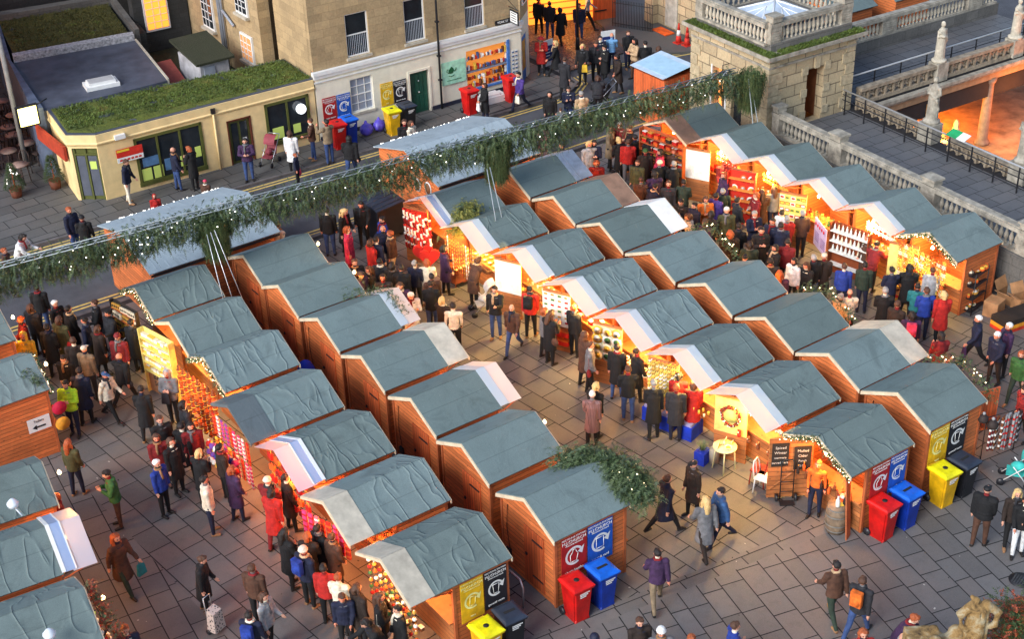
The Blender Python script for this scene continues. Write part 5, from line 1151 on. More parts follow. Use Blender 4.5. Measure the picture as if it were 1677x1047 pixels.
panel_goods('D4', 'box', 4, 2, .3, .6, [C2(red, org)], 'red crate box stacked below the white card rack', 'box', 1.5)
panel_goods('D5', 'plate', 3, 4, .95, 1.75, [C2(wht, grn), C2(cream, yel), C2(yel, wht)], 'round painted plate on the olive board', 'plate', 1.15)
counter_goods('D5', 'bowl', 7, 2, [C2(wht, brn), C2(cream, grn)], 'pottery bowl on the counter beside the painted plates', 'bowl', .95, 1.75, 2.1)
panel_goods('D6', 'animal', 8, 9, .85, 1.85, [C2(cream, brn), C2(yel, brn), C2(gold, drk), C2(wht, brn)], 'tiny carved animal in rows above the blue cloth', 'ornament', 1.1)
counter_goods('D6', 'candle', 9, 2, [C2(cream, drk), C2(yel, drk)], 'stubby candle on the counter behind the blue cloth', 'candle', 1, 1.8, 2.1)
counter_goods('D7', 'plush', 5, 1, [C2(red, wht), C2(brn, cream)], 'small soft toy behind the white awning beside the wreath mirror', 'soft toy', 1.1, 1.8, 1.95)
counter_goods('D3', 'basket', 5, 1, [C2(brn, gold), C2(brn, red)], 'small basket on the orange wooden counter', 'basket', 1, 1.8, 1.95)
counter_goods('D8', 'bottle', 7, 2, [C2(drk, gold), C2(brn, red), C2(org, gold)], 'drink bottle on the counter behind the chalkboards', 'bottle', 1, 1.5, 1.9)
panel_goods('F1', 'box', 7, 5, .75, 1.8, [C2(red, gold), C2(org, red), C2(drk, gold), C2(red, wht)], 'red gift box on the shelves below the garland end', 'gift box', 1.2, (2.5, -1.0), (2.2, .9))
panel_goods('F3', 'plate', 3, 4, .55, 1.7, [C2(wht, yel), C2(org, wht), C2(wht, brn)], 'plate standing in the tall red cabinet', 'plate', 1.)
panel_goods('F4', 'card', 5, 5, .9, 1.75, [C2(wht, red), C2(yel, grn), C2(red, wht), C2(org, yel)], 'greeting card on the yellow board by the lilac cloth', 'card', 1.1)
for j, z in enumerate((.85, 1.2, 1.55)): panel_goods('F5', 'bottle', 9, 1, z, z, [C2(wht, red), C2(cream, drk), C2(wht, grn)], 'white bottle standing on the %s white shelf' % ('lowest', 'middle', 'top')[j], 'bottle', .95, (2.35, -1.0), (2.1, .3), off=.06)
panel_goods('F6', 'star', 10, 9, .9, 1.95, [C2(yel, red), C2(gold, wht), C2(cream, org), C2(org, yel)], 'golden straw star hanging in the hut nearest the boxes', 'straw star', 1.1, (2.25, -1.0), (2.15, .95))
panel_goods('F6', 'basket', 6, 2, .3, .62, [C2(brn, gold), C2(gold, red), C2(cream, grn)], 'filled wicker basket at the foot of the straw star hut', 'basket', 1., (2.45, -.9), (2.4, .9), off=.12)
for key, lab in (('A2', 'red and white sweet jar at the hut with the arrow notice'), ('A5', 'red or green trimming at the bottom left corner hut')):
    panel_goods(key, 'bauble', 9, 2, 1.2, 1.8, [C2(red, grn), C2(grn, gold), C2(wht, red)], lab, 'decoration', 1.6, (2.35, 1.0), (2.35, -1.0))
for key in ('C1', 'C2', 'C3', 'C4', 'C5', 'C6', 'E1', 'E2', 'E3', 'E4', 'E5', 'E6', 'E7'):
    pass
for key, kd, cc, lb in (('D2', 'bowl', [C2(yel, wht), C2(gold, cream)], 'yellow bowl inside the bead strand hut'), ('D3', 'candle', [C2(wht, gold), C2(cream, gold)], 'white candle inside the hut with the dazzling board'), ('D4', 'box', [C2(red, wht), C2(org, red)], 'red box on the counter of the card rack hut'), ('F2', 'bag', [C2(red, gold), C2(dk_, gold)], 'dark red bag inside the folding table hut'),
   ('F3', 'jar', [C2(org, wht), C2(wht, brn)], 'jar inside the red cabinet hut'), ('F4', 'plush', [C2(red, wht), C2(yel, red), C2(grn, yel)], 'bright soft toy inside the card board hut'), ('F5', 'jar', [C2(wht, gold), C2(cream, brn)], 'white jar inside the bottle shelf hut'), ('B6', 'bag', [C2(org, gold), C2(brn, gold)], 'tan bag inside the second nearest left hut')):
    counter_goods(key, kd, 7, 2, cc, lb, kd if kd != 'plush' else 'soft toy', 1., 1.05, 1.5)
for key, cc, lb in (('D3', [C2(wht, gold), C2(yel, wht)], 'pale hanging star at the dazzling white board hut'), ('D7', [C2(red, wht), C2(wht, red)], 'red or white star hung under the awning by the wreath mirror'), ('F2', [C2(yel, wht), C2(red, wht)], 'little star hung at the folding table hut'), ('F3', [C2(gold, red), C2(yel, wht)], 'gold star hung beside the red cabinet'), ('F5', [C2(wht, gold)], 'white star hung over the bottle rack')):
    panel_goods(key, 'star', 8, 2, 1.7, 1.88, cc, lb, 'star', 1.1, (1.75, -.2), (1.75, 1.0))
# shelf boards behind shelved goods
def shelf_rack(key, label, P, Q, zs, d, mat, back=None):
    T = STALLS[key]; P = Vector((*P, 0)); Q = Vector((*Q, 0)); ex = (Q-P).normalized(); nn = Vector((ex.y, -ex.x, 0)); e = empty('display_rack', label, 'rack', T @ P, T.to_euler().z+atan2(ex.y, ex.x)); L = (Q-P).length
    g = MB(); [g.box((0, -d, z-.025), (L, .01, z)) for z in zs]; g.build('shelf', mat, e)
    g = MB(); g.box((-.03, -d, 0), (0, .02, zs[-1]+.25)); g.box((L, -d, 0), (L+.03, .02, zs[-1]+.25)); g.box((0, .015, 0), (L, .03, zs[-1]+.25)); g.build('frame', back or mat, e); return e
shelf_rack('B1', 'dark rack of framed boxes at the fir edged hut', (2.45, -1.1), (2.2, .1), (.7, 1.0, 1.3, 1.6), .1, post, dark)
b2 = shelf_rack('B2', 'pale stepped shelves glowing above the soap sign', (2.5, -1.0), (2.2, .3), (.78, 1.05, 1.31, 1.58, 1.85), .18, yelb, yelb)
shelf_rack('F1', 'shelving filled with red boxes below the garland', (2.5, -1.0), (2.2, .9), (.75, 1.01, 1.27, 1.54, 1.8), .2, post, post)
shelf_rack('F5', 'three tier white bottle rack with dark crates under it', (2.35, -1.0), (2.1, .3), (.4, .85, 1.2, 1.55), .2, whb, CM('rack_brown', (130, 60, 20)))
shelf_rack('F3', 'tall red cabinet with plates on four shelves', (2.45, -1.05), (2.05, -.25), (.55, .93, 1.31, 1.7), .14, CM('cabinet_orange', (230, 140, 60)), CM('cabinet_red', (190, 40, 20)))
# soap sign
T = STALLS['B2']; e = empty('soap_sign', 'worn wooden soap sign under the glowing pale shelves', 'sign', T @ Vector((2.55, -.95, .38)), T.to_euler().z+atan2(1.3, -.3)); g = MB(); g.box((-.05, -.03, -.34), (1.2, 0, .34)); g.build('board', CM('sign_wood', (170, 120, 85)), e)
for k, t in enumerate(('BATH', 'SOAP', 'CO')): lettering(t, .24, CM('sign_dark_letters', (40, 50, 50)), e, (.5, -.036, .2-k*.22), (pi/2, 0, 0))
# ================================================================ BINS AND POSTERS
def bin_(px, py, c, label, rz, lidslot='round', hz=1.03):
    p = gp(px, py, hz); zb = -.1 if 0 else 0; lid, body = c
    e = empty('wheelie_bin', label, 'bin', (p.x, p.y, 0), rz, 'wheeled recycling bins'); g = MB()
    def ring(w, d, z): return [(-w, -d, z), (w, -d, z), (w, d, z), (-w, d, z)]
    R4 = [ring(.2, .22, 0), ring(.205, .225, .06), ring(.255, .285, .92), ring(.275, .305, .925), ring(.275, .305, .965)]
    vs = [q for rr4 in R4 for q in rr4]; fs = [(3, 2, 1, 0)]
    for i in range(4):
        for j in range(4): fs.append((i*4+j, i*4+(j+1) % 4, (i+1)*4+(j+1) % 4, (i+1)*4+j))
    fs.append((16, 17, 18, 19)); g.add(vs, fs); bo = g.build('body', body, e)
    bm = bmesh.new(); bm.from_mesh(bo.data); bmesh.ops.bevel(bm, geom=[ed for ed in bm.edges if abs(ed.verts[0].co.z-ed.verts[1].co.z) > .3], offset=.04, segments=3, affect='EDGES'); bm.to_mesh(bo.data); bm.free()
    g = MB(); L4 = [ring(.285, .32, .967), ring(.29, .325, 1.0), ring(.25, .28, 1.04), ring(.2, .22, 1.055)]; vs = [q for rr4 in L4 for q in rr4]; fs = [(3, 2, 1, 0)]
    for i in range(3):
        for j in range(4): fs.append((i*4+j, i*4+(j+1) % 4, (i+1)*4+(j+1) % 4, (i+1)*4+j))
    fs.append((12, 13, 14, 15)); g.add(vs, fs); lo = g.build('lid', lid, e)
    g = MB()
    if lidslot == 'round': g.lathe([(.065, 1.05), (.065, 1.062)], 14, (0, 0, 0))
    else: g.box((-.14, -.035, 1.05), (.14, .035, 1.062))
    g.build('slot', dark, lo)
    g = MB(); g.tube([(-.2, .32, .93), (-.2, .38, .95), (.2, .38, .95), (.2, .32, .93)], .018, 6); g.build('handle', body, e)
    for s_ in (-1, 1): g = MB(); g.tube([(s_*.2, .24, .1), (s_*.26, .24, .1)], .1, 12); g.build('wheel', black, e)
    g = MB()
    for k in range(3): g.box((-.1, -.2875+.0, .84-k*.045), (.16-.05*k, -.272-.004*k, .862-k*.045))
    g.v = [(x, y-.004-.0*z, z) for x, y, z in g.v]; g.build('label_print', white, e)
    return e
def CM(name, rgb, rough=.75): return M(name, srgb(*rgb), rough, .34, 3.2, .15)
rc, bc, yc, kc = (CM('bin_red_lid', (205, 22, 18), .4), CM('bin_red', (190, 18, 14), .45)), (CM('bin_blue_lid', (20, 95, 200), .4), CM('bin_blue', (12, 50, 150), .45)), (CM('bin_yellow_lid', (225, 215, 15), .4), CM('bin_yellow', (215, 165, 15), .45)), (CM('bin_black_lid', (45, 52, 66), .4), CM('bin_black', (22, 24, 30), .45))
for px, py, c, sl_, lb, rz in [(944, 952, rc, 'round', 'red bin in front of the fir covered hut', 0), (986, 930, bc, 'slot', 'blue bin in front of the fir covered hut', 0), (796, 1027, yc, 'round', 'yellow bin at the bottom edge of the picture', 0), (834, 1003, kc, 'slot', 'black bin at the bottom edge beside the yellow one', 0),
       (1449, 822, rc, 'round', 'red bin beside the barrel hut', 0), (1486, 803, bc, 'slot', 'blue bin beside the barrel hut', 0), (1548, 768, yc, 'round', 'yellow bin left of the scarf rail', 0), (1580, 752, kc, 'slot', 'black bin left of the scarf rail', 0),
       (552, 200, rc, 'round', 'red bin on the pavement below the street poster pair', KA), (570, 192, bc, 'slot', 'blue bin on the pavement below the street poster pair', KA), (641, 178, yc, 'round', 'yellow bin beside the purple sacks', KA), (666, 170, kc, 'slot', 'black bin by the green door', KA), (768, 145, rc, 'round', 'red bin left of the shop window', KA), (836, 125, rc, 'round', 'red bin right of the shop window behind the purple jacket', KA)]:
    bin_(px, py, c, lb, rz + rg.uniform(-.08, .08), sl_)
def poster(T, x0, x1, z0, z1, bg_, label, foot, icon, fg=white):
    """T: matrix whose -y faces the viewer"""
    w, h = x1-x0, z1-z0; e = bpy.data.objects.new('recycling_poster', None); COL.objects.link(e); e.matrix_world = T @ Matrix.Translation(((x0+x1)/2, 0, (z0+z1)/2)); tag(e, label, 'poster', 'recycling posters')
    g = MB(); g.box((-w/2+.008, -.015, -h/2), (w/2-.008, 0, h/2)); g.build('board', bg_, e)
    rot = (pi/2, 0, 0)
    lettering('RECYCLING STATION', w*.095, fg, e, (0, -.019, h*.43), rot); lettering('M.J.CHURCH', w*.165, fg, e, (0, -.019, h*.34), rot); lettering('WASTE AND RECYCLING', w*.06, fg, e, (0, -.019, h*.265), rot); lettering(foot, w*.13, fg, e, (0, -.019, -h*.40), rot)
    g = MB(); n = 22; R1 = w*.35; R0 = w*.27; pts = [radians(35)+radians(265)*i/n for i in range(n+1)]
    for i in range(n):
        a, b = pts[i], pts[i+1]; q = lambda r_, t: (r_*cos(t), -.019, r_*sin(t)-h*.03)
        k = .55+.45*min(1, i/6) if 0 else 1
        g.quad(q(R0, a), q(R0, b), q(R1, b), q(R1, a))
    t = pts[0]; t2 = t-.75; q = lambda r_, t: (r_*cos(t), -.0195, r_*sin(t)-h*.03); g.add([q(R0*.6, t), q(R1*1.35, t), q((R0+R1)/2, t2)], [(0, 1, 2)])
    g.build('arrow', fg, e)
    g = MB()
    if icon == 'bottle': P = [(-.09, -.14), (.05, -.14), (.09, .02), (.04, .1), (.03, .15), (-.03, .15), (-.04, .1), (-.1, .02)]
    elif icon == 'can': P = [(-.08, -.13), (.06, -.13), (.08, .1), (-.06, .13)]
    elif icon == 'bin': P = [(-.06, -.14), (.06, -.14), (.09, .12), (-.09, .12)]
    else: P = [(-.1, -.12), (.08, -.12), (.08, .13), (-.1, .13)]
    P = [(x*w*1.6, z*w*1.6-h*.03) for x, z in P]
    for i in range(len(P)): a, b = P[i], P[(i+1) % len(P)]; g.tube([(a[0], -.02, a[1]), (b[0], -.02, b[1])], w*.012, 4)
    g.build('picture', fg, e)
prd, pbl, pye, pbk = CM('poster_red', (165, 18, 20)), CM('poster_blue', (15, 80, 175)), CM('poster_yellow', (225, 175, 15)), CM('poster_black', (22, 22, 30))
pale_y = CM('poster_pale_print', (250, 235, 150))
def nearT(key, far=False):
    T = STALLS[key]; return T @ (Matrix.Translation((0, -1.055, 0)) if T.to_euler().z < 1 and abs(T.to_euler().z) < 1 else Matrix.Translation((0, 1.055, 0)) @ Matrix.Rotation(pi, 4, 'Z'))
poster(nearT('C7'), .14, .87, .78, 1.94, prd, 'red recycling poster on the fir covered hut', 'plastic bottles', 'bottle'); poster(nearT('C7'), .89, 1.62, .78, 1.94, pbl, 'blue recycling poster on the fir covered hut', 'paper & card', 'page')
poster(nearT('B7'), -.64, -.04, .85, 1.94, pbk, 'black recycling poster on the nearest left hut', 'general waste', 'bin'); poster(nearT('B7'), -1.27, -.66, .8, 1.94, pye, 'yellow recycling poster on the nearest left hut', 'cans', 'can', pale_y)
poster(nearT('D8'), -.64, -.06, .85, 1.94, pbl, 'blue recycling poster on the barrel hut', 'paper & card', 'page'); poster(nearT('D8'), -1.29, -.66, .82, 1.94, prd, 'red recycling poster on the barrel hut', 'plastic bottles', 'bottle')
poster(nearT('E8'), .04, .72, .82, 1.94, pye, 'yellow recycling poster on the hut by the scarf rail', 'cans', 'can', pale_y); poster(nearT('E8'), .74, 1.4, .82, 1.94, pbk, 'black recycling poster on the hut by the scarf rail', 'general waste', 'bin')
Fw = FM @ Matrix.Translation((0, -.02, 0))
poster(Fw, 8.7, 9.29, .75, 1.68, prd, 'red recycling poster on the white street front', 'plastic bottles', 'bottle'); poster(Fw, 9.31, 9.9, .72, 1.67, pbl, 'blue recycling poster on the white street front', 'paper & card', 'page')
poster(Fw, 11.2, 11.76, .72, 1.66, pye, 'yellow recycling poster left of the green door', 'cans', 'can', pale_y); poster(Fw, 11.78, 12.36, .72, 1.63, pbk, 'black recycling poster left of the green door', 'general waste', 'bin')
# ================================================================ STREET AND MARKET FURNITURE
def thing(name, label, cat, p, rz=0, group=None): return empty(name, label, cat, p, rz, group)
def table(p, rz, w, d, h, top, label, legs=None, cloth=None, name='table', group=None, r_=False):
    e = thing(name, label, 'table', p, rz, group); g = MB()
    if r_: g.lathe([(w/2, h-.03), (w/2, h)], 20)
    else: g.box((-w/2, -d/2, h-.03), (w/2, d/2, h))
    g.build('table_top', top, e)
    for sx in (-1, 1):
        for sy in (-1, 1): g = MB(); g.tube([(sx*w*.38*(.7 if r_ else 1), sy*d*.38*(.7 if r_ else 1), h-.03), (sx*w*.42*(.8 if r_ else 1), sy*d*.42*(.8 if r_ else 1), 0)], .02, 6); g.build('leg', legs or top, e)
    if cloth:
        g = MB(); n = 30; P = []
        for i in range(n):
            a = 2*pi*i/n; c_, s_ = cos(a), sin(a); k = max(abs(c_)/(w/2+.03), abs(s_)/(d/2+.03)); P.append((c_/k, s_/k, .02*sin(i*2.3)))
        vs = [(x*(1+f*0), y, h+.004) for x, y, f in P]+[(x*(1.02+f), y*(1.02+f), .18+f) for x, y, f in P]; g.add(vs, [tuple(range(n))]+[(i, n+i, n+(i+1) % n, (i+1) % n) for i in range(n)]); g.build('cloth', cloth, e)
    return e
def chair(p, rz, mt, label, group=None):
    e = thing('chair', label, 'chair', p, rz, group); g = MB(); g.box((-.2, -.2, .43), (.2, .2, .46)); g.build('seat', mt, e)
    g = MB(); g.tube([(-.18, .2, .46), (-.17, .24, .75), (-.1, .26, .9), (.1, .26, .9), (.17, .24, .75), (.18, .2, .46)], .018, 6); g.tube([(0, .21, .46), (0, .26, .9)], .014, 5); g.build('backrest', mt, e)
    for sx in (-1, 1):
        for sy in (-1, 1): g = MB(); g.tube([(sx*.17, sy*.17, .43), (sx*.2, sy*.2, 0)], .017, 6); g.build('leg', mt, e)
    return e
table(gp(760, 462), radians(-10), .9, .5, .75, post, 'cloth covered table below the long yellow necklaces', cloth=CM('brown_tablecloth', (135, 70, 45)))
q = gp(758, 440, .75)
for k in range(4): put('bowl', q+Vector((-.25+k*.17, .03*k, 0)), 0, [C2(yel, cream), C2(gold, wht)], 'yellow trinket bowl on the cloth covered table', 'bowl', 'bowls on the cloth covered table', .8)
table(gp(1155, 310), radians(-38), .85, .45, .72, CM('pale_table', (225, 205, 150)), 'folding table with trestle legs under the glowing white board', legs=post)
table(Vector((21.7, 22.1, 0)), 0, .62, .62, .72, CM('cream_table', (240, 225, 170)), 'round cream table below the wreath mirror', r_=True)
q = Vector((21.7, 22.1, .72))
for k, (kd, dx, dy) in enumerate((('plate', -.2, .1), ('candle', 0, .05), ('card', .15, .15), ('bowl', -.05, -.2), ('card', .2, -.1))): put(kd, q+Vector((dx*.8, dy*.8, .02)), .5, [C2(cream, yel)], 'cream %s on the round cream table' % dict(plate='plate', candle='candle', card='card', bowl='bowl')[kd], 'ornament', 'ornaments on the round table', 1.1)
chair(gp(1250, 805), radians(20), white, 'white chair standing left of the chalkboard hut'); chair(Vector((22.0, 21.1, 0)), radians(200), CM('red_chair', (150, 40, 25)), 'small red chair under the round cream table')
lad = thing('display_shelf', 'white folding ladder shelf beside the wreath mirror hut', 'shelf', gp(1228, 725), radians(-40)); g = MB()
for x in (-.2, .2): g.tube([(x, -.15, 0), (x, .1, 1.4)], .015, 5); g.tube([(x, .25, 0), (x, .1, 1.4)], .015, 5)
for z in (.35, .75, 1.1): g.box((-.2, -.12+z*.1, z), (.2, .14, z+.02))
g.build('frame', white, lad)
# wreath mirror on D7 panel
T = STALLS['D7']; ex = Vector((-.38, .8, 0)).normalized(); nn = Vector((ex.y, -ex.x, 0)); wc = Vector((1.94, -.65, 1.42))+nn*.05; e = bpy.data.objects.new('wreath_mirror', None); COL.objects.link(e); e.matrix_world = T @ Matrix.Translation(wc) @ Matrix.Rotation(atan2(ex.y, ex.x), 4, 'Z'); tag(e, 'round mirror in a red and white beaded wreath on the yellow panel', 'mirror')
g = MB(); g.lathe([(.2, -.01), (.2, .01)], 20); g.xf(Matrix.Rotation(pi/2, 4, 'X')); g.build('mirror', CM('mirror_yellow', (240, 225, 120)), e)
g = MB(); rr = random.Random(9)
for i in range(90): a = i*2*pi/90; k = .25+rr.uniform(-.04, .04); g.ball((k*cos(a), -.03, k*sin(a)*1.1), .028, 5, 3, rr.choice((0, 0, 1, 2)))
g.build('wreath', [CM('wreath_red', (130, 30, 20)), white, CM('wreath_dark', (60, 35, 25))], e)
# lilac cloth of F4
T = STALLS['F4']; e = bpy.data.objects.new('lilac_banner', None); COL.objects.link(e); e.matrix_world = T @ Matrix.Translation((2.1, .55, .5)) @ Matrix.Rotation(radians(65), 4, 'Z'); tag(e, 'lilac cloth with red baubles and patterned squares on the card hut', 'banner')
g = MB(); g.box((-.5, -.02, -.1), (.5, 0, .85)); g.build('cloth', pinkb, e); g = MB()
for i in range(5): g.ball((-.36+i*.17, -.04, .68), (.045, .02, .06), 8, 5)
g.build('baubles', CM('bauble_red', (185, 20, 40)), e); g = MB()
for i in range(6):
    for j in range(5): g.box((-.42+i*.06, -.024, .1+j*.07), (-.38+i*.06, -.0205, .15+j*.07)); g.box((.08+i*.06, -.024, .05+j*.07), (.12+i*.06, -.0205, .1+j*.07))
g.build('squares', CM('square_mauve', (150, 120, 160)), e)
# chalkboards, hand truck, barrel, leaning door at D8
D8 = STALLS['D8']; e = bpy.data.objects.new('hut_door_leaf', None); COL.objects.link(e); e.matrix_world = D8 @ Matrix.Translation((2.05, -1.02, 0)) @ Matrix.Rotation(radians(180-62), 4, 'Z') @ Matrix.Translation((-.85, 0, 0)); 
e.matrix_world = Matrix.Translation(gp(1290, 816)) @ Matrix.Rotation(radians(-32), 4, 'Z'); tag(e, 'open wooden door leaf carrying two chalkboards', 'door')
g = MB(); g.box((-.55, 0, .05), (.55, .04, 1.85)); g.tube([(-.5, -.0, .3), (.4, -.0, 1.1)], .03, 6); g.build('boards', wood_in, e)
for k, (x, z, lines, lb) in enumerate(((-.28, 1.38, ['Spiced', 'Winter', 'warmers', 'served here'], 'taller chalkboard'), (.28, 1.25, ['Mulled', 'Cider', 'Punch', '3.00'], 'shorter chalkboard'))):
    c_ = bpy.data.objects.new('chalkboard', None); COL.objects.link(c_); c_.matrix_world = e.matrix_world @ Matrix.Translation((x, -.03, z)); tag(c_, ('left' if k == 0 else 'right')+' black chalkboard with chalk writing on the open door leaf', 'chalkboard')
    g = MB(); g.box((-.21, -.02, -.34), (.21, 0, .34)); g.build('board', dark, c_)
    for j, t in enumerate(lines): lettering(t, .105 if j < 2 else .085, M('chalk', (.5, .5, .48), .9, .1, 5, 0), c_, (0, -.024, .22-j*.15), (pi/2, 0, 0))
ht = thing('hand_truck', 'black hand truck leaning below the chalkboards', 'hand truck', gp(1287, 822), radians(-35)); g = MB()
for x in (-.16, .16): g.tube([(x, 0, .1), (x, .06, 1.15), (x*.6, .06, 1.25)], .016, 6)
g.tube([(-.1, .06, 1.25), (.1, .06, 1.25)], .016, 6); [g.tube([(-.16, .02, z), (.16, .02, z)], .012, 5) for z in (.3, .6, .9)]; g.box((-.18, -.2, .02), (.18, 0, .04)); g.build('frame', iron, ht)
for x in (-.24, .24): g = MB(); g.tube([(x-.03, .05, .1), (x+.03, .05, .1)], .1, 12); g.build('wheel', black, ht)
bp = gp(1368, 868); br = thing('barrel', 'old wooden barrel with metal hoops in front of the fairy lit hut', 'barrel', bp); g = MB(); g.lathe([(.23, 0), (.27, .2), (.285, .4), (.27, .6), (.23, .8)], 20); g.build('staves', M('barrel_wood', (.2, .14, .09), .7, .4, 9, .3), br)
g = MB(); [g.lathe([(r_+.006, z), (r_+.008, z+.04)], 20, cap=False) for r_, z in ((.245, .08), (.28, .26), (.282, .52), (.245, .7))]; g.build('hoops', M('hoop_metal', (.35, .35, .33), .4, .2, 5, 0, .6), br)
for k, (kd, c_, lb) in enumerate((('bottle', C2(wht, red), 'white bottle on the barrel'), ('box', C2(yel, org), 'yellow box on the barrel'), ('stocking', C2(red, wht), 'red stocking on the barrel'), ('bag', C2(wht, gold), 'white bag on the barrel'))): put(kd, bp+Vector((-.1+.07*k, -.08+.05*(k % 2), .81+(.2 if kd == 'stocking' else 0))), k, [c_], lb, kd, None, 1.3)
ld = thing('leaning_board', 'narrow wooden board leaning beside the barrel', 'board', gp(1391, 884)); g = MB(); g.plate([(-.1, 0, 0), (.14, .1, 0), (.3, .45, 1.9), (.1, .4, 1.95)], .03); g.build('board', post, ld)
for (px, py, lb, rz) in ((1499, 770, 'grey metal hoop stand behind the blue bin of the barrel hut', 0), (845, 985, 'grey metal hoop stand behind the black bin at the bottom edge', 0)):
    e = thing('cycle_stand', lb, 'cycle stand', gp(px, py), rz, 'metal hoop stands'); g = MB(); g.tube([(0, -.3, 0), (0, -.3, .6), (0, -.2, .78), (0, .2, .78), (0, .3, .6), (0, .3, 0)], .025, 8); g.build('hoop', steel, e)
# D2/D3 extras, crates, blue cloth, cardboard
bl = CM('bright_blue_cloth', (15, 55, 190))
for k, (px, py) in enumerate(((1070, 690), (1098, 705), (1130, 720))): e = thing('cloth_crate', 'blue cloth covered crate below the carved animals, %s' % ('leftmost', 'middle', 'rightmost')[k], 'crate', gp(px, py)+Vector((.15, .15, 0)), .3, 'blue crates'); g = MB(); g.box((-.3, -.2, 0), (.3, .2, .42)); g.build('cover', bl, e); g = MB(); g.box((-.26, -.16, .421), (.26, .16, .5)); g.build('contents', CM('pale_contents', (150, 150, 190)), e)
e = thing('plant_box', 'bright blue box holding a pale twiggy plant', 'box', gp(1150, 757), .3); g = MB(); g.box((-.18, -.15, 0), (.18, .15, .38)); g.build('box', bl, e); S = [(Vector((0, 0, .35)), Vector((rg.gauss(0, .4), rg.gauss(0, .4), 1)), .4, 0, .9, .03) for _ in range(50)]; o = bpy.data.objects.new('twigs', foliage_mesh('twigs', S, [firb])); COL.objects.link(o); o.parent = e
e = thing('stone_bottle', 'tall pale stoneware bottle beside the blue plant box', 'bottle', gp(1169, 757)); g = MB(); g.lathe([(.13, 0), (.14, .3), (.13, .42), (.05, .5), (.04, .62)], 12); g.build('body', ply, e)
cb_ = CM('cardboard', (170, 125, 85))
def carton(px, py, w, d, h, rz, lb, open_=True):
    e = thing('cardboard_box', lb, 'cardboard box', gp(px, py), rz, 'cardboard boxes by the terrace wall'); g = MB()
    g.box((-w/2, -d/2, 0), (w/2, -d/2+.01, h)); g.box((-w/2, d/2-.01, 0), (w/2, d/2, h)); g.box((-w/2, -d/2+.01, 0), (-w/2+.01, d/2-.01, h)); g.box((w/2-.01, -d/2+.01, 0), (w/2, d/2-.01, h)); g.box((-w/2+.01, -d/2+.01, 0), (w/2-.01, d/2-.01, .02))
    g.build('box', cb_, e)
    if open_: g = MB(); g.plate([(-w/2, d/2, h), (w/2, d/2, h), (w/2, d/2+.15, h+.3), (-w/2, d/2+.15, h+.3)], .01); g.plate([(-w/2, -d/2, h), (-w/2-.2, -d/2, h+.1), (-w/2-.2, d/2, h+.1), (-w/2, d/2, h)], .01); g.plate([(w/2, -d/2, h), (w/2, d/2, h), (w/2+.2, d/2, h+.05), (w/2+.2, -d/2, h+.05)], .01); g.build('flaps', cb_, e)
    else: g = MB(); g.box((-w/2, -d/2, h), (w/2, d/2, h+.012)); g.build('lid', cb_, e)
carton(1626, 515, .5, .45, .5, .2, 'closed cardboard box on the ground beside the straw star hut', False); carton(1652, 492, .6, .5, .35, .1, 'open cardboard box with raised flaps against the terrace wall'); carton(1672, 505, .5, .4, .45, -.2, 'cardboard box cut by the right edge above the striped container')
e = thing('striped_container', 'black yellow and red striped container at the right edge', 'container', gp(1662, 532), radians(-8)); g = MB(); g.box((-.7, -.3, 0), (.7, .3, .12), 0); g.box((-.7, -.3, .12), (.7, .3, .25), 1); g.box((-.7, -.3, .25), (.7, .3, .42), 2); g.build('body', [CM('stripe_red', (200, 50, 25)), CM('stripe_yellow', (225, 150, 30)), CM('stripe_black', (40, 30, 25))], e)
e = thing('draped_sheet', 'white plastic sheet draped over the goods at the terrace end hut', 'sheet', gp(1605, 470)); g = MB(); rr = random.Random(3); n = 12
vs = [(-.35+.7*i/n+.05*sin(j*1.3), .1*sin(i*.9+j*.6), 1.7-1.5*j/10-(.3*(i/n)**2)) for j in range(11) for i in range(n+1)]; g.add(vs, [(j*(n+1)+i, j*(n+1)+i+1, (j+1)*(n+1)+i+1, (j+1)*(n+1)+i) for j in range(10) for i in range(n)], 0, True); g.build('sheet', CM('white_sheet', (225, 215, 225)), e)
e = thing('wicker_rack', 'tall rack of wicker and jars in front of the straw star hut', 'rack', gp(1590, 505), .2); g = MB(); [g.box((-.4, -.2, z), (.4, .2, z+.02)) for z in (.1, .5, .9, 1.25)]; [g.tube([(x, y, 0), (x, y, 1.4)], .015, 5) for x in (-.4, .4) for y in (-.2, .2)]; g.build('frame', iron, e)
for z in (.12, .52, .92, 1.27):
    for k in range(5): put(rg.choice(('basket', 'jar', 'bowl')), gp(1590, 505)+Vector((-.32+k*.16, rg.uniform(-.1, .05), z)), rg.random()*3, [C2(cream, grn), C2(gold, wht), C2(drk, cream), C2(org, yel)], 'little wicker piece or jar on the tall rack by the cardboard boxes', 'ornament', 'pieces on the wicker rack', .95)
# scarf rail and shutter right of E8
e = thing('hut_shutter', 'orange brown wooden shutter hanging open right of the black poster', 'shutter', gp(1604, 742, 0)+Vector((0, 0, 0)), radians(-12)); g = MB(); g.box((-.35, 0, .95), (.35, .04, 1.95)); g.build('boards', wood_v, e); g = MB(); g.box((-.3, .0, .0), (-.22, .05, .95)); g.box((-.35, -.2, .9), (.35, .2, .94)); g.build('stand', post, e)
q = gp(1632, 745); e = thing('scarf_rail', 'rail hung with dark patterned scarves beside the wooden shutter', 'rail', q, radians(-15)); g = MB(); g.tube([(-.5, 0, 0), (-.5, 0, 1.3), (.5, 0, 1.3), (.5, 0, 0)], .015, 6); g.build('frame', iron, e)
for k in range(9): put('scarf', q+Vector((-.45+k*.11, .03*(k % 3)-.1*k*.3, 1.3)), .3, [C2(brn, wht), C2((110, 25, 25), wht), C2(drk, gry), C2(gry, red)], 'striped scarf on the rail by the wooden shutter', 'scarf', 'scarves on the rail', 1.6)
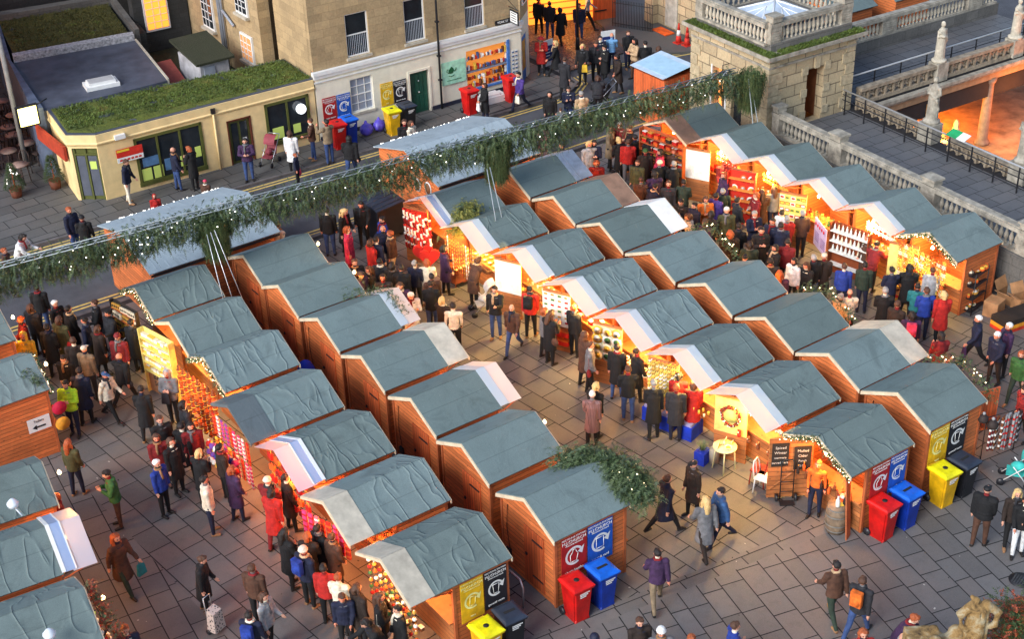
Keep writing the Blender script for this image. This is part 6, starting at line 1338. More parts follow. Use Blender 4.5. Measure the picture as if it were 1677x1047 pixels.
for k, (px, py, z) in enumerate(((1610, 690, 1.75), (1625, 700, 1.6))): put('hat', gp(px, py, z), 0, [C2(drk, gry)], 'dark woolly hat on top of the scarf rail, %s one' % ('higher', 'lower')[k], 'hat', 'hats on the scarf rail', 1.9)
# prams
def pram(px, py, rz, cols, label):
    e = thing('pushchair', label, 'pushchair', gp(px, py), rz, 'pushchairs'); fr, se = cols; g = MB()
    for x in (-.22, .22): g.tube([(x, .35, .1), (x, -.1, .55), (x, -.55, 1.0)], .014, 6); g.tube([(x, -.3, .1), (x, .1, .6)], .014, 6)
    g.tube([(-.22, -.55, 1.0), (.22, -.55, 1.0)], .018, 6); g.build('frame', fr, e)
    g = MB(); g.plate([(-.2, -.15, .35), (.2, -.15, .35), (.2, .25, .35), (-.2, .25, .35)], .04); g.plate([(-.2, -.35, .8), (.2, -.35, .8), (.2, -.15, .36), (-.2, -.15, .36)], .04); g.ball((0, -.02, .5), (.15, .2, .13), 8, 5); g.build('seat', se, e)
    g = MB(); n = 6
    for i in range(n): a, b = pi*.5*i/n, pi*.5*(i+1)/n; g.quad((-.22, -.35+.3*sin(a), .75+.3*cos(a)), (.22, -.35+.3*sin(a), .75+.3*cos(a)), (.22, -.35+.3*sin(b), .75+.3*cos(b)), (-.22, -.35+.3*sin(b), .75+.3*cos(b)))
    g.build('hood', se, e)
    for x in (-.24, .24):
        for y in (.35, -.3): g = MB(); g.tube([(x-.02, y, .1), (x+.02, y, .1)], .1, 12); g.build('wheel', black, e)
pram(443, 268, 2.2, (steel, CM('pram_red_grey', (140, 60, 70))), 'grey and red pushchair outside the cafe window'); pram(793, 512, 1.2, (steel, CM('pram_white', (190, 185, 180))), 'pushchair with pale covers beside the man in black in the bright aisle'); pram(1662, 790, .6, (white, CM('pram_teal', (60, 190, 180))), 'white framed pushchair with a turquoise panel at the right edge')
pram(985, 172, 1.2, (steel, black), 'black pushchair in the road behind the beige coat'); pram(888, 262, 2.2, (steel, CM('pram_spotted', (170, 120, 120))), 'spotted pushchair just below the garland near the metal awning hut'); pram(198, 585, .8, (steel, black), 'dark pushchair in the crowd by the left huts')
# trolley bag, A-boards, cones, lamp post, railings
e = thing('shopping_trolley_bag', 'spotted red and white shopping trolley pulled by the woman in a long black coat', 'trolley bag', gp(356, 1035), .4); g = MB()
def tb(g): g.box((-.16, -.12, .1), (.16, .12, .62)); 
g.add([(-.17, -.13, .1), (.17, -.13, .1), (.17, .13, .1), (-.17, .13, .1), (-.14, -.1, .62), (.14, -.1, .62), (.12, .1, .7), (-.12, .1, .7)], [(3, 2, 1, 0), (4, 5, 6, 7), (0, 1, 5, 4), (1, 2, 6, 5), (2, 3, 7, 6), (3, 0, 4, 7)])
def spotm():
    mt, n, b = newmat('spotted_fabric'); vo = n.nodes.new('ShaderNodeTexVoronoi'); vo.inputs['Scale'].default_value = 16; n.links.new(coord(n), vo.inputs['Vector']); c = ramp(n, vo.outputs['Distance'], [(.3, (.02, .02, .02)), (.36, (.6, .5, .45))]); n.links.new(c, b.inputs['Base Color']); return mt
g.build('bag', spotm(), e); g = MB(); g.tube([(-.1, .14, .1), (-.1, .16, .98), (.1, .16, .98), (.1, .14, .1)], .012, 6); g.build('frame', steel, e)
for x in (-.17, .17): g = MB(); g.tube([(x-.015, .1, .07), (x+.015, .1, .07)], .07, 10); g.build('wheel', black, e)
for px, py, lb, rz in ((897, 108, 'navy and white notice board on the pavement by the blue shop door', .1), (996, 92, 'white notice board held up among the group in the side street', -.3)):
    e = thing('pavement_board', lb, 'sign', gp(px, py), rz, 'pavement boards'); g = MB(); g.box((-.32, 0, 0), (.32, .04, 1.15), 0); g.box((-.27, -.006, .2), (.27, -.0005, .9), 1); [g.box((-.2, -.01, .3+i*.14), (.1+.03*(i % 3), -.0065, .34+i*.14), 0) for i in range(4)]; g.build('board', [white, CM('navy_panel', (25, 45, 110))], e)
def cone(px, py, mt, lb, white_band):
    e = thing('traffic_cone', lb, 'cone', gp(px, py), 0, 'traffic cones'); g = MB(); g.box((-.18, -.18, 0), (.18, .18, .04), 0); g.lathe([(.14, .04), (.1, .35)], 12, mi=0); g.lathe([(.1, .35), (.07, .6)], 12, mi=1 if white_band else 0); g.lathe([(.07, .6), (.03, .9)], 12, mi=0); g.build('cone', [mt, white], e)
cone(1111, 70, CM('cone_red', (200, 45, 30)), 'red and white banded cone by the pavilion corner', True); cone(1125, 74, CM('cone_red', (0, 0, 0)), 'plain red cone with a black base by the pavilion corner', False)
e = thing('lamp_post', 'plain black post standing in the cobbled side street', 'post', gp(946, 80)); g = MB(); g.tube([(0, 0, 0), (0, 0, 4.5)], .06, 8); g.lathe([(.1, 0), (.08, .5), (.06, .55)], 10); g.build('post', iron, e)
e = thing('iron_railings', 'black iron railings at the top of the side street', 'railing', gp(1003, 42)); A_ = gp(1003, 42); B_ = gp(1068, 52); g = MB(); n = 26; D = B_-A_
for i in range(n): q = D*(i/(n-1)); g.tube([q, q+Vector((0, 0, 1.25))], .016, 5)
for z in (.15, 1.1): g.tube([Vector((0, 0, z)), D+Vector((0, 0, z))], .018, 5)
g.build('bars', iron, e)
e = thing('side_street_wall', 'pale stone wall with a door at the top of the side street', 'building', gp(1075, 42)); g = MB(); D = gp(1135, 70)-gp(1075, 42); dn = D.normalized(); e.rotation_euler = (0, 0, atan2(D.y, D.x)); L = D.length
g.box((-1.2, .3, 0), (L+.2, .8, 5)); g.box((-.9, .0, 0), (-.3, .3, 5)); g.build('wall', rust, e); g = MB(); g.box((.3, .25, .1), (1.15, .3, 2.4)); g.build('door', CM('pale_grey_door', (175, 172, 160)), e)
e = thing('door_mat', 'orange mat in front of the pale door', 'mat', gp(1086, 52)+Vector((0, 0, .01)), atan2(D.y, D.x)); g = MB(); g.box((-.5, -.25, 0), (.5, .25, .05)); g.build('mat', CM('orange_mat', (225, 90, 20)), e)
# purple sacks, fish boxes by the shop window, black cart
def sack(px, py, lb, s_):
    me = remesh([lambda g: (g.ball((0, 0, .25), (.3, .24, .26), 12, 8), g.tube([(0, .05, .4), (.05, .1, .6)], [.12, .04], 8), [g.ball((rg.uniform(-.2, .2), rg.uniform(-.15, .15), rg.uniform(.12, .4)), rg.uniform(.07, .13), 6, 4) for _ in range(10)])], .03, None, 'sack', 1); me.materials.clear(); me.materials.append(CM('purple_sack', (105, 90, 215), .35)); o = inst(me, 'rubbish_sack', gp(px, py), 0, s_); tag(o, lb, 'sack', 'purple rubbish sacks')
sack(601, 221, 'purple sack slumped left of its pair by the yellow bin', .95); sack(622, 214, 'purple sack standing right beside the yellow bin', .9)
e = thing('display_crate', 'low white crate of goods on the pavement below the shop window', 'crate', gp(805, 166), KA); g = MB(); g.box((-.55, -.25, .0), (.55, .25, .28)); g.box((-.45, -.2, .28), (.3, .2, .36)); g.build('crate', white, e)
e = thing('black_cart', 'large black lidded cart beside the red stocking hut', 'cart', gp(628, 385), radians(8)); g = MB(); g.box((-.55, -.5, .15), (.55, .5, 1.25)); g.build('body', black, e); g = MB(); g.plate([(-.6, -.55, 1.27), (.6, -.55, 1.27), (.6, .55, 1.5), (-.6, .55, 1.5)], .05); [g.tube([(-.58, -.4+i*.2, 1.31+.04*i), (.58, -.4+i*.2, 1.31+.04*i)], .015, 5) for i in range(5)]; g.build('lid', kc[0], e); [MB().tube([(x-.03, y, .1), (x+.03, y, .1)], .1, 10).build('wheel', black, e) for x in (-.45, .45) for y in (-.4, .4)]
for px, py, lb in ((668, 325, 'left oval sign on the gable of the right wide hut'), (692, 312, 'right oval sign on the gable of the right wide hut')):
    q = gp(px, py, 1.5); e = thing('oval_sign', lb, 'sign', (22.97, 38.62 if 'left' in lb else 37.95, 1.52 if 'left' in lb else 1.62), -pi/2, 'oval signs'); g = MB(); g.lathe([(.2, -.02), (.2, .0)], 18, sx=1, sy=1.25, mi=0); g.lathe([(.16, .0), (.16, .008)], 18, sx=1, sy=1.25, mi=1); g.xf(Matrix.Rotation(pi/2, 4, 'X')); g.build('sign_board', [white, CM('oval_brown', (120, 80, 50))], e)
e = thing('tarpaulin', 'bright blue tarpaulin bundle between the back to back huts', 'tarpaulin', gp(497, 610, .0)); e.location = gp(499, 597, 1.3); e.location.z = 0; g = MB(); g.ball((0, 0, .7), (.35, .3, .75), 9, 6); g.build('sheet', bl, e)
# notices at the left edge hut
e = thing('arrow_notice', 'white notice with a black arrow on the left edge hut', 'sign', (0, 0, 0)); T = STALLS['A2']; e.location = T @ Vector((2.1, -1.07, 1.0)); e.rotation_euler = (0, 0, 0); e.location = T @ Vector((1.75, -1.06, 1.1)); g = MB(); g.box((-.3, -.02, -.2), (.3, 0, .2)); g.build('board', white, e)
lettering('Toilets', .1, iron, e, (0, -.024, .1), (pi/2, 0, 0)); g = MB(); g.box((-.1, -.026, -.1), (.16, -.021, -.05)); g.add([(-.2, -.025, -.075), (-.08, -.025, 0), (-.08, -.025, -.15)], [(0, 1, 2)]); g.build('arrow', iron, e)
for k, (z, c_, lb) in enumerate(((1.35, (190, 20, 60), 'round crimson disc beside the arrow notice'), (.85, (220, 150, 40), 'round amber disc below the crimson one'))): e = thing('round_sign', lb, 'sign', STALLS['A2'] @ Vector((2.35, -1.06, z)), 0, 'round signs'); g = MB(); g.lathe([(.2, 0), (.2, .02)], 18); g.xf(Matrix.Rotation(pi/2, 4, 'X')); g.build('disc', CM('disc%d' % k, c_), e)
for px, py, z, lb in ((22, 830, 2.5, 'shiny white balloon over the third left edge hut'), (82, 1044, 2.45, 'shiny white balloon over the bottom left corner hut')): e = thing('spotlight', lb.replace('balloon', 'lamp head'), 'lamp', gp(px, py, z), 0, 'lamp heads on the left huts'); g = MB(); g.lathe([(.12, 0), (.14, .1), (.05, .2)], 10); g.tube([(0, 0, 0), (.1, -.2, -.2)], .02, 6); g.build('head', M('shiny_white', (.75, .8, .85), .15, .1, 3, 0), e)
# café tables and chairs in the alley, potted trees
rr = random.Random(14); cm1 = CM('cafe_table_top', (150, 125, 115)); cm2 = CM('cafe_chair', (75, 60, 55))
for k, (px, py) in enumerate(((8, 192), (28, 215), (20, 235), (48, 232), (28, 248), (50, 262), (20, 275), (38, 298))):
    p = gp(px, py); table(p, rr.random()*3, .62, .62, .72, cm1, 'small round table in the dim alley outside the cafe', cm2, name='cafe_table', group='cafe tables in the alley', r_=True)
    for j in range(2): a = rr.random()*6.28; chair(p+Vector((.55*cos(a), .55*sin(a), 0)), a-pi/2, cm2, 'dark cafe chair at a small round table in the alley', 'cafe chairs in the alley')
for px, py, lb in ((28, 322, 'dark conical potted tree with white lights at the alley mouth'), (92, 308, 'dark potted tree against the yellow cafe wall')):
    e = thing('potted_tree', lb, 'potted tree', gp(px, py)); g = MB(); g.lathe([(.18, 0), (.23, .35), (.2, .35)], 12); g.build('pot', CM('terracotta', (110, 60, 40)), e); S = []
    for i in range(700): z = rr.random(); a = rr.random()*6.3; q = Vector((cos(a)*.3*(1.05-z), sin(a)*.3*(1.05-z), .35+z*.95)); S.append((q, Vector((cos(a), sin(a), .3)), .13, 0, .25+.3*rr.random(), .04))
    o = bpy.data.objects.new('foliage', foliage_mesh('foliage', S, [fir])); COL.objects.link(o); o.parent = e; g = MB(); g.tube([(0, 0, .3), (0, 0, 1.2)], [.03, .01], 6); g.build('trunk', post, e)
    if px < 60: g = MB(); [g.ball((cos(a)*.28*(1-z*.7), sin(a)*.28*(1-z*.7), .45+z*.8), .02, 5, 3) for a, z in [(rr.random()*6.3, rr.random()) for _ in range(14)]]; g.build('fairy_lights', bulbw, e)
# small sprigs
drape('fir_sprig', 'fir sprig lying on the roof of the hut with knotted cables', 'greenery', [(16.7, 32.6, 2.2), (17.1, 32.3, 2.35), (17.45, 31.4, 2.6), (17.5, 30.6, 2.3)], 260, .07, .2, [fir], .55, .05, 'sprigs on hut roofs')
drape('fir_sprig', 'bushy yellow green fir heap beside the red hearts', 'greenery', [(22.6, 34.8, 2.35), (22.1, 34.6, 2.1), (21.7, 34.5, 1.8)], 1200, .17, .26, [leafmat('yellow_fir', (.16, .17, .03), (.4, .36, .08)), fir], .6, .06, 'sprigs on hut roofs')
for u, v, k, lb in ((27.2, 28.68, 'E4', 'greenery edging the gable of the plain hut by the white awning'), (27.15, 23.94, 'E6', 'dark sprigs edging the gable beside the brightest aisle'), (27.15, 19.32, 'E8', 'green garland edging the far gable of the poster hut')):
    drape('fir_edging', lb, 'greenery', [(u, v+1.1, 2.0), (u, v, 2.55), (u, v-1.1, 2.0)], 320, .05, .14, [fir], .5, .04, 'fir edgings', lights=12)
drape('fir_sprig', 'small fir sprig on the roof of the left edge hut', 'greenery', [(8.0, 34.1, 2.3), (8.2, 33.6, 2.15)], 120, .06, .2, [fir], .5, .05, 'sprigs on hut roofs')
drape('fir_trimming', 'red and green trimming down the bottom left hut front', 'greenery', [(6.15, 25.0, 2.4), (6.1, 24.2, 2.1), (6.3, 24.0, 1.6)], 320, .07, .16, [fir, redl], .5, .05, 'sprigs on hut roofs', split=.6)

# litter and drains on the paving
g = MB(); rr = random.Random(31)
for i in range(420):
    x, y = rr.uniform(5, 35), rr.uniform(12, 40); a = rr.random()*3; w = rr.uniform(.008, .028); T = Matrix.Translation((x, y, .013)) @ Matrix.Rotation(a, 4, 'Z'); g.box((-w, -w*.6, 0), (w, w*.6, .004), rr.choice((0, 0, 1, 2)), T)
stuff(g.build('litter', [M('litter_white', (.5, .48, .44), .8, .2, 5, 0), M('litter_brown', (.2, .13, .07), .8, .2, 5, 0), M('litter_dark', (.03, .03, .03), .8, .2, 5, 0)]), 'scattered scraps of litter and leaves on the paving', 'litter')
for px, py, lb in ((1672, 952, 'round metal drain cover at the right edge of the paving'), (640, 900, 'square drain cover in the left aisle')):
    e = thing('drain_cover', lb, 'drain cover', gp(px, py)+Vector((0, 0, .012)), .3); g = MB(); g.lathe([(.28, 0), (.28, .006)], 22) if px > 1000 else g.box((-.18, -.18, 0), (.18, .18, .006)); g.build('plate', iron, e); g = MB(); [g.box((-.16, -.15+i*.06, .007), (.16, -.12+i*.06, .01)) for i in range(6)]; g.build('grate', M('drain_metal', (.12, .12, .12), .4, .3, 5, 0, .7), e)
# ================================================================ PEOPLE
def skeleton(lean=0., legs=(0, 0), knees=(0, 0), arms=((0, 5), (0, 5)), elbows=(12, 12), head=0., stance=.09, armin=(0, 0), twist=0):
    """joint positions, facing +y, right side +x; angles in degrees (leg/arm swing forward positive)"""
    J = {}; R = radians; J['pel'] = Vector((0, 0, .93))
    zs = []
    for k, s_ in enumerate((1, -1)):
        a = R(legs[k]); b = R(legs[k]-knees[k]); hp = Vector((s_*stance, 0, .90)); kn = hp+Vector((s_*.015, sin(a)*.43, -cos(a)*.43)); an = kn+Vector((0, sin(b)*.42, -cos(b)*.42)); J['hip%d' % k] = hp; J['kn%d' % k] = kn; J['an%d' % k] = an
        f = max(0, -(b))*.6; J['toe%d' % k] = an+Vector((s_*.03, .17*cos(f*.6), -.045-.1*sin(f)*0)); J['heel%d' % k] = an+Vector((0, -.05, -.04)); zs.append(an.z)
    dz = .08-min(zs)
    l = R(lean); up = Vector((0, sin(l), cos(l)))
    J['chest'] = J['pel']+up*.36; J['neck'] = J['pel']+up*.53
    hl = R(lean*.5+head); hu = Vector((0, sin(hl), cos(hl))); J['head'] = J['neck']+hu*.16; J['hu'] = hu
    for k, s_ in enumerate((1, -1)):
        sh = J['pel']+up*.47+Vector((s_*.185, 0, 0)); fa, oa = R(arms[k][0])+l*.0, R(arms[k][1]); d = Vector((s_*sin(oa), sin(fa)*cos(oa), -cos(fa)*cos(oa))); el = sh+d*.29
        g_ = fa+R(elbows[k]); inn = R(armin[k]); d2 = Vector((s_*(sin(oa)*.5-sin(inn)), sin(g_)*cos(inn), -cos(g_)*cos(inn))).normalized(); wr = el+d2*.25; J['sh%d' % k] = sh; J['el%d' % k] = el; J['wr%d' % k] = wr; J['hd%d' % k] = d2
    for k in J:
        if k not in ('hu', 'hd0', 'hd1'): J[k] = J[k]+Vector((0, 0, dz))
    J['dz'] = dz
    return J
POSES = dict(
 s=skeleton(), s2=skeleton(legs=(4, -4), arms=((5, 10), (15, 6)), elbows=(20, 60), armin=(0, 20)),
 w=skeleton(lean=4, legs=(26, -20), knees=(6, 24), arms=((-20, 8), (22, 8)), elbows=(15, 30)), w2=skeleton(lean=3, legs=(-22, 22), knees=(22, 4), arms=((20, 8), (-18, 8)), elbows=(30, 15)),
 h=skeleton(lean=3, arms=((14, 5), (16, 5)), elbows=(108, 112), head=14, armin=(30, 30)), f=skeleton(lean=2, legs=(3, -3), arms=((20, 12), (20, 12)), elbows=(85, 85), armin=(45, 45)),
 p=skeleton(arms=((55, 14), (55, 14)), elbows=(85, 85), armin=(28, 28)), l=skeleton(lean=22, arms=((40, 6), (30, 8)), elbows=(35, 50), head=15), c=skeleton(legs=(5, -3), arms=((-15, 10), (45, 8)), elbows=(10, 70), armin=(0, 30)))
POSES['s3'] = skeleton(legs=(7, -5), knees=(4, 3), arms=((6, 4), (-6, 6)), elbows=(22, 12), armin=(10, 0), lean=2)
POSES['s4'] = skeleton(legs=(-3, 5), arms=((18, 7), (12, 7)), elbows=(95, 100), armin=(60, 60), head=6)
POSES['s5'] = skeleton(lean=5, legs=(2, -6), knees=(0, 8), arms=((-4, 4), (10, 4)), elbows=(8, 32), armin=(0, 15), head=12)
def tap(g, a, b, r0, r1, n=10): g.tube([a, a.lerp(b, .33), a.lerp(b, .66), b], [r0, (r0*1.5+r1*.6)/2.05, (r0*.6+r1*1.4)/1.95, r1], n)
def body_prims(J):
    P = []  # (label, a, b, r) for region assignment
    def f(g):
        pel, ch, nk, hd = J['pel'], J['chest'], J['neck'], J['head']
        up = (nk-pel).normalized()
        for a, b, rx, ry in ((pel-up*.03, pel+up*.12, .155, .115), (pel+up*.1, ch, .14, .105), (ch, nk-up*.04, .165, .115)):
            m_ = MB(); m_.lathe([(.5, -.06), (.93, 0), (1, .3), (1, .7), (.93, 1), (.5, 1.06)], 14); L = (b-a).length; Q = (b-a).to_track_quat('Z', 'Y').to_matrix().to_4x4() if 0 else Matrix.Rotation(-atan2((b-a).y, (b-a).z), 4, 'X')
            m_.xf(Matrix.Translation(a) @ Q @ Matrix.Diagonal((rx, ry, L, 1))); g.add(m_.v, m_.f)
        g.ball(tuple(pel+Vector((0, -.02, -.03))), (.15, .12, .11), 12, 8)
        g.tube([J['sh1'], J['sh0']], .072, 10); g.ball(tuple(J['sh0']), .07, 8, 6); g.ball(tuple(J['sh1']), .07, 8, 6)
        g.tube([nk-up*.04, hd], [.062, .052], 10)
        hu = J['hu']; fw = Vector((0, hu.z, -hu.y))
        g.ball(tuple(hd+hu*.035), (.076, .096, .105), 14, 10); g.ball(tuple(hd-hu*.045+fw*.03), (.055, .06, .06), 10, 8); g.ball(tuple(hd+fw*.098-hu*.0), (.014, .018, .026), 6, 5)
        for s_ in (1, -1): g.ball(tuple(hd+Vector((s_*.078, 0, 0))+hu*.01), (.012, .02, .03), 6, 5)
        for k, s_ in enumerate((1, -1)):
            tap(g, J['hip%d' % k], J['kn%d' % k], .098, .064); tap(g, J['kn%d' % k], J['an%d' % k], .066, .044); g.ball(tuple(J['kn%d' % k]), .057, 8, 6)
            an = J['an%d' % k]; toe = J['toe%d' % k]; g.tube([J['heel%d' % k], an.lerp(toe, .5)+Vector((0, 0, -.01)), toe], [.042, .045, .03], 8); g.ball(tuple(an), .043, 8, 6)
            tap(g, J['sh%d' % k], J['el%d' % k], .052, .04, 8); tap(g, J['el%d' % k], J['wr%d' % k], .041, .026, 8); g.ball(tuple(J['el%d' % k]), .041, 8, 6)
            d = J['hd%d' % k]; w = J['wr%d' % k]; sd = d.cross(Vector((1, 0, 0))); sd = sd.normalized() if sd.length > .1 else Vector((0, 1, 0)); pn = d.cross(sd)
            pe = w+d*.075; g.tube([w, w+d*.04, pe], [.026, .036, .034], 8)
            for i in range(4):
                o_ = sd*(-.028+.0187*i); L = (.062, .075, .07, .055)[i]; b0 = pe+o_-d*.01; b1 = b0+d*L*.55; b2 = b1+(d*.8+pn*-.6*s_).normalized()*L*.45; g.tube([b0, b1, b2], [.0095, .0088, .007], 6)
            t0 = w+d*.03-sd*.03; g.tube([t0, t0+(d-sd*.9).normalized()*.035, t0+(d*1.2-sd*.6).normalized()*.06], [.012, .011, .008], 6)
    return [f]
def seg_d(p, a, b):
    ab = b-a; t = max(0, min(1, (p-a).dot(ab)/max(ab.length_squared, 1e-9))); return (p-(a+ab*t)).length
skin = M('skin', srgb(205, 150, 125), .55, .08, 9, 0); skin2 = M('skin_ruddy', srgb(215, 135, 105), .55, .08, 9, 0); skin3 = M('skin_brown', srgb(120, 80, 60), .55, .08, 9, 0); shoe = CM('dark_shoes', (30, 25, 24), .5); eye = CM('eye_dark', (30, 22, 20))
lipm = CM('lips', (150, 70, 65))
def body_mesh(J, nm):
    me = remesh(body_prims(J), .0085, .16, nm, 1); me.materials.clear()
    for q in (skin, skin, skin, shoe, eye, lipm): me.materials.append(q)
    hd, hu = J['head'], J['hu']; fw = Vector((0, hu.z, -hu.y)); ey = [hd+hu*.022+fw*.085+Vector((s_*.03, 0, 0)) for s_ in (1, -1)]; mo = hd+fw*.08-hu*.055
    for p in me.polygons:
        c = p.center; best = []
        best.append((seg_d(c, J['neck'], hd+hu*.05)-.06, 0)); best.append((min(seg_d(c, J['pel']+Vector((0, 0, .06)), J['neck'])-.13, seg_d(c, J['sh0'], J['sh1'])-.07), 1))
        for k in (0, 1):
            best.append((seg_d(c, J['sh%d' % k], J['el%d' % k])-.045, 1)); best.append((seg_d(c, J['el%d' % k], J['wr%d' % k])-.034, 1)); best.append((seg_d(c, J['wr%d' % k]+J['hd%d' % k]*.015, J['wr%d' % k]+J['hd%d' % k]*.16)-.035, 0))
            best.append((seg_d(c, J['hip%d' % k], J['kn%d' % k])-.075, 2)); best.append((seg_d(c, J['kn%d' % k], J['an%d' % k])-.045, 2)); best.append((seg_d(c, J['heel%d' % k], J['toe%d' % k])-.045, 3))
        m_ = min(best)[1]
        if m_ == 1 and c.z < J['pel'].z+.0: m_ = 2
        if m_ == 0 and min((c-e).length for e in ey) < .012: m_ = 4
        if m_ == 0 and (c-mo).length < .016: m_ = 5
        p.material_index = m_; p.use_smooth = True
    return me
def coat_mesh(J, nm, style):
    def f(g):
        pel, ch, nk = J['pel'], J['chest'], J['neck']; up = (nk-pel).normalized(); hem = {'j': -.1, 'c': -.42, 'p': -.06}[style]; k = 1.14 if style == 'p' else 1.0
        def sect(a, b, r0, r1, ry0, ry1):
            m_ = MB(); L = (b-a).length; m_.lathe([(1, 0), (1, 1)], 16); Q = Matrix.Rotation(-atan2((b-a).y, (b-a).z), 4, 'X'); vs = []
            for i, v in enumerate(m_.v): rx, ry = (r0, ry0) if v[2] < .5 else (r1, ry1); vs.append(tuple(Matrix.Translation(a) @ Q @ Vector((v[0]*rx, v[1]*ry, v[2]*L))))
            g.add(vs, m_.f)
        base = pel+Vector((0, 0, hem)); spread = 0
        if style == 'c':
            spread = max(abs(J['kn0'].y), abs(J['kn1'].y))*.55; base = pel+Vector((0, (J['kn0'].y+J['kn1'].y)*.3, hem))
        sect(base, pel+Vector((0, 0, .04)), (.2+.02*(style == 'c'))*k, .18*k, (.155+spread)*k, .145*k); sect(pel+Vector((0, 0, .03)), ch, .178*k, .19*k, .142*k, .15*k); sect(ch-up*.02, nk-up*.05, .192*k, .16*k, .15*k, .12*k)
        g.tube([nk-up*.07, nk+up*.035], [.11, .078], 12); g.tube([J['sh1']+up*.0, J['sh0']+up*.0], .085*k, 10)
        for q in (0, 1):
            g.ball(tuple(J['sh%d' % q]), .088*k, 10, 7); tap(g, J['sh%d' % q], J['el%d' % q], .078*k, .062*k, 10); g.ball(tuple(J['el%d' % q]), .062*k, 8, 6); w = J['el%d' % q].lerp(J['wr%d' % q], .97); tap(g, J['el%d' % q], w, .062*k, .045*k, 10)
        if style == 'p':
            for i in range(5): z = pel.lerp(nk, .05+i*.18); g.lathe([(.2, -.02), (.222, 0), (.2, .02)], 16, (z.x, z.y, z.z), sy=.78)
        g.ball(tuple(nk-up*.02+Vector((0, -.075, 0))), (.1, .06, .06), 8, 6)      # hood or collar roll
    me = remesh([f], .015, .55, nm, 1); me.materials.clear(); me.materials.append(skin)
    zt = J['neck'].z
    for v in me.vertices:
        c = v.co; k = min(1, max(.25, (zt-c.z)*1.6)); v.co = c + v.normal*(.016*k*mnoise.fractal((c.x*9+3, c.y*9, c.z*3.2), 1, 2, 3) + .006*mnoise.noise((c.x*5, c.y*5, c.z*26)))
    for p in me.polygons: p.use_smooth = True
    return me
def hair_mesh(kind):
    """head-local: origin at the head centre, z up, y forward"""
    def f(g):
        if kind in ('short', 'grey', 'bob', 'long', 'bun', 'pony'):
            g.ball((0, -.022, .055), (.088, .1, .092), 14, 9); g.ball((0, .035, .105), (.07, .055, .04), 10, 6)
        if kind == 'bob':
            for s_ in (1, -1): g.tube([(s_*.06, -.02, .07), (s_*.085, -.02, 0), (s_*.075, -.02, -.08)], [.04, .042, .035], 8)
            g.tube([(0, -.08, .05), (0, -.09, -.09)], [.07, .06], 10)
        if kind == 'long':
            for s_ in (1, -1): g.tube([(s_*.06, -.01, .07), (s_*.085, -.015, 0), (s_*.085, -.0, -.15), (s_*.07, .03, -.24)], [.035, .038, .035, .02], 8)
            g.tube([(0, -.08, .06), (0, -.1, -.1), (0, -.12, -.28)], [.075, .08, .05], 10)
        if kind == 'bun': g.ball((0, -.12, .07), .04, 8, 6)
        if kind == 'pony': g.tube([(0, -.1, .06), (0, -.15, 0), (0, -.13, -.16)], [.03, .035, .018], 8)
        if kind == 'bald': g.tube([(s_x*.075, s_y, .0) for s_x, s_y in ((1, .0), (.95, -.05), (.5, -.09), (0, -.1), (-.5, -.09), (-.95, -.05), (-1, 0))], .022, 6)
        if kind == 'beanie': g.ball((0, -.012, .07), (.092, .105, .085), 14, 8); g.tube([(.088*cos(i*pi/6), -.012+.1*sin(i*pi/6), .05) for i in range(13)], .018, 6)
        if kind == 'cap': g.ball((0, -.012, .07), (.088, .1, .07), 14, 8); g.add([(-.06, .06, .06), (.06, .06, .06), (.05, .17, .045), (-.05, .17, .045), (-.06, .06, .08), (.06, .06, .08), (.05, .17, .062), (-.05, .17, .062)], [(3, 2, 1, 0), (4, 5, 6, 7), (0, 1, 5, 4), (1, 2, 6, 5), (2, 3, 7, 6), (3, 0, 4, 7)])
        if kind == 'hood': 
            g.ball((0, -.03, .04), (.105, .11, .125), 14, 9); g.tube([(0, -.06, .0), (0, -.04, -.12)], [.09, .1], 12)
        if kind == 'brim': g.ball((0, -.01, .08), (.09, .1, .07), 14, 8); g.lathe([(.16, .05), (.165, .058), (.1, .075)], 18)
    me = remesh([f], .011, .8, 'hair', 1); me.materials.clear(); me.materials.append(skin)
    if kind not in ('beanie', 'cap', 'brim', 'hood', 'bald'):
        for v in me.vertices: v.co += v.normal*(.014*mnoise.noise((v.co.x*38, v.co.y*38, v.co.z*12)) + .008*mnoise.noise((v.co.x*9, v.co.y*9+4, v.co.z*9)))
    if kind == 'hood':       # open the face
        bm = bmesh.new(); bm.from_mesh(me); bmesh.ops.delete(bm, geom=[v for v in bm.verts if v.co.y > .045 and abs(v.co.x) < .062 and -.1 < v.co.z < .11], context='VERTS'); bm.to_mesh(me); bm.free()
    for p in me.polygons: p.use_smooth = True
    return me
BM = {}; CMh = {}; HM = {}
def gb_(p):
    if p not in BM: BM[p] = body_mesh(POSES[p], 'person')
    return BM[p]
def gc_(p, s_):
    if (p, s_) not in CMh: CMh[(p, s_)] = coat_mesh(POSES[p], 'coat', s_)
    return CMh[(p, s_)]
def gh_(k):
    if k not in HM: HM[k] = hair_mesh(k)
    return HM[k]
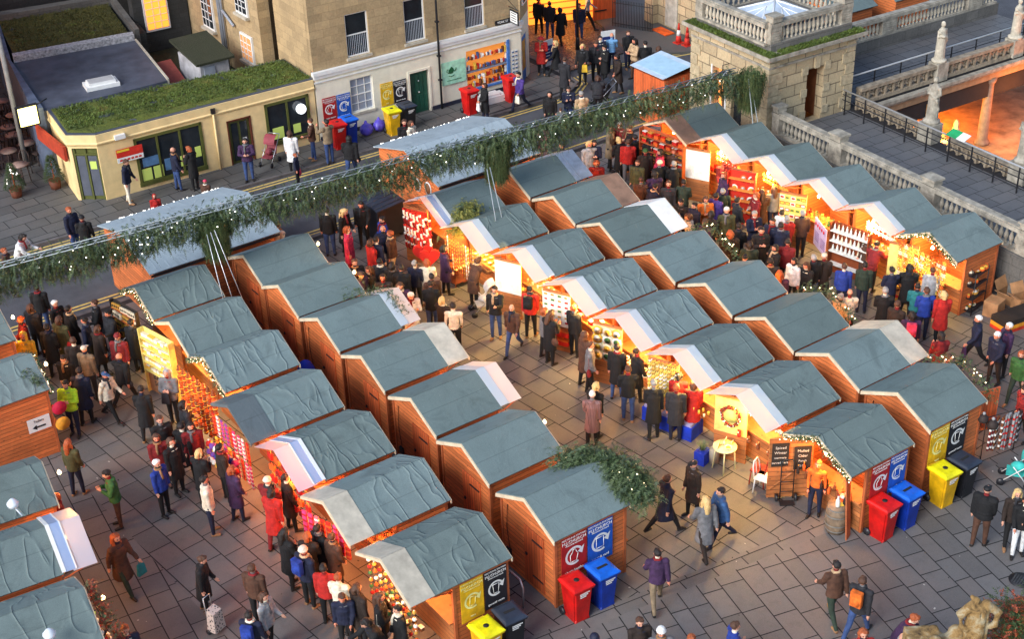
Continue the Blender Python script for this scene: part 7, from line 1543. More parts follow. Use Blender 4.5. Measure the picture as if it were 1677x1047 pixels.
PC = dict(black=(15, 15, 18), char=(38, 38, 43), grey=(105, 105, 108), lgrey=(160, 160, 162), navy=(20, 26, 52), blue=(28, 55, 140), jeans=(50, 72, 118), ljeans=(95, 120, 160), denim=(45, 80, 125), brown=(78, 50, 36), dbrown=(42, 30, 24), beige=(185, 155, 120), cream=(222, 212, 190), white=(232, 230, 226),
          red=(175, 32, 26), dred=(120, 24, 28), pink=(215, 60, 95), purple=(70, 50, 125), dpurple=(60, 35, 70), olive=(72, 72, 42), green=(50, 95, 45), lime=(165, 215, 40), dgreen=(38, 52, 40), orange=(220, 105, 30), yellow=(230, 180, 50), teal=(30, 110, 115), ltblue=(110, 160, 205), tan=(150, 110, 75), khaki=(130, 112, 88),
          blond=(215, 180, 120), ginger=(160, 80, 40), dark=(32, 24, 20), hbrown=(80, 52, 36), hgrey=(150, 148, 145), hwhite=(228, 226, 222), skinh=(205, 150, 120))
def pm(c): return M('cloth_'+c, srgb(*PC[c]), .85, .38, 7, .4, bscale=38)
def hm(c): return M('hair_'+c, srgb(*PC[c]), .6, .3, 40, .4)
stripes = wood_mat('striped_poncho', (.18, .1, .1), 'x', .07, False)
NP = 0; rp = random.Random(5)
def person(x, y, face, pose, coat, cc, tc, hair, hc, label, sc_=1., sk=None, hz=1.6, group=None):
    """x,y: head in the photograph; face: 0 = towards picture right, 90 = away from the camera"""
    global NP; NP += 1
    if pose == 's': pose = rp.choice(('s', 's2', 's3', 's4', 's5', 's3'))
    face += rp.uniform(-14, 14); J = POSES[pose]; sc_ *= rp.uniform(.94, 1.01); hp = J['head']; g0 = gp(x, y, hp.z*sc_)
    cr = atan2(RV.y, RV.x); rz = cr+radians(face)-pi/2
    off = Matrix.Rotation(rz, 3, 'Z') @ Vector((hp.x, hp.y, 0))*sc_; loc = Vector((g0.x-off.x, g0.y-off.y, 0))
    zb = 0.0
    inside = not (loc.y > kerbv+.1 and not far_side(loc)) 
    if not inside: zb = -.1
    loc.z = zb
    top = pm(cc) if coat == 'n' else pm(rp.choice(('grey', 'cream', 'dred', 'navy', 'char')))
    skn = sk or rp.choice((skin, skin, skin2))
    b = inst(gb_(pose), 'person', loc, rz, sc_, mat={0: skn, 1: top, 2: pm(tc), 3: shoe if rp.random() < .8 else pm('tan')}); tag(b, label, 'person', group)
    if coat != 'n': inst(gc_(pose, coat), 'coat', (0, 0, 0), 0, 1, b, mat=(stripes if cc == 'stripe' else pm(cc)) if cc != 'stripe' else stripes)
    hu = J['hu']; h = inst(gh_(hair), {'beanie': 'beanie', 'cap': 'cap', 'hood': 'hood', 'brim': 'hat'}.get(hair, 'hair'), J['head'], 0, 1, b, mat=hm(hc)); h.rotation_euler = (-atan2(hu.y, hu.z), 0, 0)
    wk = rp.uniform(1.0, 1.13); b.scale = (sc_*wk, sc_*(.5+.5*wk), sc_)
    if coat != 'n' and hair not in ('hood',) and rp.random() < .4: inst(scarf_me, 'scarf', J['neck']+Vector((0, .0, .03)), 0, 1, b, mat=pm(rp.choice(('char', 'grey', 'dred', 'cream', 'navy', 'tan', 'beige'))))
    return b, J, loc, rz, sc_
def far_side(p):
    return (p.x < 35.1 and p.y > 45.9-.045*(p.x-8)*1.0) or p.x > 38.6 and p.y > 46
scarf_me = MB(); scarf_me.tube([(.075*cos(i*pi/5), .07*sin(i*pi/5), .012*(i % 2)) for i in range(11)], .034, 7); scarf_me.tube([(.03, .09, -.0), (.04, .13, -.12), (.035, .15, -.26)], [.03, .035, .03], 6); scarf_me = scarf_me.mesh('scarf', skin)
bagm = {}
def bag(info, kind, col, label, cat='bag'):
    b, J, loc, rz, s_ = info
    if kind not in bagm:
        if kind == 'backpack': bagm[kind] = remesh([lambda g: (g.box((-.14, -.09, -.2), (.14, .05, .2)), g.ball((0, -.1, -.06), (.11, .06, .11), 10, 6), g.tube([(.09, .03, .18), (.1, .1, .12), (.1, .06, -.15)], .016, 6), g.tube([(-.09, .03, .18), (-.1, .1, .12), (-.1, .06, -.15)], .016, 6))], .018, .5, 'backpack', 2)
        elif kind == 'carrier': bagm[kind] = remesh([lambda g: (g.add([(-.13, -.05, -.38), (.13, -.05, -.38), (.13, .05, -.38), (-.13, .05, -.38), (-.1, -.02, -.06), (.1, -.02, -.06), (.1, .02, -.06), (-.1, .02, -.06)], [(3, 2, 1, 0), (4, 5, 6, 7), (0, 1, 5, 4), (1, 2, 6, 5), (2, 3, 7, 6), (3, 0, 4, 7)]), g.tube([(-.08, 0, -.1), (-.02, 0, .01), (.02, 0, .01), (.08, 0, -.1)], .012, 5))], .012, .5, 'carrier', 1)
        else: bagm[kind] = remesh([lambda g: (g.ball((0, 0, -.1), (.15, .07, .12), 10, 7), g.tube([(-.1, 0, -.03), (-.06, 0, .3), (.04, 0, .42), (.1, 0, -.03)], .012, 5))], .014, .5, 'shoulder_bag', 1)
        bagm[kind].materials.clear(); bagm[kind].materials.append(skin)
    R_ = Matrix.Rotation(rz, 3, 'Z')
    if kind == 'backpack': p = J['chest']+Vector((0, -.21, .02))
    elif kind == 'carrier': p = J['wr1']+J['hd1']*.07
    else: p = Vector((.24, -.03, J['pel'].z+.02))
    o = inst(bagm[kind], {'carrier': 'carrier_bag'}.get(kind, kind), loc+R_ @ (p*s_), rz, s_, mat=pm(col)); tag(o, label, cat)
P_ = person
D = [
# --- street, upper left
(206, 267, 0, 's', 'j', 'navy', 'cream', 'short', 'hbrown', 'man in navy jacket and cream trousers leaning by the cafe window'),
(283, 247, 20, 's2', 'j', 'navy', 'jeans', 'bald', 'hbrown', 'balding man in dark jacket and jeans at the cafe window'),
(309, 245, 150, 'h', 'c', 'black', 'black', 'bob', 'ginger', 'red haired woman in black beside the balding man'),
(401, 232, 280, 'f', 'j', 'dpurple', 'jeans', 'short', 'dark', 'man in a plum jacket standing in the cafe doorway'),
(112, 341, 330, 's2', 'j', 'navy', 'jeans', 'short', 'ginger', 'man in navy standing in the road left of the wide hut'),
(133, 354, 90, 's', 'j', 'black', 'black', 'beanie', 'black', 'person in black close behind the man in navy'),
(36, 385, 350, 'l', 'j', 'white', 'grey', 'bob', 'dark', 'dark haired woman in white jacket above the left end of the garland'),
(6, 408, 0, 's', 'j', 'brown', 'black', 'short', 'ginger', 'ginger haired person cut by the left edge above the garland'),
(474, 215, 70, 's', 'c', 'white', 'black', 'bob', 'hbrown', 'woman in a white coat facing the cafe window with the globe lamp'),
(508, 199, 200, 's2', 'j', 'brown', 'jeans', 'short', 'hbrown', 'person in brown leather jacket at the corner of the yellow building'),
(534, 197, 120, 'p', 'j', 'khaki', 'jeans', 'short', 'dark', 'person in grey brown jacket raising a camera by the red poster'),
(571, 224, 100, 'w', 'p', 'black', 'jeans', 'hood', 'black', 'person with fur hood and black puffer stepping into the road'),
(662, 197, 300, 's', 'c', 'black', 'black', 'short', 'hbrown', 'person in black half hidden by the white lit hut roof'),
(673, 199, 330, 's', 'j', 'cream', 'black', 'bob', 'hbrown', 'woman in pale pink jacket behind the white lit hut roof'),
(793, 137, 200, 's', 'c', 'black', 'navy', 'bob', 'hbrown', 'woman in black carrying white bags in front of the shop window'),
(849, 119, 230, 'w', 'j', 'purple', 'navy', 'short', 'dark', 'person in a bright purple jacket by the blue shop door'),
(900, 152, 250, 's', 'c', 'black', 'black', 'hood', 'black', 'black hooded person at the kerb above the garland'),
(931, 143, 280, 'h', 'j', 'navy', 'jeans', 'short', 'dark', 'man in navy looking at his hands at the kerb'),
(952, 151, 100, 's', 'j', 'beige', 'grey', 'grey', 'hgrey', 'grey haired person in beige jacket at the kerb, back turned'),
(979, 125, 90, 'l', 'p', 'char', 'black', 'bob', 'hbrown', 'person in dark jacket leaning over the black pushchair in the road'),
(909, 71, 180, 'w', 'c', 'black', 'black', 'bob', 'blond', 'blond woman in black walking past the navy notice board'),
(917, 13, 100, 'w', 'c', 'black', 'black', 'bob', 'dark', 'dark coated woman walking up the cobbled street'),
(900, 3, 80, 's', 'j', 'char', 'jeans', 'short', 'dark', 'man in dark jacket and jeans at the top of the cobbled street'),
(948, 6, 270, 's', 'j', 'navy', 'jeans', 'short', 'hbrown', 'man in navy beside the black post'),
(963, -8, 0, 'w', 'n', 'lgrey', 'black', 'short', 'dark', 'striding person in a pale top at the orange hut'),
(882, -3, 60, 's', 'j', 'black', 'black', 'short', 'dark', 'person in black at the top edge beside the shop corner'),
(954, 77, 250, 's2', 'c', 'black', 'black', 'bob', 'blond', 'blond woman in black coat at the end of the yellow kerb line'),
(976, 69, 270, 's', 'j', 'char', 'black', 'short', 'hbrown', 'man in charcoal jacket next to the blond woman in the side street'),
(983, 60, 300, 's', 'j', 'navy', 'navy', 'short', 'dark', 'man in navy just behind the charcoal jacket'),
(990, 75, 200, 's', 'c', 'black', 'black', 'short', 'dark', 'dark haired person with a white scarf in the side street group'),
(1002, 55, 90, 's', 'n', 'ltblue', 'navy', 'bald', 'hgrey', 'bald man in a light blue shirt, back turned, in the side street'),
(1029, 51, 280, 's', 'j', 'black', 'navy', 'short', 'hbrown', 'tall man in a black suit in the side street'),
(1039, 64, 210, 'f', 'j', 'beige', 'brown', 'long', 'dark', 'dark haired woman in a beige jacket and boots in the side street'),
(1057, 68, 100, 's', 'j', 'black', 'black', 'short', 'dark', 'man in black, back turned, left of the blue roofed kiosk'),
(1079, 77, 80, 's', 'c', 'black', 'black', 'bob', 'hbrown', 'brown haired woman in black directly above the blue roofed kiosk'),
(1059, 107, 90, 's', 'c', 'dbrown', 'black', 'short', 'ginger', 'person in a dark brown coat against the side of the blue roofed kiosk'),
# --- crowd under the right part of the garland
(1000, 210, 330, 's', 'c', 'khaki', 'black', 'short', 'hbrown', 'large figure in a grey beige coat under the garland'),
(1015, 205, 260, 's', 'j', 'dred', 'black', 'grey', 'hwhite', 'white haired person in dark red under the garland'),
(1031, 211, 200, 's', 'j', 'black', 'black', 'short', 'hbrown', 'person in black right of the white haired person under the garland'),
(1013, 230, 100, 's', 'c', 'black', 'black', 'bob', 'blond', 'blond person in a dark coat left of the red hoodie'),
(1029, 234, 90, 's', 'j', 'red', 'grey', 'short', 'hbrown', 'man in a red hoodie, back turned, under the garland'),
(1040, 226, 120, 's', 'j', 'black', 'black', 'short', 'dark', 'man in a black striped jacket right of the red hoodie'),
(1057, 249, 100, 's', 'c', 'dbrown', 'black', 'beanie', 'green', 'person with a green hat and brown coat near the red gift shelves'),
(1044, 268, 250, 's', 'j', 'olive', 'grey', 'short', 'hbrown', 'man in an olive jacket and grey trousers near the metal awning'),
(1080, 268, 100, 's', 'c', 'black', 'black', 'beanie', 'cream', 'person with a cream hat in the crowd by the red gift shelves'),
(1081, 250, 180, 's', 'j', 'pink', 'black', 'bob', 'dark', 'person with a pink scarf by the red gift shelves'),
(1104, 249, 250, 's', 'j', 'brown', 'black', 'short', 'ginger', 'face lit orange beside the red gift shelves'),
(1104, 270, 80, 's', 'c', 'black', 'black', 'grey', 'hgrey', 'tall grey haired man in black, back turned, on the orange lit paving'),
(1072, 286, 100, 's', 'c', 'dpurple', 'black', 'bob', 'dark', 'dark haired figure in plum behind the crowd by the metal awning'),
(1072, 307, 30, 'l', 'j', 'navy', 'black', 'short', 'dark', 'person in navy bending forward left of the tall grey haired man'),
(965, 237, 300, 's', 'c', 'lgrey', 'black', 'bob', 'blond', 'blond person in pale grey beside the metal awning'),
(973, 235, 280, 's', 'j', 'navy', 'black', 'short', 'dark', 'man in navy right of the blond in pale grey'),
(977, 268, 270, 's', 'j', 'dred', 'black', 'bob', 'ginger', 'red haired woman facing the camera past the metal awning'),
(920, 240, 200, 's', 'c', 'dpurple', 'black', 'short', 'dark', 'dark figure in purple just below the garland left of the metal awning'),
# --- aisle between centre-right row and terrace row
(1184, 315, 90, 's', 'c', 'dgreen', 'black', 'grey', 'hgrey', 'grey haired man in dark green below the folding table'),
(1173, 322, 60, 's', 'j', 'purple', 'black', 'short', 'dark', 'person in a purple top behind the dark green coat'),
(1156, 328, 270, 's', 'j', 'orange', 'black', 'bob', 'hbrown', 'person in orange by the white awning sheet'),
(1137, 338, 220, 's', 'j', 'navy', 'black', 'short', 'dark', 'dark haired person in navy left of the one in orange'),
(1115, 332, 250, 'h', 'j', 'black', 'black', 'short', 'dark', 'person in black with raised hands above the white awning sheet'),
(1190, 346, 280, 's', 'j', 'olive', 'black', 'grey', 'hwhite', 'white haired man in an olive beige jacket in the right aisle'),
(1187, 266, 270, 's', 'j', 'dred', 'black', 'short', 'dark', 'stallholder in red under the glowing awning by the folding table'),
(1186, 288, 200, 's', 'j', 'dpurple', 'black', 'bob', 'ginger', 'customer in plum at the folding table hut'),
(1248, 316, 100, 's', 'c', 'brown', 'black', 'long', 'hbrown', 'long haired woman in brown by the red plate cabinet'),
(1268, 311, 90, 's', 'j', 'grey', 'navy', 'long', 'hbrown', 'long haired woman in a grey top at the red plate cabinet'),
(1238, 321, 200, 's', 'c', 'dred', 'black', 'bob', 'ginger', 'ginger woman in a rust coat at the red plate cabinet'),
(1281, 350, 45, 's', 'j', 'white', 'jeans', 'short', 'dark', 'person in a pale jacket facing the card board'),
(1289, 360, 80, 's', 'j', 'red', 'black', 'short', 'hgrey', 'person in a bright red jacket, back turned, at the card hut'),
(1279, 371, 90, 's', 'j', 'navy', 'navy', 'short', 'dark', 'man in navy, back turned, left of the bright red jacket'),
(1265, 364, 250, 's', 'j', 'navy', 'black', 'short', 'dark', 'person in dark navy behind the man in navy'),
(1315, 351, 100, 's', 'j', 'brown', 'dbrown', 'grey', 'hgrey', 'grey haired man in a brown jacket before the lilac cloth'),
(1247, 379, 270, 's', 'c', 'black', 'black', 'short', 'dark', 'person in black facing the camera in the right aisle'),
(1269, 407, 220, 's', 'c', 'black', 'black', 'bob', 'dark', 'woman in a long black coat in the right aisle'),
(1236, 352, 300, 's', 'c', 'navy', 'black', 'grey', 'hgrey', 'grey haired man in an open navy coat over a blue shirt'),
(1246, 378, 280, 's', 'j', 'char', 'black', 'short', 'hbrown', 'person in charcoal just below the open navy coat'),
(1127, 356, 200, 's', 'c', 'lgrey', 'black', 'bob', 'hbrown', 'woman in a pale fur coat at the tip of the white awning sheet'),
(1155, 365, 60, 's', 'j', 'dpurple', 'black', 'bob', 'hbrown', 'brown haired person in purple near the white awning sheet'),
(1196, 384, 80, 's', 'c', 'dbrown', 'black', 'bob', 'ginger', 'auburn woman in a dark brown coat, back turned, in the right aisle'),
(1220, 424, 250, 's', 'j', 'black', 'black', 'beanie', 'black', 'head in a black and red beanie just over a hut roof'),
(1300, 429, 230, 's', 'j', 'white', 'black', 'bob', 'dark', 'dark haired woman in a white coat in the right aisle'),
(1277, 450, 70, 's', 'c', 'dpurple', 'black', 'long', 'ginger', 'auburn woman in purple right behind the hut roof'),
(1320, 436, 240, 's', 'c', 'black', 'black', 'long', 'hbrown', 'long haired woman in a black coat beside the white coat'),
(1333, 424, 90, 's', 'j', 'black', 'jeans', 'grey', 'hgrey', 'grey haired man in black jacket and jeans in the right aisle'),
(1350, 421, 80, 's', 'c', 'dbrown', 'dbrown', 'cap', 'cream', 'person in a mottled brown coat and pale cap'),
(1383, 438, 90, 's', 'j', 'blue', 'navy', 'short', 'hbrown', 'man in a bright blue jacket facing the straw star hut'),
(1417, 436, 80, 's', 'j', 'dgreen', 'navy', 'short', 'dark', 'man in a dark green jacket right of the bright blue one'),
(1377, 488, 30, 's', 'c', 'beige', 'beige', 'grey', 'hgrey', 'grey haired person in a beige coat behind the sprigged hut'),
(1392, 481, 80, 's', 'j', 'cream', 'black', 'bald', 'hbrown', 'balding man with a strap over a cream jacket'),
(1450, 478, 90, 's', 'c', 'black', 'black', 'grey', 'hgrey', 'grey haired woman in black with a black handbag on the orange paving'),
(1461, 444, 90, 's', 'j', 'navy', 'black', 'short', 'dark', 'person in navy at the left of the straw star hut'),
(1528, 444, 80, 's', 'j', 'lgrey', 'black', 'short', 'hbrown', 'man in a pale grey jumper at the straw star hut'),
(1518, 478, 90, 's', 'j', 'blue', 'navy', 'short', 'hbrown', 'man in a dark blue anorak below the pale grey jumper'),
(1503, 471, 70, 's', 'j', 'teal', 'navy', 'short', 'dark', 'person in teal left of the dark blue anorak'),
(1546, 484, 90, 's', 'c', 'red', 'black', 'bob', 'blond', 'blond woman in a bright red coat at the straw star hut'),
(1494, 518, 80, 's', 'j', 'dpurple', 'black', 'bob', 'dark', 'dark haired person with a pink patterned backpack'),
(1602, 524, 180, 'w', 'j', 'navy', 'black', 'grey', 'hwhite', 'white haired man in navy carrying a purple and white bag'),
(1633, 551, 200, 's', 'j', 'navy', 'dbrown', 'grey', 'hwhite', 'white haired man in a navy vest, hands on his stomach'),
(1652, 536, 190, 's', 'j', 'dpurple', 'black', 'grey', 'hwhite', 'white haired person in plum behind the navy vest'),
(1541, 551, 90, 'h', 'j', 'dred', 'black', 'bob', 'dark', 'person in a dark red patterned top above the last right hut'),
(1553, 588, 0, 's', 'j', 'white', 'black', 'short', 'hbrown', 'face and white shoulder just above the garlanded hut roof'),
(1673, 582, 230, 'w', 'j', 'green', 'dgreen', 'bob', 'ginger', 'person in a bright green top at the right edge'),
(1679, 640, 200, 's', 'j', 'dred', 'black', 'bob', 'dark', 'person in dark red cut off by the right edge'),
(1421, 391, 200, 's', 'c', 'brown', 'black', 'bob', 'ginger', 'stallholder in brown beside the white bottle shelves'),
(1436, 402, 60, 'l', 'j', 'dred', 'black', 'short', 'dark', 'customer in dark red stooping under the bottle hut awning'),
# --- aisle between middle-left and centre rows
(535, 346, 90, 's', 'j', 'black', 'jeans', 'short', 'dark', 'person in black jacket and jeans, back turned, in the road'),
(564, 348, 330, 's', 'c', 'black', 'black', 'long', 'blond', 'blond woman in black in the road behind the pink coat'),
(569, 377, 350, 's', 'c', 'pink', 'red', 'bob', 'ginger', 'woman in a pink and red coat in the road'),
(591, 336, 270, 's', 'j', 'black', 'black', 'short', 'dark', 'dark figure in the road under the garland right of the blond woman'),
(607, 398, 20, 's', 'c', 'red', 'red', 'bob', 'hbrown', 'woman in a long bright red coat at the left of the stocking hut'),
(626, 361, 200, 's', 'j', 'blue', 'black', 'short', 'dark', 'person in a royal blue jacket by the black cart'),
(627, 376, 280, 's', 'j', 'navy', 'grey', 'bald', 'hbrown', 'man in navy carrying a child by the stocking hut'),
(639, 384, 150, 's', 'j', 'brown', 'beige', 'short', 'ginger', 'person in rust brown beside the man in navy'),
(616, 394, 60, 's', 'j', 'navy', 'black', 'short', 'dark', 'dark haired person right behind the bright red coat'),
(581, 431, 300, 's', 'j', 'black', 'black', 'short', 'hbrown', 'face by the top corner of the second hut of the middle-left row'),
(591, 451, 330, 's', 'j', 'dpurple', 'black', 'beanie', 'navy', 'person in a dark cap beside the sprigged hut'),
(604, 443, 200, 's', 'j', 'black', 'black', 'long', 'hbrown', 'brown haired person left of the white collar'),
(622, 430, 60, 's', 'j', 'char', 'black', 'short', 'dark', 'person in charcoal with a white collar in the middle crowd'),
(627, 456, 280, 's', 'c', 'char', 'black', 'bob', 'dark', 'woman facing the camera above the fir sprigs'),
(657, 441, 90, 's', 'c', 'black', 'black', 'short', 'dark', 'broad figure in a black coat, back turned, in the middle crowd'),
(679, 433, 60, 's', 'j', 'navy', 'black', 'grey', 'hgrey', 'grey haired man in navy looking at the stockings'),
(699, 431, 80, 's', 'j', 'cream', 'beige', 'bob', 'ginger', 'ginger haired person in a cream jacket'),
(707, 455, 90, 's', 'j', 'brown', 'black', 'short', 'dark', 'dark haired person behind the black jacket in the middle crowd'),
(705, 467, 90, 's', 'j', 'black', 'jeans', 'short', 'dark', 'man in black jacket and jeans, back turned, near the cream awning'),
(673, 486, 290, 'h', 'c', 'white', 'cream', 'grey', 'hwhite', 'white haired person in a long white coat holding a snack'),
(724, 493, 60, 's', 'j', 'dbrown', 'black', 'bob', 'blond', 'blond person in dark brown left of the white jumper'),
(742, 503, 90, 's', 'n', 'cream', 'black', 'short', 'dark', 'man in a white jumper and black trousers, back turned'),
(810, 476, 270, 'c', 'j', 'black', 'jeans', 'short', 'dark', 'man in a black jacket with a pushchair on the bright paving'),
(838, 506, 250, 'w', 'j', 'brown', 'jeans', 'bald', 'hbrown', 'balding man in a brown jacket walking on the bright paving'),
(783, 426, 60, 'l', 'c', 'brown', 'black', 'bob', 'hbrown', 'person in brown leaning at the cloth covered table'),
(727, 408, 30, 's', 'c', 'dpurple', 'black', 'bob', 'dark', 'figure in dark plum between the hearts and the bead strands'),
(868, 475, 60, 's', 'j', 'red', 'black', 'short', 'dark', 'person in red with a black backpack at the orange counter'),
(892, 511, 20, 's', 'j', 'grey', 'black', 'bob', 'ginger', 'ginger woman in grey by the red boxes'),
(902, 516, 40, 'h', 'c', 'black', 'black', 'long', 'hbrown', 'woman in a black coat with a brown shoulder bag'),
(940, 506, 40, 's', 'j', 'black', 'black', 'short', 'ginger', 'dark figure tucked under the card hut awning'),
(958, 550, 20, 's', 'c', 'brown', 'black', 'hood', 'brown', 'person in a hooded brown coat by the painted plates'),
(967, 567, 10, 's', 'j', 'grey', 'black', 'short', 'hbrown', 'person in grey with a red bag below the hooded brown coat'),
(976, 634, 60, 's', 'j', 'black', 'black', 'bob', 'blond', 'blond person in black behind the striped poncho'),
(970, 648, 80, 's', 'c', 'stripe', 'black', 'grey', 'hwhite', 'white haired woman in a striped poncho on the paving'),
(1011, 571, 60, 's', 'c', 'black', 'jeans', 'short', 'dark', 'man in a long black coat looking at the plates'),
(1029, 607, 100, 's', 'j', 'black', 'jeans', 'short', 'hbrown', 'man in black jacket and pale jeans in front of the plate hut'),
(1043, 577, 30, 's', 'c', 'black', 'black', 'short', 'dark', 'black figure between the plate hut and the animal hut'),
(1071, 630, 90, 's', 'c', 'black', 'black', 'grey', 'hgrey', 'person in black with a pale strap at the carved animals'),
(1112, 616, 80, 's', 'j', 'red', 'black', 'bob', 'dark', 'dark haired person with a red scarf at the carved animals'),
(1108, 637, 90, 's', 'c', 'char', 'navy', 'short', 'ginger', 'man in a charcoal coat, back turned, at the carved animals'),
(1136, 632, 70, 's', 'c', 'red', 'black', 'bob', 'hbrown', 'woman in a red coat right of the charcoal coat'),
(1093, 787, 30, 'w', 'c', 'navy', 'black', 'short', 'hbrown', 'person in a dark blue coat walking on the open paving'),
(1136, 762, 200, 's', 'c', 'dbrown', 'black', 'cap', 'black', 'person in a long dark brown coat and cap'),
(1156, 822, 100, 'w', 'c', 'grey', 'dbrown', 'long', 'blond', 'blond woman in a grey coat with a brown bag'),
(1180, 807, 200, 'w2', 'j', 'denim', 'navy', 'short', 'dark', 'person in a denim blue jacket beside the blond woman'),
(1077, 908, 80, 'w', 'j', 'dpurple', 'khaki', 'short', 'dark', 'man in a dark violet jacket and khaki trousers striding away'),
(1048, 1021, 280, 's', 'j', 'dbrown', 'dbrown', 'short', 'hbrown', 'man in dark brown at the bottom edge'),
(1083, 1037, 270, 's', 'j', 'grey', 'black', 'beanie', 'white', 'person in a white beanie at the bottom edge'),
(974, 1048, 270, 's', 'j', 'navy', 'black', 'beanie', 'navy', 'dark hat at the bottom edge below the red bin'),
(1132, 1050, 270, 's', 'j', 'brown', 'black', 'short', 'ginger', 'ginger head at the bottom edge'),
(1204, 1028, 20, 's', 'j', 'blue', 'black', 'short', 'hbrown', 'man in bright blue at the bottom edge'),
(1010, 792, 20, 's', 'c', 'black', 'black', 'short', 'hbrown', 'person hidden by the fir branches carrying white and yellow bags'),
(1370, 928, 100, 'w', 'j', 'brown', 'dgreen', 'short', 'dark', 'young man in a brown jacket with a white hood'),
(1413, 954, 60, 'w', 'j', 'char', 'jeans', 'short', 'hbrown', 'man with an orange backpack near the bottom right'),
(1414, 1040, 280, 's', 'j', 'red', 'jeans', 'bob', 'ginger', 'ginger child at the bottom edge below the orange backpack'),
(1496, 1015, 330, 'l', 'j', 'dpurple', 'black', 'short', 'ginger', 'person in dark purple bending at the bottom edge'),
(1479, 1048, 270, 's', 'j', 'grey', 'black', 'bald', 'hgrey', 'bald head at the bottom edge below the dark purple jacket'),
(1617, 804, 60, 's', 'p', 'black', 'brown', 'cap', 'black', 'man in a bulky black coat and cap at the lower right'),
(1667, 810, 260, 's', 'j', 'dbrown', 'black', 'long', 'blond', 'blond woman in a patterned top at the right edge'),
(1681, 822, 260, 's', 'j', 'black', 'white', 'short', 'dark', 'person cut by the right edge beside the blond woman'),
(1340, 762, 250, 's', 'n', 'orange', 'navy', 'short', 'ginger', 'stallholder in orange inside the fairy lit hut'),
# --- left aisle
(60, 473, 100, 's', 'j', 'black', 'jeans', 'short', 'dark', 'man in black jacket and jeans on the road at the left'),
(90, 499, 330, 's', 'j', 'black', 'black', 'grey', 'hwhite', 'white haired person in black at the left'),
(97, 525, 80, 's', 'c', 'olive', 'black', 'bob', 'hbrown', 'woman with a cream hood and a red bag at the left'),
(34, 525, 200, 'c', 'j', 'dred', 'dgreen', 'short', 'ginger', 'person lit red beside the left edge hut'),
(38, 552, 280, 's', 'j', 'yellow', 'yellow', 'hood', 'yellow', 'person in a glowing yellow hoodie at the left edge hut'),
(77, 538, 90, 's', 'c', 'black', 'black', 'short', 'dark', 'person in black, back turned, right of the yellow hoodie'),
(155, 498, 200, 's', 'j', 'black', 'black', 'short', 'hbrown', 'man in black near the framed box hut, face visible'),
(138, 526, 190, 's', 'j', 'navy', 'black', 'short', 'dark', 'dark haired man in navy left of the tall man in black'),
(177, 515, 220, 's', 'p', 'char', 'black', 'short', 'dark', 'person in a charcoal quilted jacket near the framed boxes'),
(192, 553, 250, 's', 'j', 'dred', 'black', 'beanie', 'dred', 'person in a dark red beanie by the dark pushchair'),
(138, 573, 80, 's', 'j', 'khaki', 'char', 'cap', 'cream', 'man in a grey green jacket and white cap'),
(195, 586, 60, 'w', 'j', 'black', 'black', 'bald', 'hbrown', 'bald man in black with a bag over his shoulder'),
(172, 616, 330, 'w', 'j', 'cream', 'black', 'cap', 'denim', 'woman in a cream jacket and blue cap striding'),
(104, 589, 270, 's', 'c', 'black', 'black', 'short', 'dark', 'person in black behind the lime jacket'),
(107, 631, 270, 's', 'j', 'lime', 'navy', 'short', 'dark', 'person in a lime green jacket, head bowed'),
(273, 613, 270, 's', 'j', 'grey', 'black', 'hood', 'lgrey', 'hooded person in a grey sweatshirt by the gourds'),
(262, 689, 290, 's', 'j', 'black', 'black', 'short', 'hbrown', 'person in black and white below the grey hoodie'),
(256, 719, 280, 's', 'j', 'dred', 'black', 'bob', 'hbrown', 'woman with a red scarf left of the tall dark coat'),
(280, 725, 330, 's', 'c', 'black', 'black', 'bob', 'hbrown', 'tall person in a long black coat behind the blue jacket'),
(297, 700, 60, 'w', 'c', 'black', 'black', 'short', 'dark', 'dark figure between the gourds and the knitwear'),
(112, 727, 80, 's', 'j', 'olive', 'navy', 'long', 'ginger', 'long haired woman in an olive jacket, back turned'),
(175, 778, 190, 'h', 'j', 'green', 'brown', 'short', 'dark', 'man in a green jacket and brown trousers eating'),
(190, 883, 330, 'w', 'c', 'brown', 'dgreen', 'long', 'ginger', 'woman in a brown coat and pink scarf with a turquoise bag'),
(257, 761, 340, 's', 'j', 'blue', 'black', 'grey', 'hwhite', 'white haired man in a bright blue jacket'),
(326, 744, 60, 'h', 'c', 'black', 'black', 'bob', 'blond', 'blond person in black by the knitwear rack'),
(335, 788, 20, 's', 'j', 'cream', 'navy', 'short', 'dark', 'person in a cream fleece holding a yellow bag'),
(380, 771, 40, 's', 'c', 'dpurple', 'navy', 'bob', 'ginger', 'ginger woman in purple at the knitwear rack'),
(331, 919, 0, 's', 'c', 'black', 'black', 'short', 'hbrown', 'woman in a long black coat pulling the spotted trolley'),
(413, 933, 60, 's', 'j', 'brown', 'black', 'short', 'hbrown', 'man in brown near the bottom left'),
(408, 1010, 80, 's', 'j', 'navy', 'black', 'short', 'dark', 'person with a royal blue backpack at the bottom edge'),
(205, 1033, 280, 's', 'j', 'navy', 'navy', 'short', 'ginger', 'child head in navy at the bottom left edge'),
(168, 1040, 200, 's', 'j', 'white', 'black', 'short', 'dark', 'dark haired person in white at the bottom left edge'),
(90, 816, 200, 's', 'j', 'dred', 'black', 'bob', 'ginger', 'ginger head beside the see-through awning at the left'),
(438, 789, 60, 's', 'j', 'dred', 'black', 'beanie', 'cream', 'person in a cream bobble hat at the red handbags'),
(445, 808, 60, 's', 'c', 'red', 'dred', 'bob', 'dark', 'woman in a bright red coat below the red handbags'),
(468, 784, 40, 's', 'c', 'dbrown', 'black', 'short', 'dark', 'dark figure under the see-through awning'),
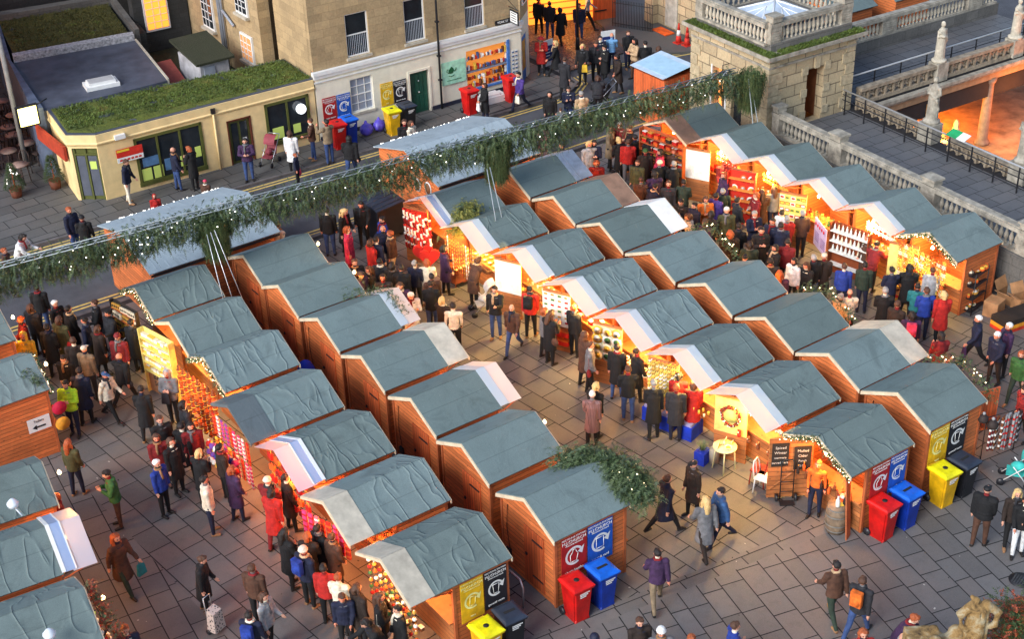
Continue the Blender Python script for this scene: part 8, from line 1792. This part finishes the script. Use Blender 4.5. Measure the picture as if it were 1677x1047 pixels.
(467, 874, 30, 's', 'c', 'black', 'black', 'long', 'dark', 'dark haired woman in black with a shoulder bag, lower left'),
(497, 903, 60, 's', 'j', 'navy', 'black', 'beanie', 'cream', 'man in a patterned beanie with a bright blue backpack'),
(504, 880, 60, 's', 'c', 'dbrown', 'black', 'bob', 'ginger', 'ginger haired person behind the patterned beanie'),
(530, 933, 70, 's', 'j', 'red', 'black', 'short', 'dark', 'person in a red hooded top near the nearest left hut'),
(554, 948, 80, 's', 'j', 'cream', 'black', 'short', 'ginger', 'person in a cream jacket with red straps, back turned'),
(560, 981, 270, 's', 'j', 'navy', 'black', 'short', 'hbrown', 'man in navy facing the camera near the bottom'),
(432, 980, 330, 's', 'j', 'lgrey', 'black', 'bob', 'hbrown', 'woman in a grey blue jacket left of the nearest left hut'),
(544, 882, 40, 's', 'c', 'brown', 'black', 'short', 'hbrown', 'person in a brown coat at the white boarded awning'),
(622, 980, 0, 'f', 'c', 'black', 'black', 'long', 'hbrown', 'brown haired woman with a pale handbag under the boarded awning'),
(651, 1000, 200, 's', 'c', 'black', 'black', 'short', 'dark', 'dark figure right of the woman with the pale handbag'),
(600, 1022, 200, 'l', 'j', 'black', 'black', 'bob', 'dark', 'person in black at the bottom edge holding a white leaflet'),
(130, 610, 90, 's', 'c', 'navy', 'black', 'short', 'dark', 'navy coated figure between the lime jacket and the cream jacket'),
(50, 505, 60, 's', 'j', 'char', 'black', 'bob', 'hbrown', 'charcoal jacketed person between the road and the red lit person'),
(112, 508, 60, 's', 'c', 'black', 'black', 'short', 'dark', 'black coated person between two groups at the left road edge'),
(160, 540, 60, 's', 'c', 'dbrown', 'black', 'bob', 'hbrown', 'brown haired figure in the knot below the framed box hut'),
(312, 700, 300, 's', 'c', 'dred', 'black', 'bob', 'dark', 'dark red coated woman at the foot of the gourds'),
(360, 735, 30, 's', 'j', 'dbrown', 'black', 'short', 'dark', 'dark jacketed man between the blond person and the knitwear'),
(1065, 230, 80, 's', 'c', 'black', 'black', 'bob', 'dark', 'black coated figure right under the garland above the green hat'),
(1050, 296, 60, 's', 'c', 'brown', 'black', 'short', 'hbrown', 'brown coated figure left of the plum one near the metal awning'),
(1120, 300, 80, 's', 'j', 'dgreen', 'black', 'short', 'dark', 'dark green jacket just right of the tall grey haired man'),
(1165, 352, 60, 's', 'c', 'dbrown', 'black', 'bob', 'dark', 'dark brown figure by the orange jacket in the right aisle'),
(1208, 330, 30, 's', 'j', 'char', 'black', 'short', 'dark', 'charcoal jacket left of the red cabinet customers'),
(1290, 398, 80, 's', 'j', 'dred', 'black', 'short', 'dark', 'dark red jacket above the white coat in the right aisle'),
(1490, 440, 70, 's', 'c', 'black', 'black', 'bob', 'dark', 'black coated woman between the navy and grey jumpers at the straw stars'),
(1470, 500, 60, 's', 'j', 'dbrown', 'black', 'short', 'hbrown', 'brown jacket left of the pink patterned backpack'),
(1010, 90, 200, 's', 'c', 'dbrown', 'black', 'bob', 'dark', 'dark brown coat below the light blue shirt in the side street'),
(925, 95, 60, 's', 'c', 'char', 'black', 'short', 'hbrown', 'charcoal coat right of the passing blond in the side street'),
(231, 640, 80, 's', 'c', 'black', 'black', 'short', 'dark', 'dark figure between the cream jacket and the gourd hut'),
(300, 664, 40, 's', 'c', 'char', 'black', 'bob', 'dark', 'dark haired figure beside the hanging gourds'),
(120, 560, 90, 's', 'c', 'dbrown', 'black', 'short', 'hbrown', 'brown coated person between the red bag and the white cap'),
(215, 530, 60, 's', 'c', 'black', 'black', 'short', 'dark', 'dark figure pressed against the framed box rack'),
(642, 437, 60, 's', 'c', 'black', 'black', 'bob', 'dark', 'dark haired figure left of the broad black coat'),
(655, 470, 280, 's', 'c', 'dpurple', 'black', 'bob', 'hbrown', 'plum coated person above the long white coat'),
(1095, 302, 270, 's', 'c', 'char', 'black', 'short', 'hbrown', 'charcoal coated person at the foot of the folding table crowd'),
(1210, 372, 60, 's', 'c', 'black', 'black', 'short', 'dark', 'black coated figure between the olive beige jacket and the auburn woman'),
(1228, 402, 90, 's', 'c', 'dgreen', 'black', 'bob', 'dark', 'dark green coated figure above the black and red beanie'),
(1262, 430, 90, 's', 'c', 'char', 'black', 'short', 'dark', 'charcoal figure left of the long black coat in the right aisle'),
(520, 868, 60, 's', 'c', 'black', 'black', 'short', 'dark', 'dark figure under the white boarded awning right of the ginger hair'),
(585, 965, 40, 's', 'c', 'dbrown', 'black', 'bob', 'hbrown', 'brown coated person at the bauble hut left of the pale handbag'),
(455, 370, 60, 'w', 'j', 'cream', 'jeans', 'short', 'hbrown', 'walking person in jeans mostly hidden by the garland'),
]
INFO = {}
for d in D:
    INFO[d[9]] = P_(*d)
def I_(s):
    for k in INFO:
        if s in k: return INFO[k]
# children and figures of their own
kids = [(252, 318, 300, 's', 'j', 'red', 'red', 'hood', 'red', 'small child in a spotted red snowsuit above the wide hut', .68), (335, 294, 90, 's', 'p', 'brown', 'dbrown', 'beanie', 'pink', 'child in a pink hat beside the wide hut roof', .68), (483, 251, 0, 's', 'j', 'navy', 'black', 'short', 'ginger', 'child in navy with a pink and red bag in the road', .72),
        (918, 176, 90, 's', 'j', 'grey', 'black', 'short', 'hbrown', 'small child left of the beige jacket at the kerb', .62), (1057, 262, 250, 's', 'j', 'dgreen', 'black', 'short', 'dark', 'child in dark green in the crowd near the metal awning', .7)]
for k in kids: INFO[k[9]] = P_(*k[:10], sc_=k[10])
guard = P_(886, 64, 270, 's', 'c', 'red', 'black', 'brim', 'red', 'life-size red and white guard figure standing by the blue shop door')
for args in [('white bags in front', 'carrier', 'white', 'white carrier bag held by the woman before the shop window'), ('bright purple jacket by', 'carrier', 'cream', 'cream carrier bag held by the purple jacket'), ('past the navy notice', 'shoulder', 'red', 'bright red bag of the blond woman passing the notice board'),
 ('end of the yellow kerb', 'carrier', 'yellow', 'pale yellow bag held by the blond woman in the side street'), ('light blue shirt', 'carrier', 'ltblue', 'blue and white bag beside the light blue shirt'), ('black handbag on the orange', 'carrier', 'black', 'black handbag of the woman in black on the orange paving'),
 ('pink patterned backpack', 'backpack', 'pink', 'pink patterned backpack in the right aisle'), ('purple and white bag', 'carrier', 'dpurple', 'purple and white bag of the white haired man'), ('brown shoulder bag', 'shoulder', 'brown', 'brown shoulder bag of the long haired woman in black'),
 ('red with a black backpack', 'backpack', 'black', 'black backpack at the orange counter'), ('with a red bag below', 'shoulder', 'dred', 'dark red bag below the hooded brown coat'), ('grey coat with a brown bag', 'shoulder', 'dbrown', 'brown bag of the blond woman in grey'), ('white and yellow bags', 'carrier', 'yellow', 'white and yellow carrier bag poking out under the fir branches'),
 ('orange backpack near', 'backpack', 'orange', 'orange backpack near the bottom right corner'), ('cream hood and a red bag', 'shoulder', 'red', 'red shoulder bag of the woman with the cream hood'), ('bag over his shoulder', 'shoulder', 'char', 'dark bag over the bald man\'s shoulder'), ('turquoise bag', 'carrier', 'teal', 'turquoise carrier bag in the left aisle'),
 ('yellow bag', 'carrier', 'lime', 'bright yellow carrier bag held by the cream fleece'), ('royal blue backpack', 'backpack', 'blue', 'royal blue backpack at the bottom edge'), ('bright blue backpack', 'backpack', 'blue', 'bright blue backpack of the man in the patterned beanie'), ('pale handbag', 'shoulder', 'cream', 'pale handbag under the boarded awning'),
 ('pink and red bag', 'carrier', 'pink', 'pink and red bag carried by the child in the road'), ('green jacket and brown', 'shoulder', 'black', 'black bag of the man eating in the left aisle'), ('fur hood and black', 'shoulder', 'black', 'black shoulder bag of the figure stepping into the road'), ('hooded person in a grey', 'carrier', 'char', 'dark bag held by the hooded person by the gourds'), ('lime green jacket', 'shoulder', 'ltblue', 'light blue bag of the lime green jacket')]:
    i = I_(args[0])
    if i: bag(i, *args[1:])
    else: print('NO BAG FOR', args)
c_ = 'dark'
print('people', NP, 'goods', GOODS)
